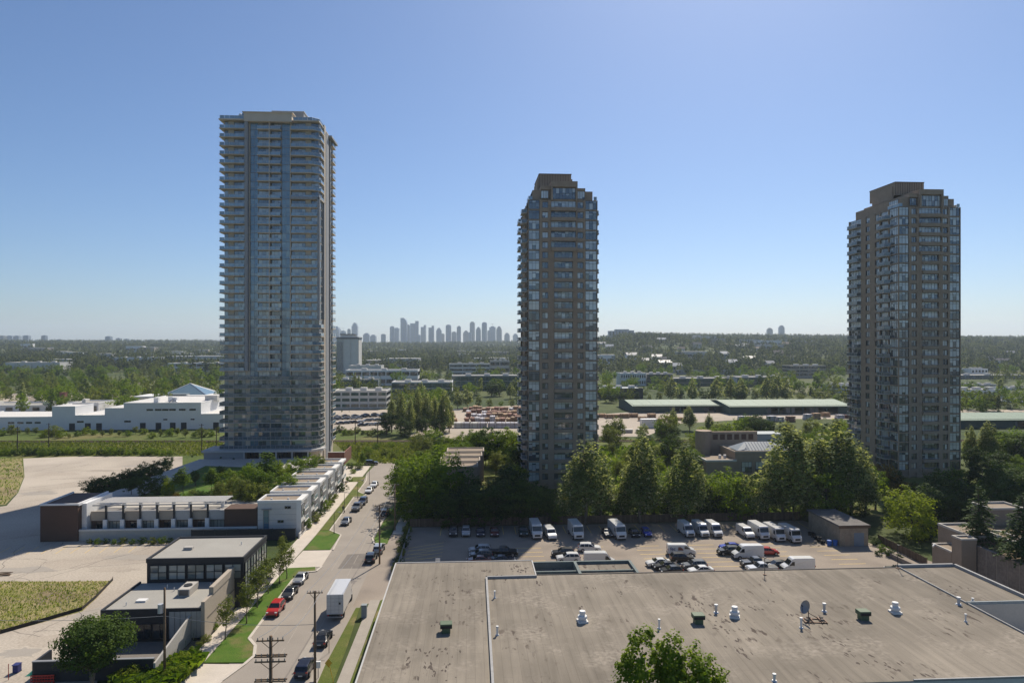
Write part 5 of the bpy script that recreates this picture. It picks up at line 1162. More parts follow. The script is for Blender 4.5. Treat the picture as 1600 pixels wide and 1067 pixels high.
# ------------------------------------------------------------------ townhouses along the street
for i in range(6):
    b0 = 149.8 + 9.3*i
    t = sthing('townhouse', ordn(i)+' pale townhouse of the stepped row, counted from the near end', 'townhouse', -45.6, b0, 0, 0, 'row of pale townhouses')
    MB().box(0,8.2,0,6.2,0,7.4).build('wall', M['offwhite'], t)
    MB().box(0.3,8.0,0.3,5.9,7.4,7.45).build('roof', M['gravel_roof'], t)
    m = MB(); m.box(-0.1,9.3,-0.1,0.28,7.3,7.85); m.box(-0.1,0.28,0.28,6.0,7.3,7.85); m.box(-0.1,9.3,5.95,6.3,7.3,7.85); m.box(8.0,9.3,0.28,5.95,7.3,7.8); m.build('parapet', M['white_paint'], t)
    MB().box(8.2,9.2,-0.1,2.6,0,7.3).build('bay', M['white_paint'], t)
    for z in (2.6,5.0):
        o = MB().box(8.2,9.4,2.7,6.2,z-0.2,z).build('balcony', M['offwhite'], t); link('railing', railmesh([(9.3,2.75),(9.3,6.15)],1.0,key='th'), o, (0,0,z))
        win(t,8.22,2.8,z+0.1,3.2,2.0,3,1,face='r',gl='glass_dark')
    win(t,8.22,2.8,0.2,3.2,2.0,3,1,face='r',gl='glass_dark')
    win(t,9.22,0.2,4.2,2.1,2.6,2,2,face='r',gl='glass_tower'); win(t,9.22,0.2,0.6,2.1,2.4,2,2,face='r',gl='glass_dark')
    for j in range(2): MB().cyl(2.2+3.6*j,2.6,7.45,7.75,0.25,0.2,10).build('roof_vent', M['white_paint'], t)
    # battens of the camera-facing wall
    for z in (1.2,2.4,3.6,4.8,6.0): MB().box(0,8.2,-0.03,0.0,z,z+0.04).build('batten', M['steel_grey'], t)
    if i == 0:
        win(t,1.2,-0.02,0.2,1.2,5.6,1,4,frame='steel_grey',gl='glass_teal',name='stair_window')
        MB().box(0.9,2.9,-0.5,0.0,5.9,6.1).build('window_hood', M['steel_grey'], t)
        win(t,5.7,-0.02,6.0,1.3,0.6,2,1,frame='steel_grey',gl='glass_dark'); win(t,4.2,-0.02,3.0,1.3,0.6,2,1,frame='steel_grey',gl='glass_dark')
# dark fence and low white fence by the townhouses
t = sthing('dark_fence', 'dark solid fence in front of the nearest townhouse', 'fence', -58.5, 147.2)
MB().box(0,21.5,0,0.15,0,2.4).build('panel', M['black_panel'], t)
for i in range(10): MB().box(2.38*i,2.38*i+0.12,-0.05,0.2,0,2.5).build('post', M['dark_metal'], t)
t = sthing('rail_fence', 'pale rail fence between the townhouse gardens and the pavement', 'fence', -36.4, 148)
for i in range(22): MB().box(-0.12,0.12,2.5*i-0.1,2.5*i+0.1,0,1.2).build('post', M['offwhite'], t)
for z in (0.1,0.75): MB().box(-0.06,0.06,0,52.5,z,z+0.42).build('rail', M['offwhite'], t)
t = sthing('brick_bin_enclosure', 'small brown enclosure with planted top beside the pavement', 'enclosure', -40.6, 195)
MB().box(0,4,0,3.5,0,2.2).build('wall', M['brick_brown'], t); MB().box(-0.1,4.1,-0.1,3.6,2.2,2.35).build('coping', M['offwhite'], t)
ssheet('townhouse_garden', [(-45.6,149),(-36.6,149),(-36.6,206),(-45.6,206)], 'soil', 0.014)
# ------------------------------------------------------------------ low building with pergola, brown end blocks
t = sthing('podium_building', 'low terrace building with pergola and brown end blocks, left of the townhouses', 'building', -90.0, 148.9)
MB().box(0,7.6,0,12,0,7.6).build('end_block', M['brown_panel'], t)
m = MB(); m.box(-0.1,7.7,-0.12,0.2,7.6,7.95); m.box(-0.1,0.2,0.2,12,7.6,7.95); m.box(7.4,7.75,0.2,12,7.4,7.95); m.build('coping', M['white_wall'], t)
MB().box(7.6,8.6,1.5,12,0,7.6).build('end_wall', M['white_wall'], t)
MB().box(7.6,44.3,3.0,14,0,5.2).build('wall', M['cement_panel'], t)
MB().box(7.6,44.3,0.4,0.8,0,2.0).build('garden_wall', M['cement_panel'], t); MB().box(7.6,44.3,0.3,0.9,2.0,2.35).build('garden_coping', M['offwhite'], t)
MB().box(37.2,44.2,1.4,6,0,6.0).build('end_block', M['brown_panel'], t)
n = 8; w_ = (37.0-8.7)/n
for i in range(n):
    x0 = 8.7+w_*i
    MB().box(x0+0.15,x0+w_-0.15,2.6-(0.25 if i%2 else 0),2.98,3.6,5.6).build('parapet_panel', M['beige' if i%2==0 else 'slab_grey'], t)
    if i%2: win(t,x0+0.3,2.97,0.7,w_-0.6,2.7,4,1,gl='glass_shop')
    else:
        MB().box(x0+0.1,x0+w_-0.1,2.9,2.99,0.5,3.5).build('brown_infill', M['brown_panel'], t); win(t,x0+1.2,2.88,0.7,1.6,2.6,2,1,gl='glass_dark')
    if i>0:
        MB().box(x0-0.16,x0+0.16,2.0,2.4,0,7.0).build('column', M['dark_metal'], t)
        MB().box(x0-0.4,x0+0.4,1.6,2.0,1.6,4.0).build('pier', M['white_wall'], t)
        MB().box(x0+1.2,x0+1.8,6.6,7.2,5.2,6.7).build('chimney_box', M['white_wall'], t)
pg = MB().box(9.5,36.5,2.0,2.3,6.9,7.1).build('pergola', M['steel_grey'], t)
MB().box(9.5,36.5,8.6,9.0,6.9,7.1).build('pergola_beam', M['steel_grey'], pg)
for i in range(9): MB().box(9.5,36.5,3.7+0.62*i,3.98+0.62*i,7.1,7.2).build('pergola_slat', M['offwhite'], pg)
# raised courtyard behind it
cy = MB().prism([(-89.9,163),(-45.7,163),(-45.7,206),(-50,224),(-86.3,224),(-88,206)], 0, 4.4).build('courtyard', M['cement_panel'], None, (0,0,0), TH); tag(cy, kind='structure')
ssheet('courtyard_lawn', [(-80,166),(-48,166),(-48,204),(-80,212)], 'lawn', 4.406)
for i in range(9): tag(MB().box(0,3.0,0,0.6,0,0.55).build('planter', M['black_panel'], None, (*W(-82+3.8*i,165.2),4.4), TH), ordn(i)+' dark planter box from the left along the courtyard edge', 'planter', 'courtyard planters')
t = sthing('brick_wall', 'red brick wall at the foot of the glass tower', 'wall', -48.4, 236)
MB().box(0,5.5,0,0.4,0,4.2).build('wall', M['brick_red'], t); MB().box(5.1,5.5,0.4,14,0,4.2).build('wall', M['brick_red'], t); MB().box(-0.1,5.6,-0.1,0.5,4.2,4.4).build('coping', M['offwhite'], t)

# ------------------------------------------------------------------ brown stepped houses and garden pavilion near the middle tower
for i in range(4):
    t = sthing('brown_rowhouse', ordn(i)+' brown stepped rowhouse from the near end, among the trees', 'rowhouse', -9.0+0.7*i, 184+7.2*i, 0, 0, 'brown rowhouses beside the middle tower')
    h = 8.2+0.2*i
    MB().box(0,11,0,6.6,0,h).build('wall', M['brick_brown'], t)
    m = MB(); m.box(-0.15,11.1,-0.15,0.2,h,h+0.35); m.box(-0.15,0.2,0.2,6.6,h,h+0.35); m.box(10.8,11.1,0.2,6.6,h,h+0.35); m.box(-0.15,11.1,6.4,6.75,h,h+0.35); m.build('coping', M['beige'], t)
    MB().box(0.2,10.8,0.2,6.4,h,h+0.04).build('roof', M['gravel_roof'], t)
    MB().box(-1.1,0,1.0,3.2,0,h-1.4).build('bay', M['brick_brown'], t)
    win(t,1.5,-0.02,h-2.4,1.6,1.3,2,1); win(t,5.5,-0.02,h-2.4,1.6,1.3,2,1); win(t,-1.12,3.0,h-3.6,1.8,1.4,2,1,face='l')
t = sthing('garden_pavilion', 'brown brick amenity building with blue glass hip roof among trees', 'building', 82.0, 207)
MB().box(0,20,0,13,0,7.6).build('wall', M['brick_brown'], t); MB().box(-9.5,-0.02,-1,9,0,5.2).build('low_wing', M['brick_brown'], t)
MB().box(-9.3,-0.2,-0.8,8.8,5.2,5.28).build('low_roof', M['gravel_roof'], t)
m = MB(); m.box(-9.7,0,-1.2,-0.8,5.0,5.6); m.box(-9.7,-9.3,-0.8,9,5.0,5.6); m.build('low_coping', M['offwhite'], t)
m = MB(); m.box(-0.2,20.2,-0.2,0.2,7.5,8.0); m.box(-0.2,0.2,0.2,13,7.5,8.0); m.box(19.8,20.2,0.2,13,7.5,8.0); m.box(-0.2,20.2,12.8,13.2,7.5,8.0); m.build('coping', M['beige'], t)
m = MB(); A=[(1.0,1.0,8.0),(19,1.0,8.0),(19,9,8.0),(1.0,9,8.0)]; r0,r1=(5,5,10.2),(15,5,10.2)
m.poly([A[0],A[1],r1,r0]); m.poly([A[1],A[2],r1]); m.poly([A[2],A[3],r0,r1]); m.poly([A[3],A[0],r0]); m.build('hip_roof', M['slate_blue'], t)
for i in range(19):
    f=i/18; MB().beam((1+18*f,1.0,8.05),(max(5,min(15,1+18*f)),5 if 4/18<=f<=14/18 else 1+4*min(f*18/4,(1-f)*18/4),8.05+2.2*min(1,min(f*18/4,(1-f)*18/4))),0.06).build('glazing_bar', M['galvanised'], t)
MB().box(-5,13,14,15,0,12.2).build('screen_wall', M['brick_brown'], t)
MB().cyl(-5,14.5,0,12.6,2.6,2.6,18).build('stair_drum', M['brick_brown'], t)
for i in range(6): MB().box(-2+2.4*i,-0.4+2.4*i,13.9,13.98,9.6,11.4).build('panel', M['brown_panel'], t)
MB().box(13,22,15,22,0,11.2).build('rear_block', M['teal_trim'], t)
for i in range(2): MB().cyl(-3.4+1.6*i,4,5.28,6.3,0.5,0.45,10).build('roof_fan', M['white_paint'], t)
for i in range(4): win(t,2.0+4.4*i,-0.02,1.5,3.2,3.2,3,2)

# ------------------------------------------------------------------ poles, wires, lamps, signs
def utility_pole(label, x, y, h, arms, r=0.17, transformer=None):
    t = thing('utility_pole', label, 'utility pole', (x,y,0), TH)
    MB().tube([(0,0,0),(0,0,h)],[r,r*0.72],10).build('pole', M['pole_wood'], t, smooth=True)
    for z, w, dbl in arms:
        for dy in ((-0.24,0.12) if dbl else (-0.22,)):
            o = MB().box(-w/2,w/2,dy,dy+0.09,z-0.055,z+0.055).build('crossarm', M['pole_wood'], t)
            for k in range(6):
                xx = -w/2+0.12+k*(w-0.24)/5
                if dy<0: MB().cyl(xx,dy+0.06,z+0.07,z+0.28,0.05,0.04,8).build('insulator', M['steel_grey'], o)
        if not dbl:
            for s in (-1,1): MB().beam((0,-0.2,z-0.7),(s*w*0.3,-0.2,z-0.05),0.03).build('brace', M['pole_wood'], t)
    if transformer:
        MB().cyl(-0.45,-0.1,transformer-0.6,transformer+0.5,0.32,0.32,14).build('transformer', M['galvanised'], t)
    return t
def at(px, d): return XD(px, d), d
PL = [(*at(423,60),ZT(993,60)), (*at(492,80),ZT(923,80)), (*G(593,881),11.2), (*G(617,829),10.4)]
utility_pole('tall utility pole with three double crossarms, cut by the bottom edge', PL[0][0], PL[0][1], PL[0][2], [(PL[0][2]-0.35,2.4,False),(PL[0][2]-1.75,2.75,True),(PL[0][2]-2.2,2.7,False),(PL[0][2]-3.9,2.75,True)], 0.2)
utility_pole('utility pole standing right in front of the box truck', PL[1][0], PL[1][1], PL[1][2], [(PL[1][2]-0.15,1.9,False)])
utility_pole('utility pole at the right kerb above the black SUV', PL[2][0], PL[2][1], PL[2][2], [(PL[2][2]-0.15,2.6,False),(PL[2][2]-1.1,2.2,False),(PL[2][2]-2.4,2.2,False)])
utility_pole('utility pole beside the trees where the right pavement begins', PL[3][0], PL[3][1], PL[3][2], [(PL[3][2]-0.2,2.0,False)])
utility_pole('utility pole with grey transformer in front of the showroom', *at(257,84.5), ZT(918,84.5), [], 0.17, ZT(949,84.5))
k = 0
for px, py0, py1, d in ((27,666,703,262),(76,661,702,268),(315,662,706,255),(338,668,702,262),(555,655,697,275),(590,661,699,275),(655,640,690,310)):
    x, y = at(px, d); t = thing('wooden_post', ordn(k)+' bare wooden line pole from the left along the railway', 'pole', (x,y,0), TH, 'line poles along the railway'); k += 1
    h = max(5.0, ZT(py0,d)); MB().tube([(0,0,0),(0,0,h)],[0.2,0.14],8).build('pole', M['bark'], t)
    MB().box(-0.9,0.9,-0.2,-0.08,h-0.5,h-0.38).build('crossarm', M['bark'], t)
def wire(label, p, q, sag=0.6, r=0.018):
    x0, y0 = p[0], p[1]; t = thing('overhead_wire', label, 'wire', p, 0)
    pts = [(lerp(p[0],q[0],i/14)-x0, lerp(p[1],q[1],i/14)-y0, lerp(p[2],q[2],i/14)-p[2]-sag*4*(i/14)*(1-i/14)) for i in range(15)]
    MB().tube(pts, r*1.6, 5).build('cable', M['steel_grey'], t)
P = lambda i, dz, dx=0.0: (PL[i][0]+dx, PL[i][1], PL[i][2]+dz)
wire('thin overhead wire from the front pole to the truck pole, left', P(0,-0.1,-1.0), P(1,0.0,-0.8)); wire('thin overhead wire from the front pole to the truck pole, right', P(0,-0.1,1.0), P(1,0.0,0.8))
wire('thin overhead wire from the truck pole up the street, left', P(1,0,-0.8), P(2,0,-1.1), 0.9); wire('thin overhead wire from the truck pole up the street, right', P(1,0,0.8), P(2,0,1.1), 0.9)
wire('thin overhead wire between the two poles beside the trees', P(2,-1.0), P(3,-0.1), 0.6)
wire('thin overhead wire crossing the showroom to the transformer pole', (*at(257,84.5),ZT(962,84.5)), (*at(-40,84),ZT(968,84)), 0.3)
wire('thin overhead wire from the transformer pole across the street', (*at(257,84.5),ZT(962,84.5)), (PL[1][0],PL[1][1],ZT(975,80)), 0.5)
for i,(px,py,h) in enumerate(((522,834,4.6),(538,801,4.7),(559,779,4.8),(577,757,5.0))):
    x, y = G(px,py); t = thing('street_lamp', ordn(i)+' slim street lamp from the near end along the townhouse pavement', 'street lamp', (x,y,0.12), TH, 'street lamps by the townhouses')
    MB().cyl(0,0,0,0.4,0.14,0.1,10).build('base', M['dark_metal'], t); MB().tube([(0,0,0.3),(0,0,h)],[0.07,0.045],8).build('post', M['dark_metal'], t)
    MB().tube([(0,0,h),(0.5,0,h+0.12),(1.0,0,h+0.1)],0.035,6).build('arm', M['dark_metal'], t); MB().box(0.85,1.4,-0.13,0.13,h+0.04,h+0.12).build('lamp_head', M['steel_grey'], t)
a, b_ = Q(521,1066); t = sthing('warning_sign', 'yellow diamond sign leaning on its post beside the right pavement', 'sign', a, b_)
MB().tube([(0,0,0),(-0.55,0,2.4)],0.04,6).build('post', M['sign_yellow'], t)
MB().poly([(-0.6,-0.05,1.9),(-0.15,-0.05,2.45),(-0.6,-0.05,3.0),(-1.05,-0.05,2.45)]).build('plate', M['sign_yellow'], t)
a, b_ = Q(569,964); t = sthing('utility_cabinet', 'pale green utility cabinet on the verge right of the box truck', 'cabinet', a, b_)
MB().box(-0.4,0.4,-0.35,0.35,0,1.9).build('body', M['teal_trim'], t, bevel=0.03); MB().box(-0.42,0.42,-0.38,0.38,1.9,1.96).build('lid', M['teal_trim'], t)
a, b_ = Q(497,1059); t = sthing('meter_box', 'white box on a post beside the truck pole, bottom', 'box', a, b_)
MB().tube([(0,0,0),(0,0,1.4)],0.05,6).build('post', M['steel_grey'], t); MB().box(-0.3,0.3,-0.15,0.15,1.3,2.1).build('cabinet', M['white_paint'], t)
a, b_ = Q(514,1020); t = sthing('sign_post', 'dark thin sign post beside the black sedan', 'sign', a, b_)
MB().tube([(0,0,0),(0,0,2.5)],0.04,6).build('post', M['dark_metal'], t); MB().box(-0.8,0.8,-0.05,-0.02,2.4,2.5).build('plate', M['dark_metal'], t)

# ------------------------------------------------------------------ a person walking on the pavement (tiny in the photo)
def person(x, y, rz, label):
    t = thing('person', label, 'person', (x,y,0.13), rz)
    J = [(0,0,0.92),(0,0,1.12),(0,0,1.38),(0,0,1.5),(0,0.02,1.66), (0.09,0.05,0.90),(0.10,0.16,0.5),(0.10,0.10,0.08),(0.10,0.24,0.04), (-0.09,-0.05,0.90),(-0.10,-0.06,0.5),(-0.10,-0.26,0.1),(-0.10,-0.14,0.04),
         (0.19,0,1.36),(0.24,-0.12,1.1),(0.24,-0.06,0.86),(0.24,-0.02,0.76), (-0.19,0,1.36),(-0.24,0.1,1.1),(-0.24,0.2,0.9),(-0.24,0.24,0.82)]
    E = [(0,1),(1,2),(2,3),(3,4),(0,5),(5,6),(6,7),(7,8),(0,9),(9,10),(10,11),(11,12),(2,13),(13,14),(14,15),(15,16),(2,17),(17,18),(18,19),(19,20)]
    RR = [.15,.14,.16,.06,.10,.09,.065,.045,.04,.09,.065,.045,.04,.065,.05,.04,.035,.065,.05,.04,.035]
    me = bpy.data.meshes.new('body'); me.from_pydata(J, E, []); o = link('body', me, t)
    md = o.modifiers.new('skin','SKIN')
    sv = me.skin_vertices[0].data
    for i, r in enumerate(RR): sv[i].radius = (r, r*0.85); sv[i].use_root = (i == 0)
    o.modifiers.new('sub','SUBSURF').levels = 1; o.modifiers['sub'].render_levels = 1
    me.materials.append(M['cloth_dark'])
    m = MB(); bm_ = [(0.105,1.6),(0.115,1.68),(0.10,1.76),(0.05,1.80)]
    for r, z in bm_:
        for k in range(10): m.v.append((r*math.cos(k*.628), 0.0+r*math.sin(k*.628), z))
    for q in range(3):
        for k in range(10): m.f.append((q*10+k,q*10+(k+1)%10,(q+1)*10+(k+1)%10,(q+1)*10+k)); m.m.append(0)
    m.build('hair', M['bark'], t)
    m = MB(); m.box(-0.05,0.05,0.085,0.11,1.56,1.66); m.build('face', M['skin'], t)
x, y = G(536,801); person(x, y, TH+R(10), 'person in dark clothes walking on the townhouse pavement')
# ------------------------------------------------------------------ trees
def np_quads(name, V, mat, tint):
    n = len(V)//4; me = bpy.data.meshes.new(name)
    me.vertices.add(n*4); me.vertices.foreach_set('co', V.astype(np.float32).ravel())
    me.loops.add(n*4); me.loops.foreach_set('vertex_index', np.arange(n*4, dtype=np.int32))
    me.polygons.add(n); me.polygons.foreach_set('loop_start', np.arange(0, n*4, 4, dtype=np.int32))
    a = me.attributes.new('tint', 'FLOAT', 'FACE'); a.data.foreach_set('value', tint.astype(np.float32))
    me.materials.append(mat); me.update(calc_edges=True); return me
def leaves(C, N, size, rs, aspect=0.62):
    """one bent-free diamond-ish quad per leaf at C with normal N"""
    n = len(C); N = N/np.maximum(1e-6, np.linalg.norm(N, axis=1, keepdims=True))
    t = rs.normal(size=(n,3)); u = np.cross(N, t); u /= np.maximum(1e-6, np.linalg.norm(u, axis=1, keepdims=True)); w = np.cross(N, u)
    s = (size*rs.uniform(0.6, 1.35, (n,1)))/2
    V = np.empty((n,4,3)); V[:,0] = C-u*s; V[:,1] = C-w*s*aspect; V[:,2] = C+u*s; V[:,3] = C+w*s*aspect
    return V.reshape(-1,3)
def lumpy(rs, k=7, amp=0.35):
    D = rs.normal(size=(k,3)); D /= np.linalg.norm(D, axis=1, keepdims=True); A = rs.uniform(-amp, amp, k)
    return lambda d: 1 + (np.clip(d@D.T, 0, 1)**3)@A
def crown_mesh(kind, seed, nclump, per, leaf, mat):
    rs = np.random.RandomState(seed); C, N, T = [], [], []
    if kind == 'conifer':
        lev = nclump
        for i in range(lev):
            t = (i+0.3)/lev; z = 0.9+9.1*t; Rr = 2.7*(1-t)**0.85+0.12; nb = max(4, int(11*(1-t)+4))
            for j in range(nb):
                a = rs.uniform(0, 6.283); L = Rr*rs.uniform(0.6, 1.15); k = max(3, int(per*(L/2.7)+2)); f = rs.uniform(0.1, 1, k)
                base = np.stack([np.cos(a)*L*f, np.sin(a)*L*f, z-0.55*L*f**1.4*0.7+0.12*np.sin(f*3)], 1)
                side = np.stack([-np.sin(a)*np.ones(k), np.cos(a)*np.ones(k), np.zeros(k)], 1)
                C.append(base+side*rs.normal(0, 0.17, (k,1))*(1.1-f[:,None])+rs.normal(0, 0.05, (k,3))); N.append(np.array([0,0,1.0])+rs.normal(0, 0.45, (k,3))); T.append(np.full(k, rs.uniform(0, 0.7))+rs.uniform(0, .3, k)*f)
    else:
        P = {'round': ((0,0,5.3),(3.7,3.7,4.6)), 'maple': ((0,0,5.0),(4.0,4.0,4.9)), 'cotton': ((0,0,4.7),(2.2,2.2,5.2)), 'column': ((0,0,5.6),(1.5,1.5,4.3)), 'bush': ((0,0,3.4),(6.0,6.0,4.6)), 'sparse': ((0,0,6.0),(2.0,2.0,3.9)), 'wide': ((0,0,6.2),(5.6,5.0,3.5))}[kind]
        c0, rad = np.array(P[0]), np.array(P[1]); lf = lumpy(rs, 9, 0.5 if kind == 'cotton' else 0.38)
        for i in range(nclump):
            d = rs.normal(size=3); d /= np.linalg.norm(d)
            if kind in ('cotton','column') and d[2] < -0.2: d[2] *= 0.6
            rr = rs.uniform(0.25, 1.0)**0.55*float(lf(d[None])[0])*rs.uniform(0.85, 1.08)
            c = c0+d*rad*rr*0.9
            if c[2] < 0.5: c[2] = 0.5+rs.uniform(0, .6)
            cr = rs.uniform(0.55, 1.15)*(1.25 if kind in ('bush','wide') else 0.8 if kind in ('column','sparse') else 1.0)
            cr *= 0.8 if kind == 'cotton' else 1.0; st = np.array([0.9,0.9,1.7]) if kind in ('cotton','column') else np.array([1.15,1.15,0.8])
            e = rs.normal(size=(per,3)); e /= np.linalg.norm(e, axis=1, keepdims=True); q = rs.uniform(0.2, 1, (per,1))**0.6
            C.append(c+e*q*cr*st); N.append(e*0.7+d*0.5+np.array([0,0,0.35])+rs.normal(0, 0.45, (per,3))); T.append(rs.uniform(0, 0.65)+rs.uniform(0, 0.4, per))
    C, N, T = np.concatenate(C), np.concatenate(N), np.concatenate(T)
    if kind in ('cotton','column'):
        tt = np.clip(C[:,2:3]/10, 0, 1); C[:,:2] *= 1.12-0.62*tt**1.9
    return np_quads('crown', leaves(C, N, leaf, rs, 0.5 if kind == 'conifer' else 0.66), M[mat], T)
def trunk_mesh(kind, seed, mat='bark', multi=1):
    rs = random.Random(seed); m = MB()
    hh = {'conifer': 9.6, 'cotton': 8.6, 'column': 8.5}.get(kind, 6.0); r0 = 0.17 if kind in ('column','sparse') else 0.27
    for q in range(multi):
        ph = rs.uniform(0, 6.28); sp = 0.0 if multi == 1 else 1.3
        pts = [(sp*math.cos(ph+q*2.1)*(i/5)**1.2+rs.uniform(-.08,.08)*i, sp*math.sin(ph+q*2.1)*(i/5)**1.2+rs.uniform(-.08,.08)*i, hh*i/5) for i in range(6)]
        m.tube(pts, [r0*(1-0.16*i)/(1 if multi == 1 else 1.5) for i in range(6)], 8)
        if kind != 'conifer':
            for b in range(7 if multi == 1 else 4):
                k = rs.randint(2, 4); p = Vector(pts[k]); a = rs.uniform(0, 6.28); L = rs.uniform(1.2, 2.6)*(0.5 if kind in ('column','sparse','cotton') else 1)
                m.tube([p, p+Vector((math.cos(a)*L*.5, math.sin(a)*L*.5, L*.45)), p+Vector((math.cos(a)*L, math.sin(a)*L, L*0.75))], [r0*.42, r0*.28, r0*.08], 5)
    return m.mesh('trunk', M[mat], smooth=True)
CR = {}
for kind, n, clumps, per, leaf in (('round',2,96,50,.36),('maple',3,104,50,.36),('cotton',4,190,36,.27),('column',2,50,40,.30),('bush',3,60,40,.55),('conifer',3,26,30,.36),('sparse',3,60,26,.30),('wide',2,100,40,.42)):
    CR[kind] = [(crown_mesh(kind, 100+17*i+len(kind), clumps, per, leaf, 'leaf_maple'), trunk_mesh(kind, 5+i)) for i in range(n)]
    if kind not in ('sparse','column'):
        CR[kind+'_lo'] = [(crown_mesh(kind, 300+13*i+len(kind), int(clumps*0.6) if kind != 'conifer' else 14, int(per*0.42), leaf*1.75, 'leaf_maple'), CR[kind][0][1]) for i in range(2)]
KIND = {  # shape, leaf material, words
 'maple': ('maple','leaf_maple','leafy green tree'), 'lime': ('maple','leaf_lime','bright yellow-green tree'), 'dark': ('round','leaf_dark','dark green tree'),
 'cotton': ('cotton','leaf_cotton','tall silvery poplar'), 'silver': ('round','leaf_cotton','rounded silvery tree'), 'conifer': ('conifer','leaf_conifer','dark conifer'),
 'olive': ('round','leaf_olive','olive green tree'), 'rust': ('bush','leaf_rust','yellow-brown shrub'), 'bush': ('bush','leaf_maple','low green shrub'),
 'dbush': ('bush','leaf_dark','low dark shrub'), 'obush': ('bush','leaf_olive','low olive shrub'), 'lbush': ('bush','leaf_lime','low bright green shrub'), 'young': ('sparse','leaf_olive','thin young street tree'), 'column': ('column','leaf_maple','slim upright tree')}
TC = {}
def tree(x, y, z, h, kind, place, wide=1.0, label=None, group=None):
    shape, lm_, words = KIND[kind]; key = shape+'_lo' if (y > 330 and shape+'_lo' in CR) else shape
    cm, tm_ = rnd.choice(CR[key]); k = (place, words); i = TC.get(k, 0); TC[k] = i+1
    sh = shape == 'bush'; s = h/(7.6 if sh else 10.0)
    nm = 'shrub' if sh else 'tree'
    t = thing(nm, label or (ordn(i)+' '+words+' from the left '+place), nm, (x, y, z-0.05), rnd.uniform(0, 6.28), group or ('trees '+place))
    ws = s*wide*rnd.uniform(0.92, 1.08)
    c = link('crown', cm, t); c.scale = (ws, ws, s)
    c.material_slots[0].link = 'OBJECT'; c.material_slots[0].material = M[lm_]
    if not sh or h > 2.5:
        k_ = link('trunk', tm_, t); k_.scale = (s*0.9, s*0.9, s*(0.5 if sh else 1)); k_.material_slots[0].link = 'OBJECT'; k_.material_slots[0].material = M['bark_pale' if kind in ('cotton','young') else 'bark']
    return t
def trees(place, lst, z=0.0):
    """lst: (column, distance, top row, kind[, width]); sorted so that the ordinal runs from the left"""
    for e in sorted(lst, key=lambda e: e[0]):
        px, d, top, kind = e[:4]; h = max(0.6, ZT(top, d)-z)
        tree(XD(px, d), d, z, h, kind, place, e[4] if len(e) > 4 else 1.0)
trees('behind the parking lot fence', [(e[0], e[1]-7.2+0.0105*(e[0]-800), e[2]-6, e[3], (e[4] if len(e) > 4 else 1)*(1.12 if e[3] == 'cotton' else 1.1)) for e in [
 (655,168,735,'maple',1.1),(668,172,703,'maple',1.1),(645,182,712,'maple'),(690,180,700,'maple'),(700,163,772,'dark',1.2),(722,166,762,'dark',1.3),(745,164,766,'dark',1.3),(766,166,752,'dark',1.3),(790,164,750,'dark',1.3),(812,166,745,'dark',1.2),(834,164,752,'dark',1.2),(856,164,764,'dark',1.1),(740,176,745,'dark',1.2),(795,178,735,'dark',1.2),
 (868,163,790,'maple',.7),(915,163,690,'cotton',1.45),(898,165,745,'cotton',1.3),(938,166,735,'cotton',1.2),(1000,163,692,'cotton',1.35),(978,167,752,'cotton',1.2),(1022,166,742,'maple'),(1040,168,760,'dark'),(1073,163,700,'cotton',1.35),(1096,167,752,'cotton',1.2),(958,167,765,'maple'),
 (1135,166,728,'maple',1.1),(1115,168,758,'dark',1.1),(1176,163,738,'silver',.9),(1155,168,750,'maple'),(1198,168,745,'cotton',1.2),(1240,163,668,'cotton',1.5),(1222,166,720,'cotton',1.2),(1270,167,705,'cotton',1.2),(1303,164,668,'cotton',1.5),(1330,166,690,'cotton',1.4),(1352,168,730,'cotton',1.1),(1290,160,725,'maple',.9),(1368,172,728,'maple',.8),(1385,168,790,'maple',.6)]])
shrub_under = [(640+19*i+rnd.uniform(-5,5), 813-0.010*(19*i)+rnd.uniform(-5,1)) for i in range(38)]
trees('in the garden below the right tower', [
 (1425,146,752,'lime',1.35),(1396,158,790,'dark',1.3),(1412,160,800,'dbush',1.2),(1440,156,800,'dark',1.2),(1382,160,815,'dbush'),(1460,150,815,'dbush',1.2),(1450,144,830,'dbush'),(1400,150,838,'bush'),(1405,172,775,'dark',1.2),(1432,185,752,'dark',1.2),(1465,180,760,'dark',1.3),(1498,178,752,'dark',1.3),(1535,175,745,'dark',1.3),(1570,172,735,'dark',1.3),(1600,168,750,'dark',1.3),(1450,168,790,'dark',1.2),(1490,160,795,'dark',1.1),(1545,160,778,'maple',1.1),(1585,158,770,'maple',1.1),(1395,190,735,'rust'),(1375,186,720,'rust',.6),(1640,165,730,'maple',1.2)])
tree(XD(1531,122), 122, 6.0, ZT(757,122)-6.0, 'conifer', 'x', 1.5, 'conifer standing above the retaining wall, left of two', 'conifers above the retaining wall')
tree(XD(1598,111), 111, 6.0, ZT(768,111)-6.0, 'conifer', 'x', 1.45, 'conifer at the right edge above the retaining wall', 'conifers above the retaining wall')
trees('right of the right tower', [(1520,218,692,'dark'),(1516,232,668,'cotton',1.2),(1545,226,662,'cotton',1.6),(1572,230,668,'maple',1.2),(1592,226,664,'maple',1.3),(1610,220,672,'dark',1.3),(1558,208,700,'dark',1.3),(1590,205,708,'maple',1.2)])
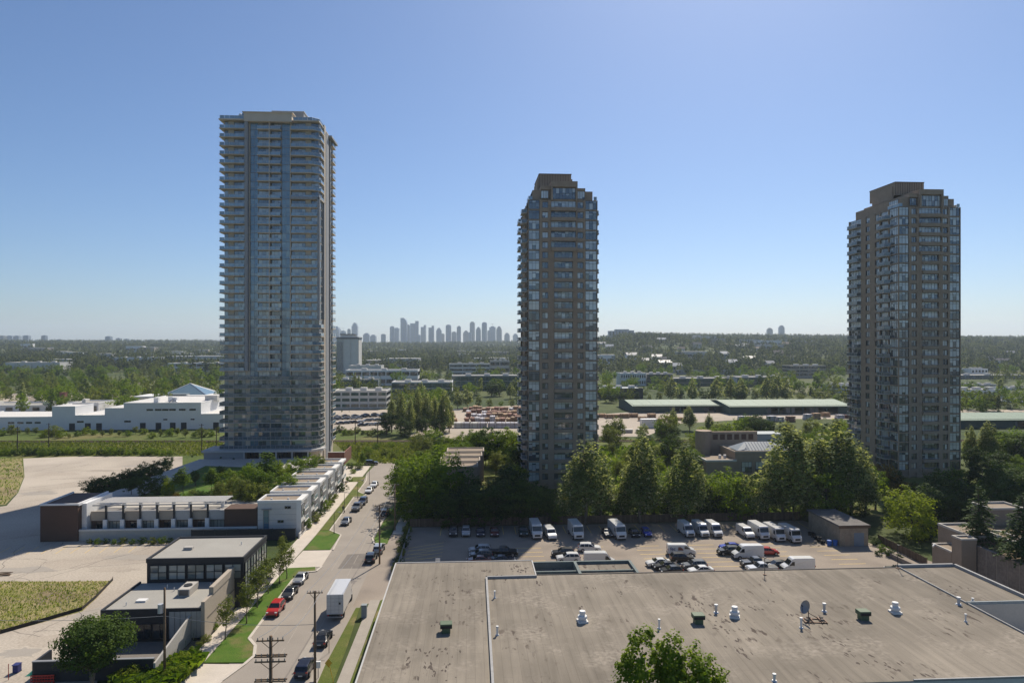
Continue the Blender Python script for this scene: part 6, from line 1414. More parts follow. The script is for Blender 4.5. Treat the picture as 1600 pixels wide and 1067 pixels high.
trees('between the two brown towers', [
 (957,252,690,'olive'),(985,245,700,'obush'),(1000,262,688,'bush'),(1022,240,705,'dark',.9),(1047,236,674,'dark',1.0),(1020,215,722,'lbush'),(965,215,715,'lbush'),(1090,240,702,'lime',.9),(1110,232,708,'lime'),(1072,262,690,'rust'),(1052,318,638,'cotton',1.3),(1078,322,634,'cotton',1.4),(1108,314,646,'cotton',1.3),(1138,300,662,'olive'),(1160,300,655,'dark',1.2),(1180,296,652,'dark',1.2),(1203,294,654,'dark',1.3),(1228,292,656,'olive',1.2),(1255,282,668,'olive',1.2),(1285,275,672,'olive',1.2),(1312,272,675,'olive',1.1),(1095,200,735,'olive'),(1240,205,705,'maple'),(1120,194,745,'maple'),(980,200,735,'maple'),(945,205,728,'olive'),(1060,200,742,'lbush'),(1030,192,760,'bush'),(1005,228,725,'obush'),(940,235,705,'lbush'),(1130,262,690,'lbush'),(1200,250,690,'olive'),(1320,240,700,'maple'),(1300,230,715,'obush'),(1160,240,728,'rust',.6)])
trees('left of the middle tower', [(722,232,672,'maple'),(745,236,664,'maple',1.1),(768,232,662,'dark',1.1),(792,228,664,'maple',1.2),(806,216,690,'dark'),(775,214,700,'olive',.9),(735,218,708,'olive',.8),(690,230,690,'maple'),(660,205,700,'maple',1.1),(638,200,742,'maple'),(670,225,700,'olive'),(640,188,765,'dark',.7),(700,250,690,'olive'),(820,205,720,'dark')])
trees('in the dense clump beyond the meadow', [(604,308,640,'dark',1.1),(612,316,618,'cotton',0.79),(626,312,612,'cotton',0.82),(640,306,622,'cotton',0.79),(652,318,608,'cotton',0.81),(665,308,612,'cotton',0.82),(680,312,618,'cotton',0.81),(692,306,606,'cotton',0.81),(702,316,625,'cotton',0.78),(632,300,650,'dark',1.1),(658,300,648,'dark',1.1),(684,300,645,'dark',1.1)])
trees('left of the raised courtyard', [(160,182,748,'dark',1.4),(200,187,736,'dark',1.4),(220,186,735,'dark',1.4),(238,195,724,'dark',1.4),(148,178,742,'dark',1.2),(170,180,738,'dark',1.3),(190,184,731,'dark',1.3),(208,190,726,'dark',1.3),(228,198,720,'dark',1.3),(248,205,714,'dark',1.2),(262,222,708,'dark',.8),(180,174,752,'dark',1.2),(212,180,742,'dark',1.2)])
trees('on the raised courtyard', [(205,168,745,'dark',1.2),(226,167,742,'dark',1.2),(246,168,738,'dark',1.2),(262,166,742,'lime',.8),(286,169,727,'column',2.4),(330,169,728,'column',2.4),(374,160,738,'olive',1.2),(398,166,720,'maple',1.1),(416,173,706,'column',2.6),(420,165,733,'maple',1.1),(440,172,718,'lime',.9),(462,181,711,'maple',1.1),(480,187,707,'maple',1.1),(497,193,706,'olive',1.1),(404,159,752,'obush'),(386,158,758,'obush',.8),(450,165,735,'maple'),(358,172,730,'maple',1.1),(388,180,718,'maple',1.1),(305,178,732,'dark',.9),(342,160,748,'olive',.9),(345,186,725,'dark',.8),(430,185,712,'dark')], 4.4)
trees('along the glass tower terrace', [(262,228,718,'dark',.7),(300,222,722,'dbush'),(345,220,738,'dbush'),(365,218,742,'dbush')], 4.4)
rg = random.Random(77); mid = []
while len(mid) < 62:
    px, d = rg.uniform(940,1335), rg.uniform(182,296)
    if 1105 < px < 1250 and d < 236: continue
    hh = rg.uniform(5,10.5)+(2 if d > 250 else 0); top = PY0+(CAMH-hh)*FPX/d
    mid.append((px, d, top, rg.choice(['maple','maple','lime','olive','olive','dark','silver','lbush']), rg.uniform(.95,1.3)))
trees('filling the middle gardens', mid)
mid = []
while len(mid) < 26:
    px, d = rg.uniform(625,815), rg.uniform(176,262)
    if 690 < px < 790 and 178 < d < 216: continue
    if px < 655 and d > 190: continue
    hh = rg.uniform(6,11); mid.append((px, d, PY0+(CAMH-hh)*FPX/d, rg.choice(['maple','maple','olive','dark','lime']), rg.uniform(1,1.25)))
trees('in the grove left of the middle tower', mid)
mid = []
while len(mid) < 22:
    px, d = rg.uniform(1395,1640), rg.uniform(150,196)
    hh = rg.uniform(7,12); mid.append((px, d, PY0+(CAMH-hh)*FPX/d, rg.choice(['dark','dark','maple','dark']), rg.uniform(1.1,1.35)))
trees('in the shaded right grove', mid)
# young street trees with thin crowns
for i,(px,py,top,w_) in enumerate(((92,0,0,0),)): pass
k = 0
for px, py, top in ((352,1000,925,),(385,975,900),(402,950,872),(419,928,862),(437,912,855),(448,905,838),(440,868,832)):
    x, y = G(px, py); k += 1
    tree(x, y, 0.12, ZT(top, y), 'young', 'along the near lawn strip beside the showroom', 1.05, None, 'young street trees by the showroom')
for px, py, top in ((567,732,702),(676,745,700)):
    x, y = G(px, py); tree(x, y, 0, ZT(top, y), 'column', 'at the end of the street', 1.5)
# planting along streets and walls
def shrub_row(place, pts, kinds, hmin, hmax, z=0.0, w_=1.0):
    for px, py in sorted(pts):
        x, y = G(px, py, z); tree(x, y, z, rnd.uniform(hmin, hmax), rnd.choice(kinds), place, w_)
shrub_row('in the townhouse gardens', [(480,826),(492,816),(500,806),(508,797),(516,788),(524,779),(533,768),(545,752),(552,740),(560,733),(548,732)], ['bush','obush','dbush'], 1.4, 2.6)
shrub_row('along the courtyard edge above the pergola', [(262+14*i, 777+(i%3)) for i in range(10)], ['obush','dbush','bush','rust'], 1.2, 2.4, 4.4)
shrub_row('beside the showroom wall', [(330,985),(345,965),(356,945),(322,1003),(312,1012)], ['obush','bush'], 1.0, 1.8)
shrub_row('along the lower left wire fence', [(240,1052),(256,1056),(272,1046),(288,1038),(300,1028),(225,1058),(210,1062),(262,1066),(285,1060),(195,1064)], ['bush','lbush'], 1.4, 2.2)
shrub_row('under the terrace building', [(140,849),(152,850),(165,849),(178,850),(192,849),(206,850),(222,849),(238,850),(252,849),(266,849),(282,848)], ['obush','dbush','bush'], 0.9, 1.7)
shrub_row('at the left side of the lot', [(628,868),(630,855),(634,842),(622,880),(618,895),(636,832),(626,862),(620,888)], ['dbush','obush'], 1.2, 2.2)
shrub_row('beside the shed', [(1368,852),(1380,862),(1392,870),(1405,874),(1372,868)], ['bush','dbush'], 1.0, 2.0)
shrub_row('on the bank above the retaining wall', [(1560,850),(1580,862),(1595,868),(1570,845),(1598,850),(1545,842)], ['obush','rust','lbush'], 0.8, 1.6, 6.0)
shrub_row('in front of the white factory', [(x_, 681+rnd.uniform(-3,4)) for x_ in range(4,350,13)], ['obush','olive','bush','lbush'], 2.2, 5.0)
shrub_row('in the hedge behind the gravel lot', [(x_, 711+rnd.uniform(-1.5,1.5)) for x_ in range(2,268,11)], ['dbush','bush'], 2.0, 3.2)
shrub_row('across the meadow behind the street', [(545,700),(560,704),(575,711),(600,712),(615,716),(588,702),(650,704),(632,708),(668,698),(690,702),(575,719),(628,722),(660,718),(612,699),(540,710)], ['obush','bush','olive'], 1.5, 3.6)
shrub_row('between the railway and the far car park', [(x_, 678+rnd.uniform(-3,4)) for x_ in range(522,612,9)], ['obush','bush','dbush'], 2.0, 4.0)
shrub_row('in the middle gardens', [(950+17*i+rnd.uniform(-5,5), 718+rnd.uniform(-16,22)) for i in range(24)], ['lbush','obush','bush','rust'], 1.5, 3.5)
shrub_row('under the trees behind the lot fence', shrub_under, ['dbush','dbush','bush'], 2.2, 4.2)
# lone trees close to the camera
def near_tree(label, x, y, h, kind, seed, clumps, per, leaf, mat, multi, wide, trunk='bark'):
    t = thing('tree', label, 'tree', (x, y, 0), 0.6)
    c = link('crown', crown_mesh(kind, seed, clumps, per, leaf, mat), t); k_ = link('trunk', trunk_mesh(kind, seed, trunk, multi), t)
    c.scale = (h/10*wide, h/10*wide, h/10); k_.scale = (h/10, h/10, h/10)
def lobed_crown(lobes, seed, dens, leaf, mat):
    rs = np.random.RandomState(seed); C, N, T = [], [], []
    for (x, y, zt, rx, rz) in lobes:
        for i in range(int(dens*rx*rz)):
            d = rs.normal(size=3); d /= np.linalg.norm(d); q = rs.uniform(0.35,1)**0.5
            c = np.array([x, y, zt-rz])+d*np.array([rx, rx, rz])*q*0.92; cr = rs.uniform(0.25,0.6); n = 34
            e = rs.normal(size=(n,3)); e /= np.linalg.norm(e, axis=1, keepdims=True)
            C.append(c+e*rs.uniform(0.2,1,(n,1))**0.6*cr); N.append(e*0.5+d*0.6+np.array([0,0,0.5])+rs.normal(0,0.4,(n,3))); T.append(rs.uniform(0,0.6)+rs.uniform(0,0.45,n))
    C, N, T = np.concatenate(C), np.concatenate(N), np.concatenate(T)
    return np_quads('crown', leaves(C, N, leaf, rs, 0.72), M[mat], T)
t = thing('tree', 'leafy tree top rising at the bottom edge in front of the roof', 'tree', (XD(1046,50), 50, 0), 0)
link('crown', lobed_crown([(-2.0,0,21.5,1.5,3.0),(0.1,0.2,21.2,1.35,2.8),(1.6,-0.3,20.2,1.6,3.0),(2.9,0.2,19.3,1.5,3.0),(-3.0,0.3,19.2,1.3,2.8),(0,-0.5,18.8,2.6,3.2),(-1.2,-1.2,18.2,2.6,4.0),(2.0,-1,18.0,2.6,4.0),(0,0.5,17,4.4,6.5)], 9, 15, 0.25, 'leaf_fore'), t)
o = link('trunk', trunk_mesh('round', 41), t); o.scale = (2.0,2.0,2.6)
near_tree('small multi-stemmed tree in front of the dark yard wall', XD(142,82.5), 82.5, ZT(957,82.5)-0.1, 'wide', 23, 150, 95, 0.34, 'leaf_dark2', 4, 0.95, 'bark_pale')
# weeds and rough grass, uncountable
def weeds(name, pts_fn, n, h0, h1, mat, label, cat):
    rs = np.random.RandomState(len(name)*7); P = np.array([pts_fn(rs) for _ in range(n)]); h = rs.uniform(h0, h1, (n,1))
    a = rs.uniform(0, 6.283, n); u = np.stack([np.cos(a), np.sin(a), np.zeros(n)], 1); lean = rs.normal(0, 0.35, (n,3)); lean[:,2] = 1
    w_ = h*rs.uniform(0.3, 0.7, (n,1)); V = np.empty((n,4,3)); V[:,0] = P-u*w_*0.4; V[:,1] = P+u*w_*0.4; V[:,2] = P+lean*h+u*w_*0.6; V[:,3] = P+lean*h-u*w_*0.6
    o = link(name, np_quads(name, V.reshape(-1,3), M[mat], rs.uniform(0, 1, n))); tag(o, label, cat, None, 'stuff')
def inpoly(px):
    pts = [G(*p) for p in px]; xs_ = [p[0] for p in pts]; ys_ = [p[1] for p in pts]
    def ins(x, y):
        c = False
        for i in range(len(pts)):
            (x0,y0),(x1,y1) = pts[i-1], pts[i]
            if (y0 > y) != (y1 > y) and x < (x1-x0)*(y-y0)/(y1-y0)+x0: c = not c
        return c
    def f(rs):
        while True:
            x, y = rs.uniform(min(xs_), max(xs_)), rs.uniform(min(ys_), max(ys_))
            if ins(x, y): return (x, y, 0.0)
    return f
weeds('field_weeds', inpoly([(-60,909),(175,908),(128,953),(0,988),(-60,1003)]), 7000, 0.05, 0.28, 'leaf_dry', 'tall dry weeds covering the field at lower left', 'weeds')
weeds('verge_weeds', inpoly([(-60,717),(34,717),(36,745),(26,769),(8,787),(-60,793)]), 2500, 0.1, 0.5, 'leaf_dry', 'dry weeds on the verge at the far left edge', 'weeds')
weeds('meadow_grass', inpoly([(-60,690),(350,690),(340,712),(-60,712)]), 12000, 0.2, 0.75, 'leaf_olive', 'rough grass of the meadow along the railway, left', 'grass')
weeds('meadow_grass', inpoly([(522,692),(700,692),(700,724),(560,724),(545,712)]), 9000, 0.2, 0.8, 'leaf_olive', 'rough grass of the meadow beyond the street end', 'grass')
weeds('garden_cover', inpoly([(930,700),(1330,690),(1320,800),(900,805)]), 16000, 0.3, 1.2, 'leaf_maple', 'leafy ground cover of the gardens between the towers', 'ground cover')
weeds('fence_vines', inpoly([(180,1066),(300,1030),(318,1034),(262,1085),(180,1090)]), 2600, 0.4, 1.5, 'leaf_maple', 'bright vines spilling over the wire fence, lower left', 'vines')
# ------------------------------------------------------------------ middle distance: factories, offices, yards
def office(label, px0, px1, d, ytop, floors, depth, wall, gl='glass_dark', style='strip', cat='office building', name='office_building', base=0.0, roof='grey_roof', n=None, fh=None, extra=None, group=None):
    x0, x1 = XD(px0, d), XD(px1, d); w = x1-x0; h = ZT(ytop, d)-base
    t = thing(name, label, cat, (x0, d, base), TH, group)
    MB().box(0,w,0,depth,-2,h).build('wall', M[wall], t)
    m = MB(); m.box(-0.1,w+0.1,-0.12,0.4,h,h+0.6); m.box(-0.1,0.4,0.4,depth,h,h+0.6); m.box(w-0.4,w+0.1,0.4,depth,h,h+0.6); m.box(-0.1,w+0.1,depth-0.4,depth+0.1,h,h+0.6); m.build('parapet', M[wall], t)
    MB().box(0.4,w-0.4,0.4,depth-0.4,h,h+0.05).build('roof', M[roof], t)
    f = h/floors
    for k in range(floors):
        z = k*f+f*0.32; hh = f*0.5
        if style == 'strip':
            nn = n or max(2, int(w/9)); ww = w/nn
            for i in range(nn): win(t, ww*i+0.5, -0.02, z, ww-1.0, hh, max(2,int(ww/2)), 1, gl=gl, d=0.2)
            nn = max(1,int(depth/9)); ww = depth/nn
            for i in range(nn): win(t, w+0.02, ww*i+0.5, z, ww-1.0, hh, max(2,int(ww/2)), 1, face='r', gl=gl, d=0.2, name='side_window'); win(t, -0.02, ww*(i+1)-0.5, z, ww-1.0, hh, max(2,int(ww/2)), 1, face='l', gl=gl, d=0.2, name='side_window')
        elif style == 'punched':
            nn = n or max(2, int(w/4)); ww = w/nn
            for i in range(nn): win(t, ww*i+ww*0.25, -0.02, z, ww*0.5, hh, 1, 1, gl=gl, d=0.2)
        elif style == 'curtain':
            nn = n or max(2, int(w/7)); ww = w/nn
            for i in range(nn): win(t, ww*i+0.08, -0.02, k*f+0.15, ww-0.16, f-0.5, 4, 2, gl=gl, d=0.15)
    for i in range(3 if w > 20 else 1):
        x = w*(0.2+0.28*i); MB().box(x,x+min(5,w*0.12),depth*0.35,depth*0.35+4,h,h+2.0).build('roof_unit', M['offwhite'], t)
    return t
# white factory beyond the railway, one long front with blocks of different height
t = thing('white_factory', 'long white factory with stepped flat roofs beyond the railway', 'factory', (XD(0,322),322,0), TH)
x_ = lambda px: XD(px,322)-XD(0,322)
blocks = [(-60,78,653,30),(78,113,637,16),(113,158,651,30),(158,187,640,24),(187,306,632,45),(306,341,650,26)]
for px0, px1, yt, dp in blocks:
    h = ZT(yt,322); MB().box(x_(px0),x_(px1)-0.02,0,dp,0,h).build('wall', M['white_wall'], t)
    MB().box(x_(px0)+0.3,x_(px1)-0.3,0.3,dp-0.3,h,h+0.05).build('roof', M['offwhite'], t)
    m = MB(); m.box(x_(px0)-0.05,x_(px1)+0.03,-0.1,0.3,h,h+0.5); m.box(x_(px0)-0.05,x_(px0)+0.3,0.3,dp,h,h+0.5); m.box(x_(px1)-0.3,x_(px1)+0.03,0.3,dp,h,h+0.5); m.build('parapet', M['white_wall'], t)
for px in (222,235,246,257,272,288): win(t,x_(px),-0.02,ZT(643,322),3.0,0.85,3,1,gl='glass_dark')
for px in (12,26,39,52): win(t,x_(px),-0.02,ZT(662,322),2.7,0.8,3,1,gl='glass_dark')
for px in (116,188): win(t,x_(px),-0.02,ZT(661,322),3.0,0.8,3,1,gl='glass_dark')
for px in (248,290): win(t,x_(px),-0.02,ZT(658,322),1.8,0.6,2,1,gl='glass_dark')
for px in (104,128,145,212,236,258,275,325): MB().box(x_(px),x_(px)+2.6,-0.08,-0.01,0,3.2).build('loading_door', M['dark_metal'], t)
for px, yy in ((224,6),(250,8),(238,12)): MB().box(x_(px),x_(px)+2.2,yy,yy+2,ZT(632,322),ZT(632,322)+2.4).build('roof_unit', M['white_wall'], t)
MB().box(x_(292),x_(312),16,24,ZT(632,322),ZT(632,322)+2.6).build('roof_unit', M['offwhite'], t)
m = MB(); m.tube([(x_(246),7,ZT(631,322)),(x_(252),8,ZT(627,322)),(x_(258),8,ZT(632,322))],0.5,8); m.build('duct', M['galvanised'], t)
# low warehouse and yard behind it
office('low pale warehouse behind the left end of the white factory', -60, 82, 400, 635, 1, 24, 'white_wall', style='punched', n=7, cat='warehouse', name='warehouse')
office('low white workshop in the yard behind the white factory', 108, 152, 385, 631, 1, 20, 'white_wall', style='punched', n=4, cat='workshop', name='workshop')
# glass pyramid pavilion
t = thing('pyramid_pavilion', 'low white pavilion with a blue glass pyramid roof', 'pavilion', (XD(212,420),420,0), TH)
w = XD(345,420)-XD(212,420); h = ZT(619,420)
MB().box(0,w,0,30,0,h-1).build('wall', M['offwhite'], t); m = MB(); m.box(-1,w*0.36,-1.5,20,h-1,h); m.box(w*0.58,w+1,-1,28,h-1,h+0.4); m.build('roof', M['white_paint'], t); MB().box(w*0.36,w*0.58,0.2,26,h-1,h+1.2).build('drum', M['teal_trim'], t)
bx0, bx1 = XD(262,430)-XD(212,420), XD(326,430)-XD(212,420); hb = ZT(616,430); ha = ZT(602,430); cx = (bx0+bx1)/2-1
m = MB(); A = [(bx0,4,hb),(bx1,4,hb),(bx1,26,hb),(bx0,26,hb)]; ap = (cx,15,ha+0.8)
for i in range(4): m.poly([A[i],A[(i+1)%4],ap])
m.build('pyramid', M['glass_sky'], t); MB().box(bx0,bx1,4,26,h-1,hb).build('pyramid_base', M['white_paint'], t)
for i in range(4): MB().beam(A[i],ap,0.3).build('pyramid_rib', M['white_paint'], t)
for i in range(6): win(t,w*0.05+6*i,-0.02,0.8,4.5,2.6,4,1,gl='glass_dark')
x, y = at(99,430); t = thing('red_kiosk', 'red upright kiosk tower beyond the white factory', 'kiosk', (x,y,0), TH)
MB().box(-1.5,1.5,-1.5,1.5,0,ZT(614,430)).build('body', M['brick_red'], t); MB().box(-1.7,1.7,-1.7,1.7,ZT(614,430),ZT(614,430)+0.4).build('cap', M['brick_red'], t); MB().box(-1.1,1.1,-1.55,-1.51,2,5).build('panel', M['brown_panel'], t)
# offices
office('cream three-storey office beside the far car park', 519, 603, 425, 612, 3, 22, 'offwhite', 'glass_green', n=6)
office('white tower-like old hospital block with tall flutes', 526, 560, 900, 527, 1, 26, 'offwhite', style='none', cat='tower block', name='tower_block')
x, y = at(526,900); w = XD(560,900)-XD(526,900); hh_ = ZT(527,900)
t = [o for o in bpy.data.objects if o.get('category') == 'tower block'][0]
for x0, x1, mt in ((0.02,0.30,'slab_grey'),(0.36,0.62,'offwhite'),(0.66,0.97,'offwhite')): MB().box(w*x0,w*x1,-0.9,-0.02,0,hh_-3).build('flute', M[mt], t)
for i in range(9): MB().box(w*0.02+0.9*i,w*0.02+0.35+0.9*i,-1.0,-0.91,2,hh_-6).build('window_strip', M['glass_dark'], t)
MB().box(-0.6,w+0.6,-1.2,27,hh_-2,hh_-0.6).build('cornice', M['dark_metal'], t); MB().box(w*0.15,w*0.75,6,20,hh_,hh_+3.5).build('penthouse', M['offwhite'], t); MB().box(w*0.1,w*0.8,5,21,hh_+3.5,hh_+4.5).build('penthouse_cap', M['dark_metal'], t)
office('long pale office with arched upper windows behind the cream office', 540, 652, 650, 579, 2, 24, 'white_wall', n=9)
office('blue-grey glass office wing under the arched office', 519, 590, 610, 594, 2, 16, 'teal_trim', 'glass_green', 'curtain')
office('dark green glass office with flat white roof, middle', 612, 706, 545, 598, 2, 26, 'white_wall', 'glass_green', 'curtain')
office('teal glass office behind the lumber yard trees', 706, 812, 585, 588, 3, 26, 'teal_trim', 'glass_green', 'curtain')
office('low tan commercial block behind the teal office', 702, 765, 830, 569, 3, 22, 'offwhite', n=3, base=H(XD(730,830),830))
office('small brown banded office right of the tan block', 766, 796, 900, 564, 2, 20, 'cement_panel', n=2, base=H(XD(780,900),900))
office('pale flat warehouse between office and tower block', 545, 595, 790, 572, 1, 26, 'offwhite', style='none', cat='warehouse', name='warehouse')
office('low white school with red end far beyond the factory', 174, 248, 1090, 559, 1, 16, 'white_wall', style='punched', n=12, base=H(XD(200,1090),1090), cat='school', name='school_building')
office('long white flat depot left of the glass tower, far', 262, 350, 940, 568, 2, 30, 'white_wall', style='strip', base=0)
office('pale warehouse among the trees at far left', 8, 90, 900, 567, 1, 30, 'offwhite', style='none', cat='warehouse', name='warehouse')
office('white office with square windows behind the poplars', 970, 1010, 645, 584, 2, 20, 'white_wall', style='punched', n=11)
office('dark glass office attached to the square-windowed office', 1011, 1052, 650, 585, 2, 22, 'steel_grey', 'glass_dark', 'curtain')
office('low dark warehouse left of the green warehouse', 932, 1006, 500, 608, 1, 24, 'dark_metal', style='none', cat='warehouse', name='warehouse', roof='teal_trim')
office('cream office with orange corner on the right slope', 1236, 1292, 780, 572, 3, 22, 'beige', 'glass_dark', n=4, base=2)
office('long grey rooftop block seen between the poplars', 1048, 1150, 640, 592, 2, 26, 'steel_grey', 'glass_green', 'curtain')
office('grey glass office behind the tall poplars, right', 1152, 1232, 630, 590, 2, 26, 'slab_grey', 'glass_green', 'curtain')
office('pale low office below the cream office', 1300, 1345, 560, 603, 2, 18, 'white_wall', n=3)
office('dark long warehouse at the far right', 1496, 1620, 760, 587, 2, 30, 'tower_grey', 'glass_dark', n=9, cat='warehouse', name='warehouse')
office('small white office above the dark warehouse, right', 1518, 1545, 800, 577, 1, 16, 'white_wall', style='punched', n=5, base=4)
office('grey garage block below the dark warehouse, right', 1508, 1566, 640, 602, 1, 18, 'slab_grey', style='punched', n=6)
office('white terrace of workshops behind the right green shed', 1500, 1575, 500, 610, 1, 18, 'white_wall', style='punched', n=10, cat='workshop', name='workshop')
office('small white office at the right edge', 1572, 1640, 470, 628, 1, 20, 'white_wall', style='punched', n=7)
office('white gabled store near the right edge', 1564, 1625, 590, 607, 1, 16, 'white_wall', style='none', cat='store', name='store_building')
# elevated road on the right slope
t = thing('elevated_road', 'grey elevated road running across the right slope', 'viaduct', (XD(1060,860),860,0), TH)
w = XD(1330,860)-XD(1060,860); MB().box(0,w,0,12,4.5,5.6).build('deck', M['slab_grey'], t); MB().box(0,w,-0.2,0.1,5.6,6.7).build('barrier', M['slab_grey'], t)
MB().box(0,w*0.75,0.5,8,-2,4.5).build('retaining_wall', M['tower_grey'], t)
for i in range(9): MB().box(w*0.76+i*5.5,w*0.76+i*5.5+1.2,3,9,-3,4.5).build('pier', M['slab_grey'], t)
# green lumber warehouses: walls, sloped roof, open bays
def green_shed(label, px0, px1, d, eave, ridge, depth, bays, openb):
    x0, x1 = XD(px0,d), XD(px1,d); w = x1-x0; he, hr = ZT(eave,d), ZT(ridge,d+depth*0.5)
    t = thing('green_warehouse', label, 'warehouse', (x0,d,0), TH)
    m = MB(); m.box(0,w,depth-0.3,depth,0,he); m.box(0,0.3,0,depth-0.3,0,he); m.box(w-0.3,w,0,depth-0.3,0,he)
    m.poly([(0,0,he),(0,depth,he),(0,depth/2,hr)]); m.poly([(w,0,he),(w,depth,he),(w,depth/2,hr)]); m.build('wall', M['green_wall'], t)
    bw = w/bays
    for i in range(bays):
        if i in openb: MB().box(bw*i+0.4,bw*(i+1)-0.4,0.05,0.3,he-1.3,he-0.02).build('lintel', M['green_wall'], t)
        else: MB().box(bw*i+0.4,bw*(i+1)-0.4,0.05,0.3,0,he-0.02).build('wall_panel', M['green_wall'], t)
        MB().box(bw*i-0.4 if i else 0.3,bw*i+0.4,-0.05,0.4,0,he-0.01).build('column', M['green_wall'], t)
    k = max(4, int(w/6))
    for i in range(k):
        xa, xb = w*i/k-(1 if i == 0 else 0), w*(i+1)/k-0.06+(1 if i == k-1 else 0)
        for s in (0,1):
            m = MB(); y0 = -1.6 if s == 0 else depth+1.6; z0 = he-0.35
            m.poly([(xa,y0,z0),(xb,y0,z0),(xb,depth/2,hr+0.05),(xa,depth/2,hr+0.05)]); m.poly([(xa,y0,z0-0.25),(xb,y0,z0-0.25),(xb,y0,z0),(xa,y0,z0)]); m.build('roof_panel', M['green_roof'], t)
    for i in openb[::2]:
        MB().box(bw*i+1,bw*(i+1)-1,8,12,0,3.2).build('stored_stack', M['lumber_wrap'], t)
    return t
green_shed('green-roofed open lumber warehouse, left one', 990, 1139, 402, 633, 624.5, 40, 8, [3,4,6,7])
green_shed('green-roofed open lumber warehouse, long right one', 1141, 1336, 392, 634, 624.5, 40, 10, [3,4,5,6,7,8])
green_shed('green-roofed shed right of the right tower', 1500, 1680, 330, 655, 645, 30, 6, [3,5])
# stacks of lumber
def stack(px, py, L, Wd, hh, mat, label, rz=0.0):
    x, y = G(px, py); t = thing('lumber_stack', label, 'lumber stack', (x,y,0), TH+rz, 'lumber stacks in the yards')
    ly = max(2, int(hh/0.9))
    for k in range(ly):
        o = MB().box(-L/2+rnd.uniform(-.2,.2),L/2+rnd.uniform(-.2,.2),-Wd/2,Wd/2,0.12+k*hh/ly,(k+1)*hh/ly-0.05).build('bundle', M[mat], t)
    for x0 in (-L*0.3,L*0.3): MB().box(x0-0.1,x0+0.1,-Wd/2-0.03,Wd/2+0.03,0,hh).build('strap', M['wood'], t)
k = 0
for row, (py, cols, yname) in enumerate(((642.5,range(728,818,7),'back'),(648,range(732,816,8),'second'),(653.5,range(733,818,8),'third'),(659.5,range(730,818,8),'fourth'),(668,range(716,818,13),'front'))):
    for i, px in enumerate(cols):
        front = row == 4
        stack(px+rnd.uniform(-1,1), py, 2.6 if not front else 4.2, 6 if not front else 4, rnd.uniform(2.0,3.4) if not front else 2.6, rnd.choice(['lumber_wrap','offwhite','lumber_wrap'] if front else ['lumber_a','lumber_a','lumber_b','lumber_b','lumber_wrap']), ordn(i)+' lumber stack from the left in the '+yname+' row of the left yard')
for i, px in enumerate((706,709,711,703)): stack(px, 650+6*i, 2.2, 5, 2.8, 'lumber_a', ordn(i)+' yellow lumber stack along the clump of trees')
for i, px in enumerate((940,952,964,976,990,1004,1018,1032,1046,1060)): stack(px, 651+rnd.uniform(0,8), 4.5, 3, rnd.uniform(1.6,2.6), rnd.choice(['lumber_a','lumber_b','green_metal']), ordn(i)+' lumber stack from the left before the left green warehouse')
for i, px in enumerate((1160,1175,1205,1218,1235,1262,1275,1290,1312,1325)): stack(px, 653+rnd.uniform(-2,6), 4.0, 3, rnd.uniform(1.8,3.2), rnd.choice(['lumber_a','lumber_b','lumber_wrap']), ordn(i)+' lumber stack from the left before the right green warehouse')
x, y = G(1014,668); t = thing('white_container', 'white box container in the lumber yard', 'container', (x,y,0), TH)
MB().box(-4,4,-2,2,0,4.3).build('body', M['white_paint'], t, bevel=0.05)
for i in range(7): MB().box(-3.8+1.2*i,-3.7+1.2*i,-2.04,-2.0,0.2,4.1).build('rib', M['white_wall'], t)
for i,px in enumerate((968,982,1000,1030)):
    x, y = G(px,676); t = thing('skip_bin', ordn(i)+' pale skip bin from the left in the lumber yard', 'skip', (x,y,0), TH, 'skips in the lumber yard')
    MB().prism([(-1.8,-1),(1.8,-1),(1.8,1),(-1.8,1)],0.1,1.5).build('body', M['cement_panel'], t, bevel=0.04); MB().box(-1.9,1.9,-1.1,1.1,1.5,1.6).build('rim', M['offwhite'], t)
# houses on the right hillside
def house(label, x, y, w, d_, h, wall, roof, rz, group):
    z = H(x,y); t = thing('hill_house', label, 'house', (x,y,z), rz, group)
    MB().box(-w/2,w/2,-d_/2,d_/2,-3,h).build('wall', M[wall], t); r = h*0.45
    m = MB(); e = 0.6; m.poly([(-w/2-e,-d_/2-e,h-.1),(w/2+e,-d_/2-e,h-.1),(w/2+e,0,h+r),(-w/2-e,0,h+r)]); m.poly([(-w/2-e,d_/2+e,h-.1),(w/2+e,d_/2+e,h-.1),(w/2+e,0,h+r),(-w/2-e,0,h+r)])
    m.poly([(-w/2,-d_/2,h),(-w/2,d_/2,h),(-w/2,0,h+r)]); m.poly([(w/2,-d_/2,h),(w/2,d_/2,h),(w/2,0,h+r)]); m.build('roof', M[roof], t)
    for i in range(3): win(t,-w/2+w*(0.1+0.3*i),-d_/2-.02,h*0.5,w*0.18,h*0.3,2,1,gl='glass_dark')
hs = []
for i in range(34):
    s = rnd.uniform(0.125,0.42) if i < 26 else rnd.uniform(0.65,0.78); y = rnd.uniform(900,1650); hs.append((s*y, y))
hs.sort(key=lambda p: p[0]/p[1])
for i,(x,y) in enumerate(hs): house(ordn(i)+' house from the left on the wooded right hillside', x, y, rnd.uniform(11,20), rnd.uniform(9,12), rnd.uniform(6,10), rnd.choice(['offwhite','beige','white_wall','cement_panel']), rnd.choice(['gravel_roof','steel_grey','shed_roof','offwhite']), rnd.uniform(-.4,.4), 'houses on the right hillside')

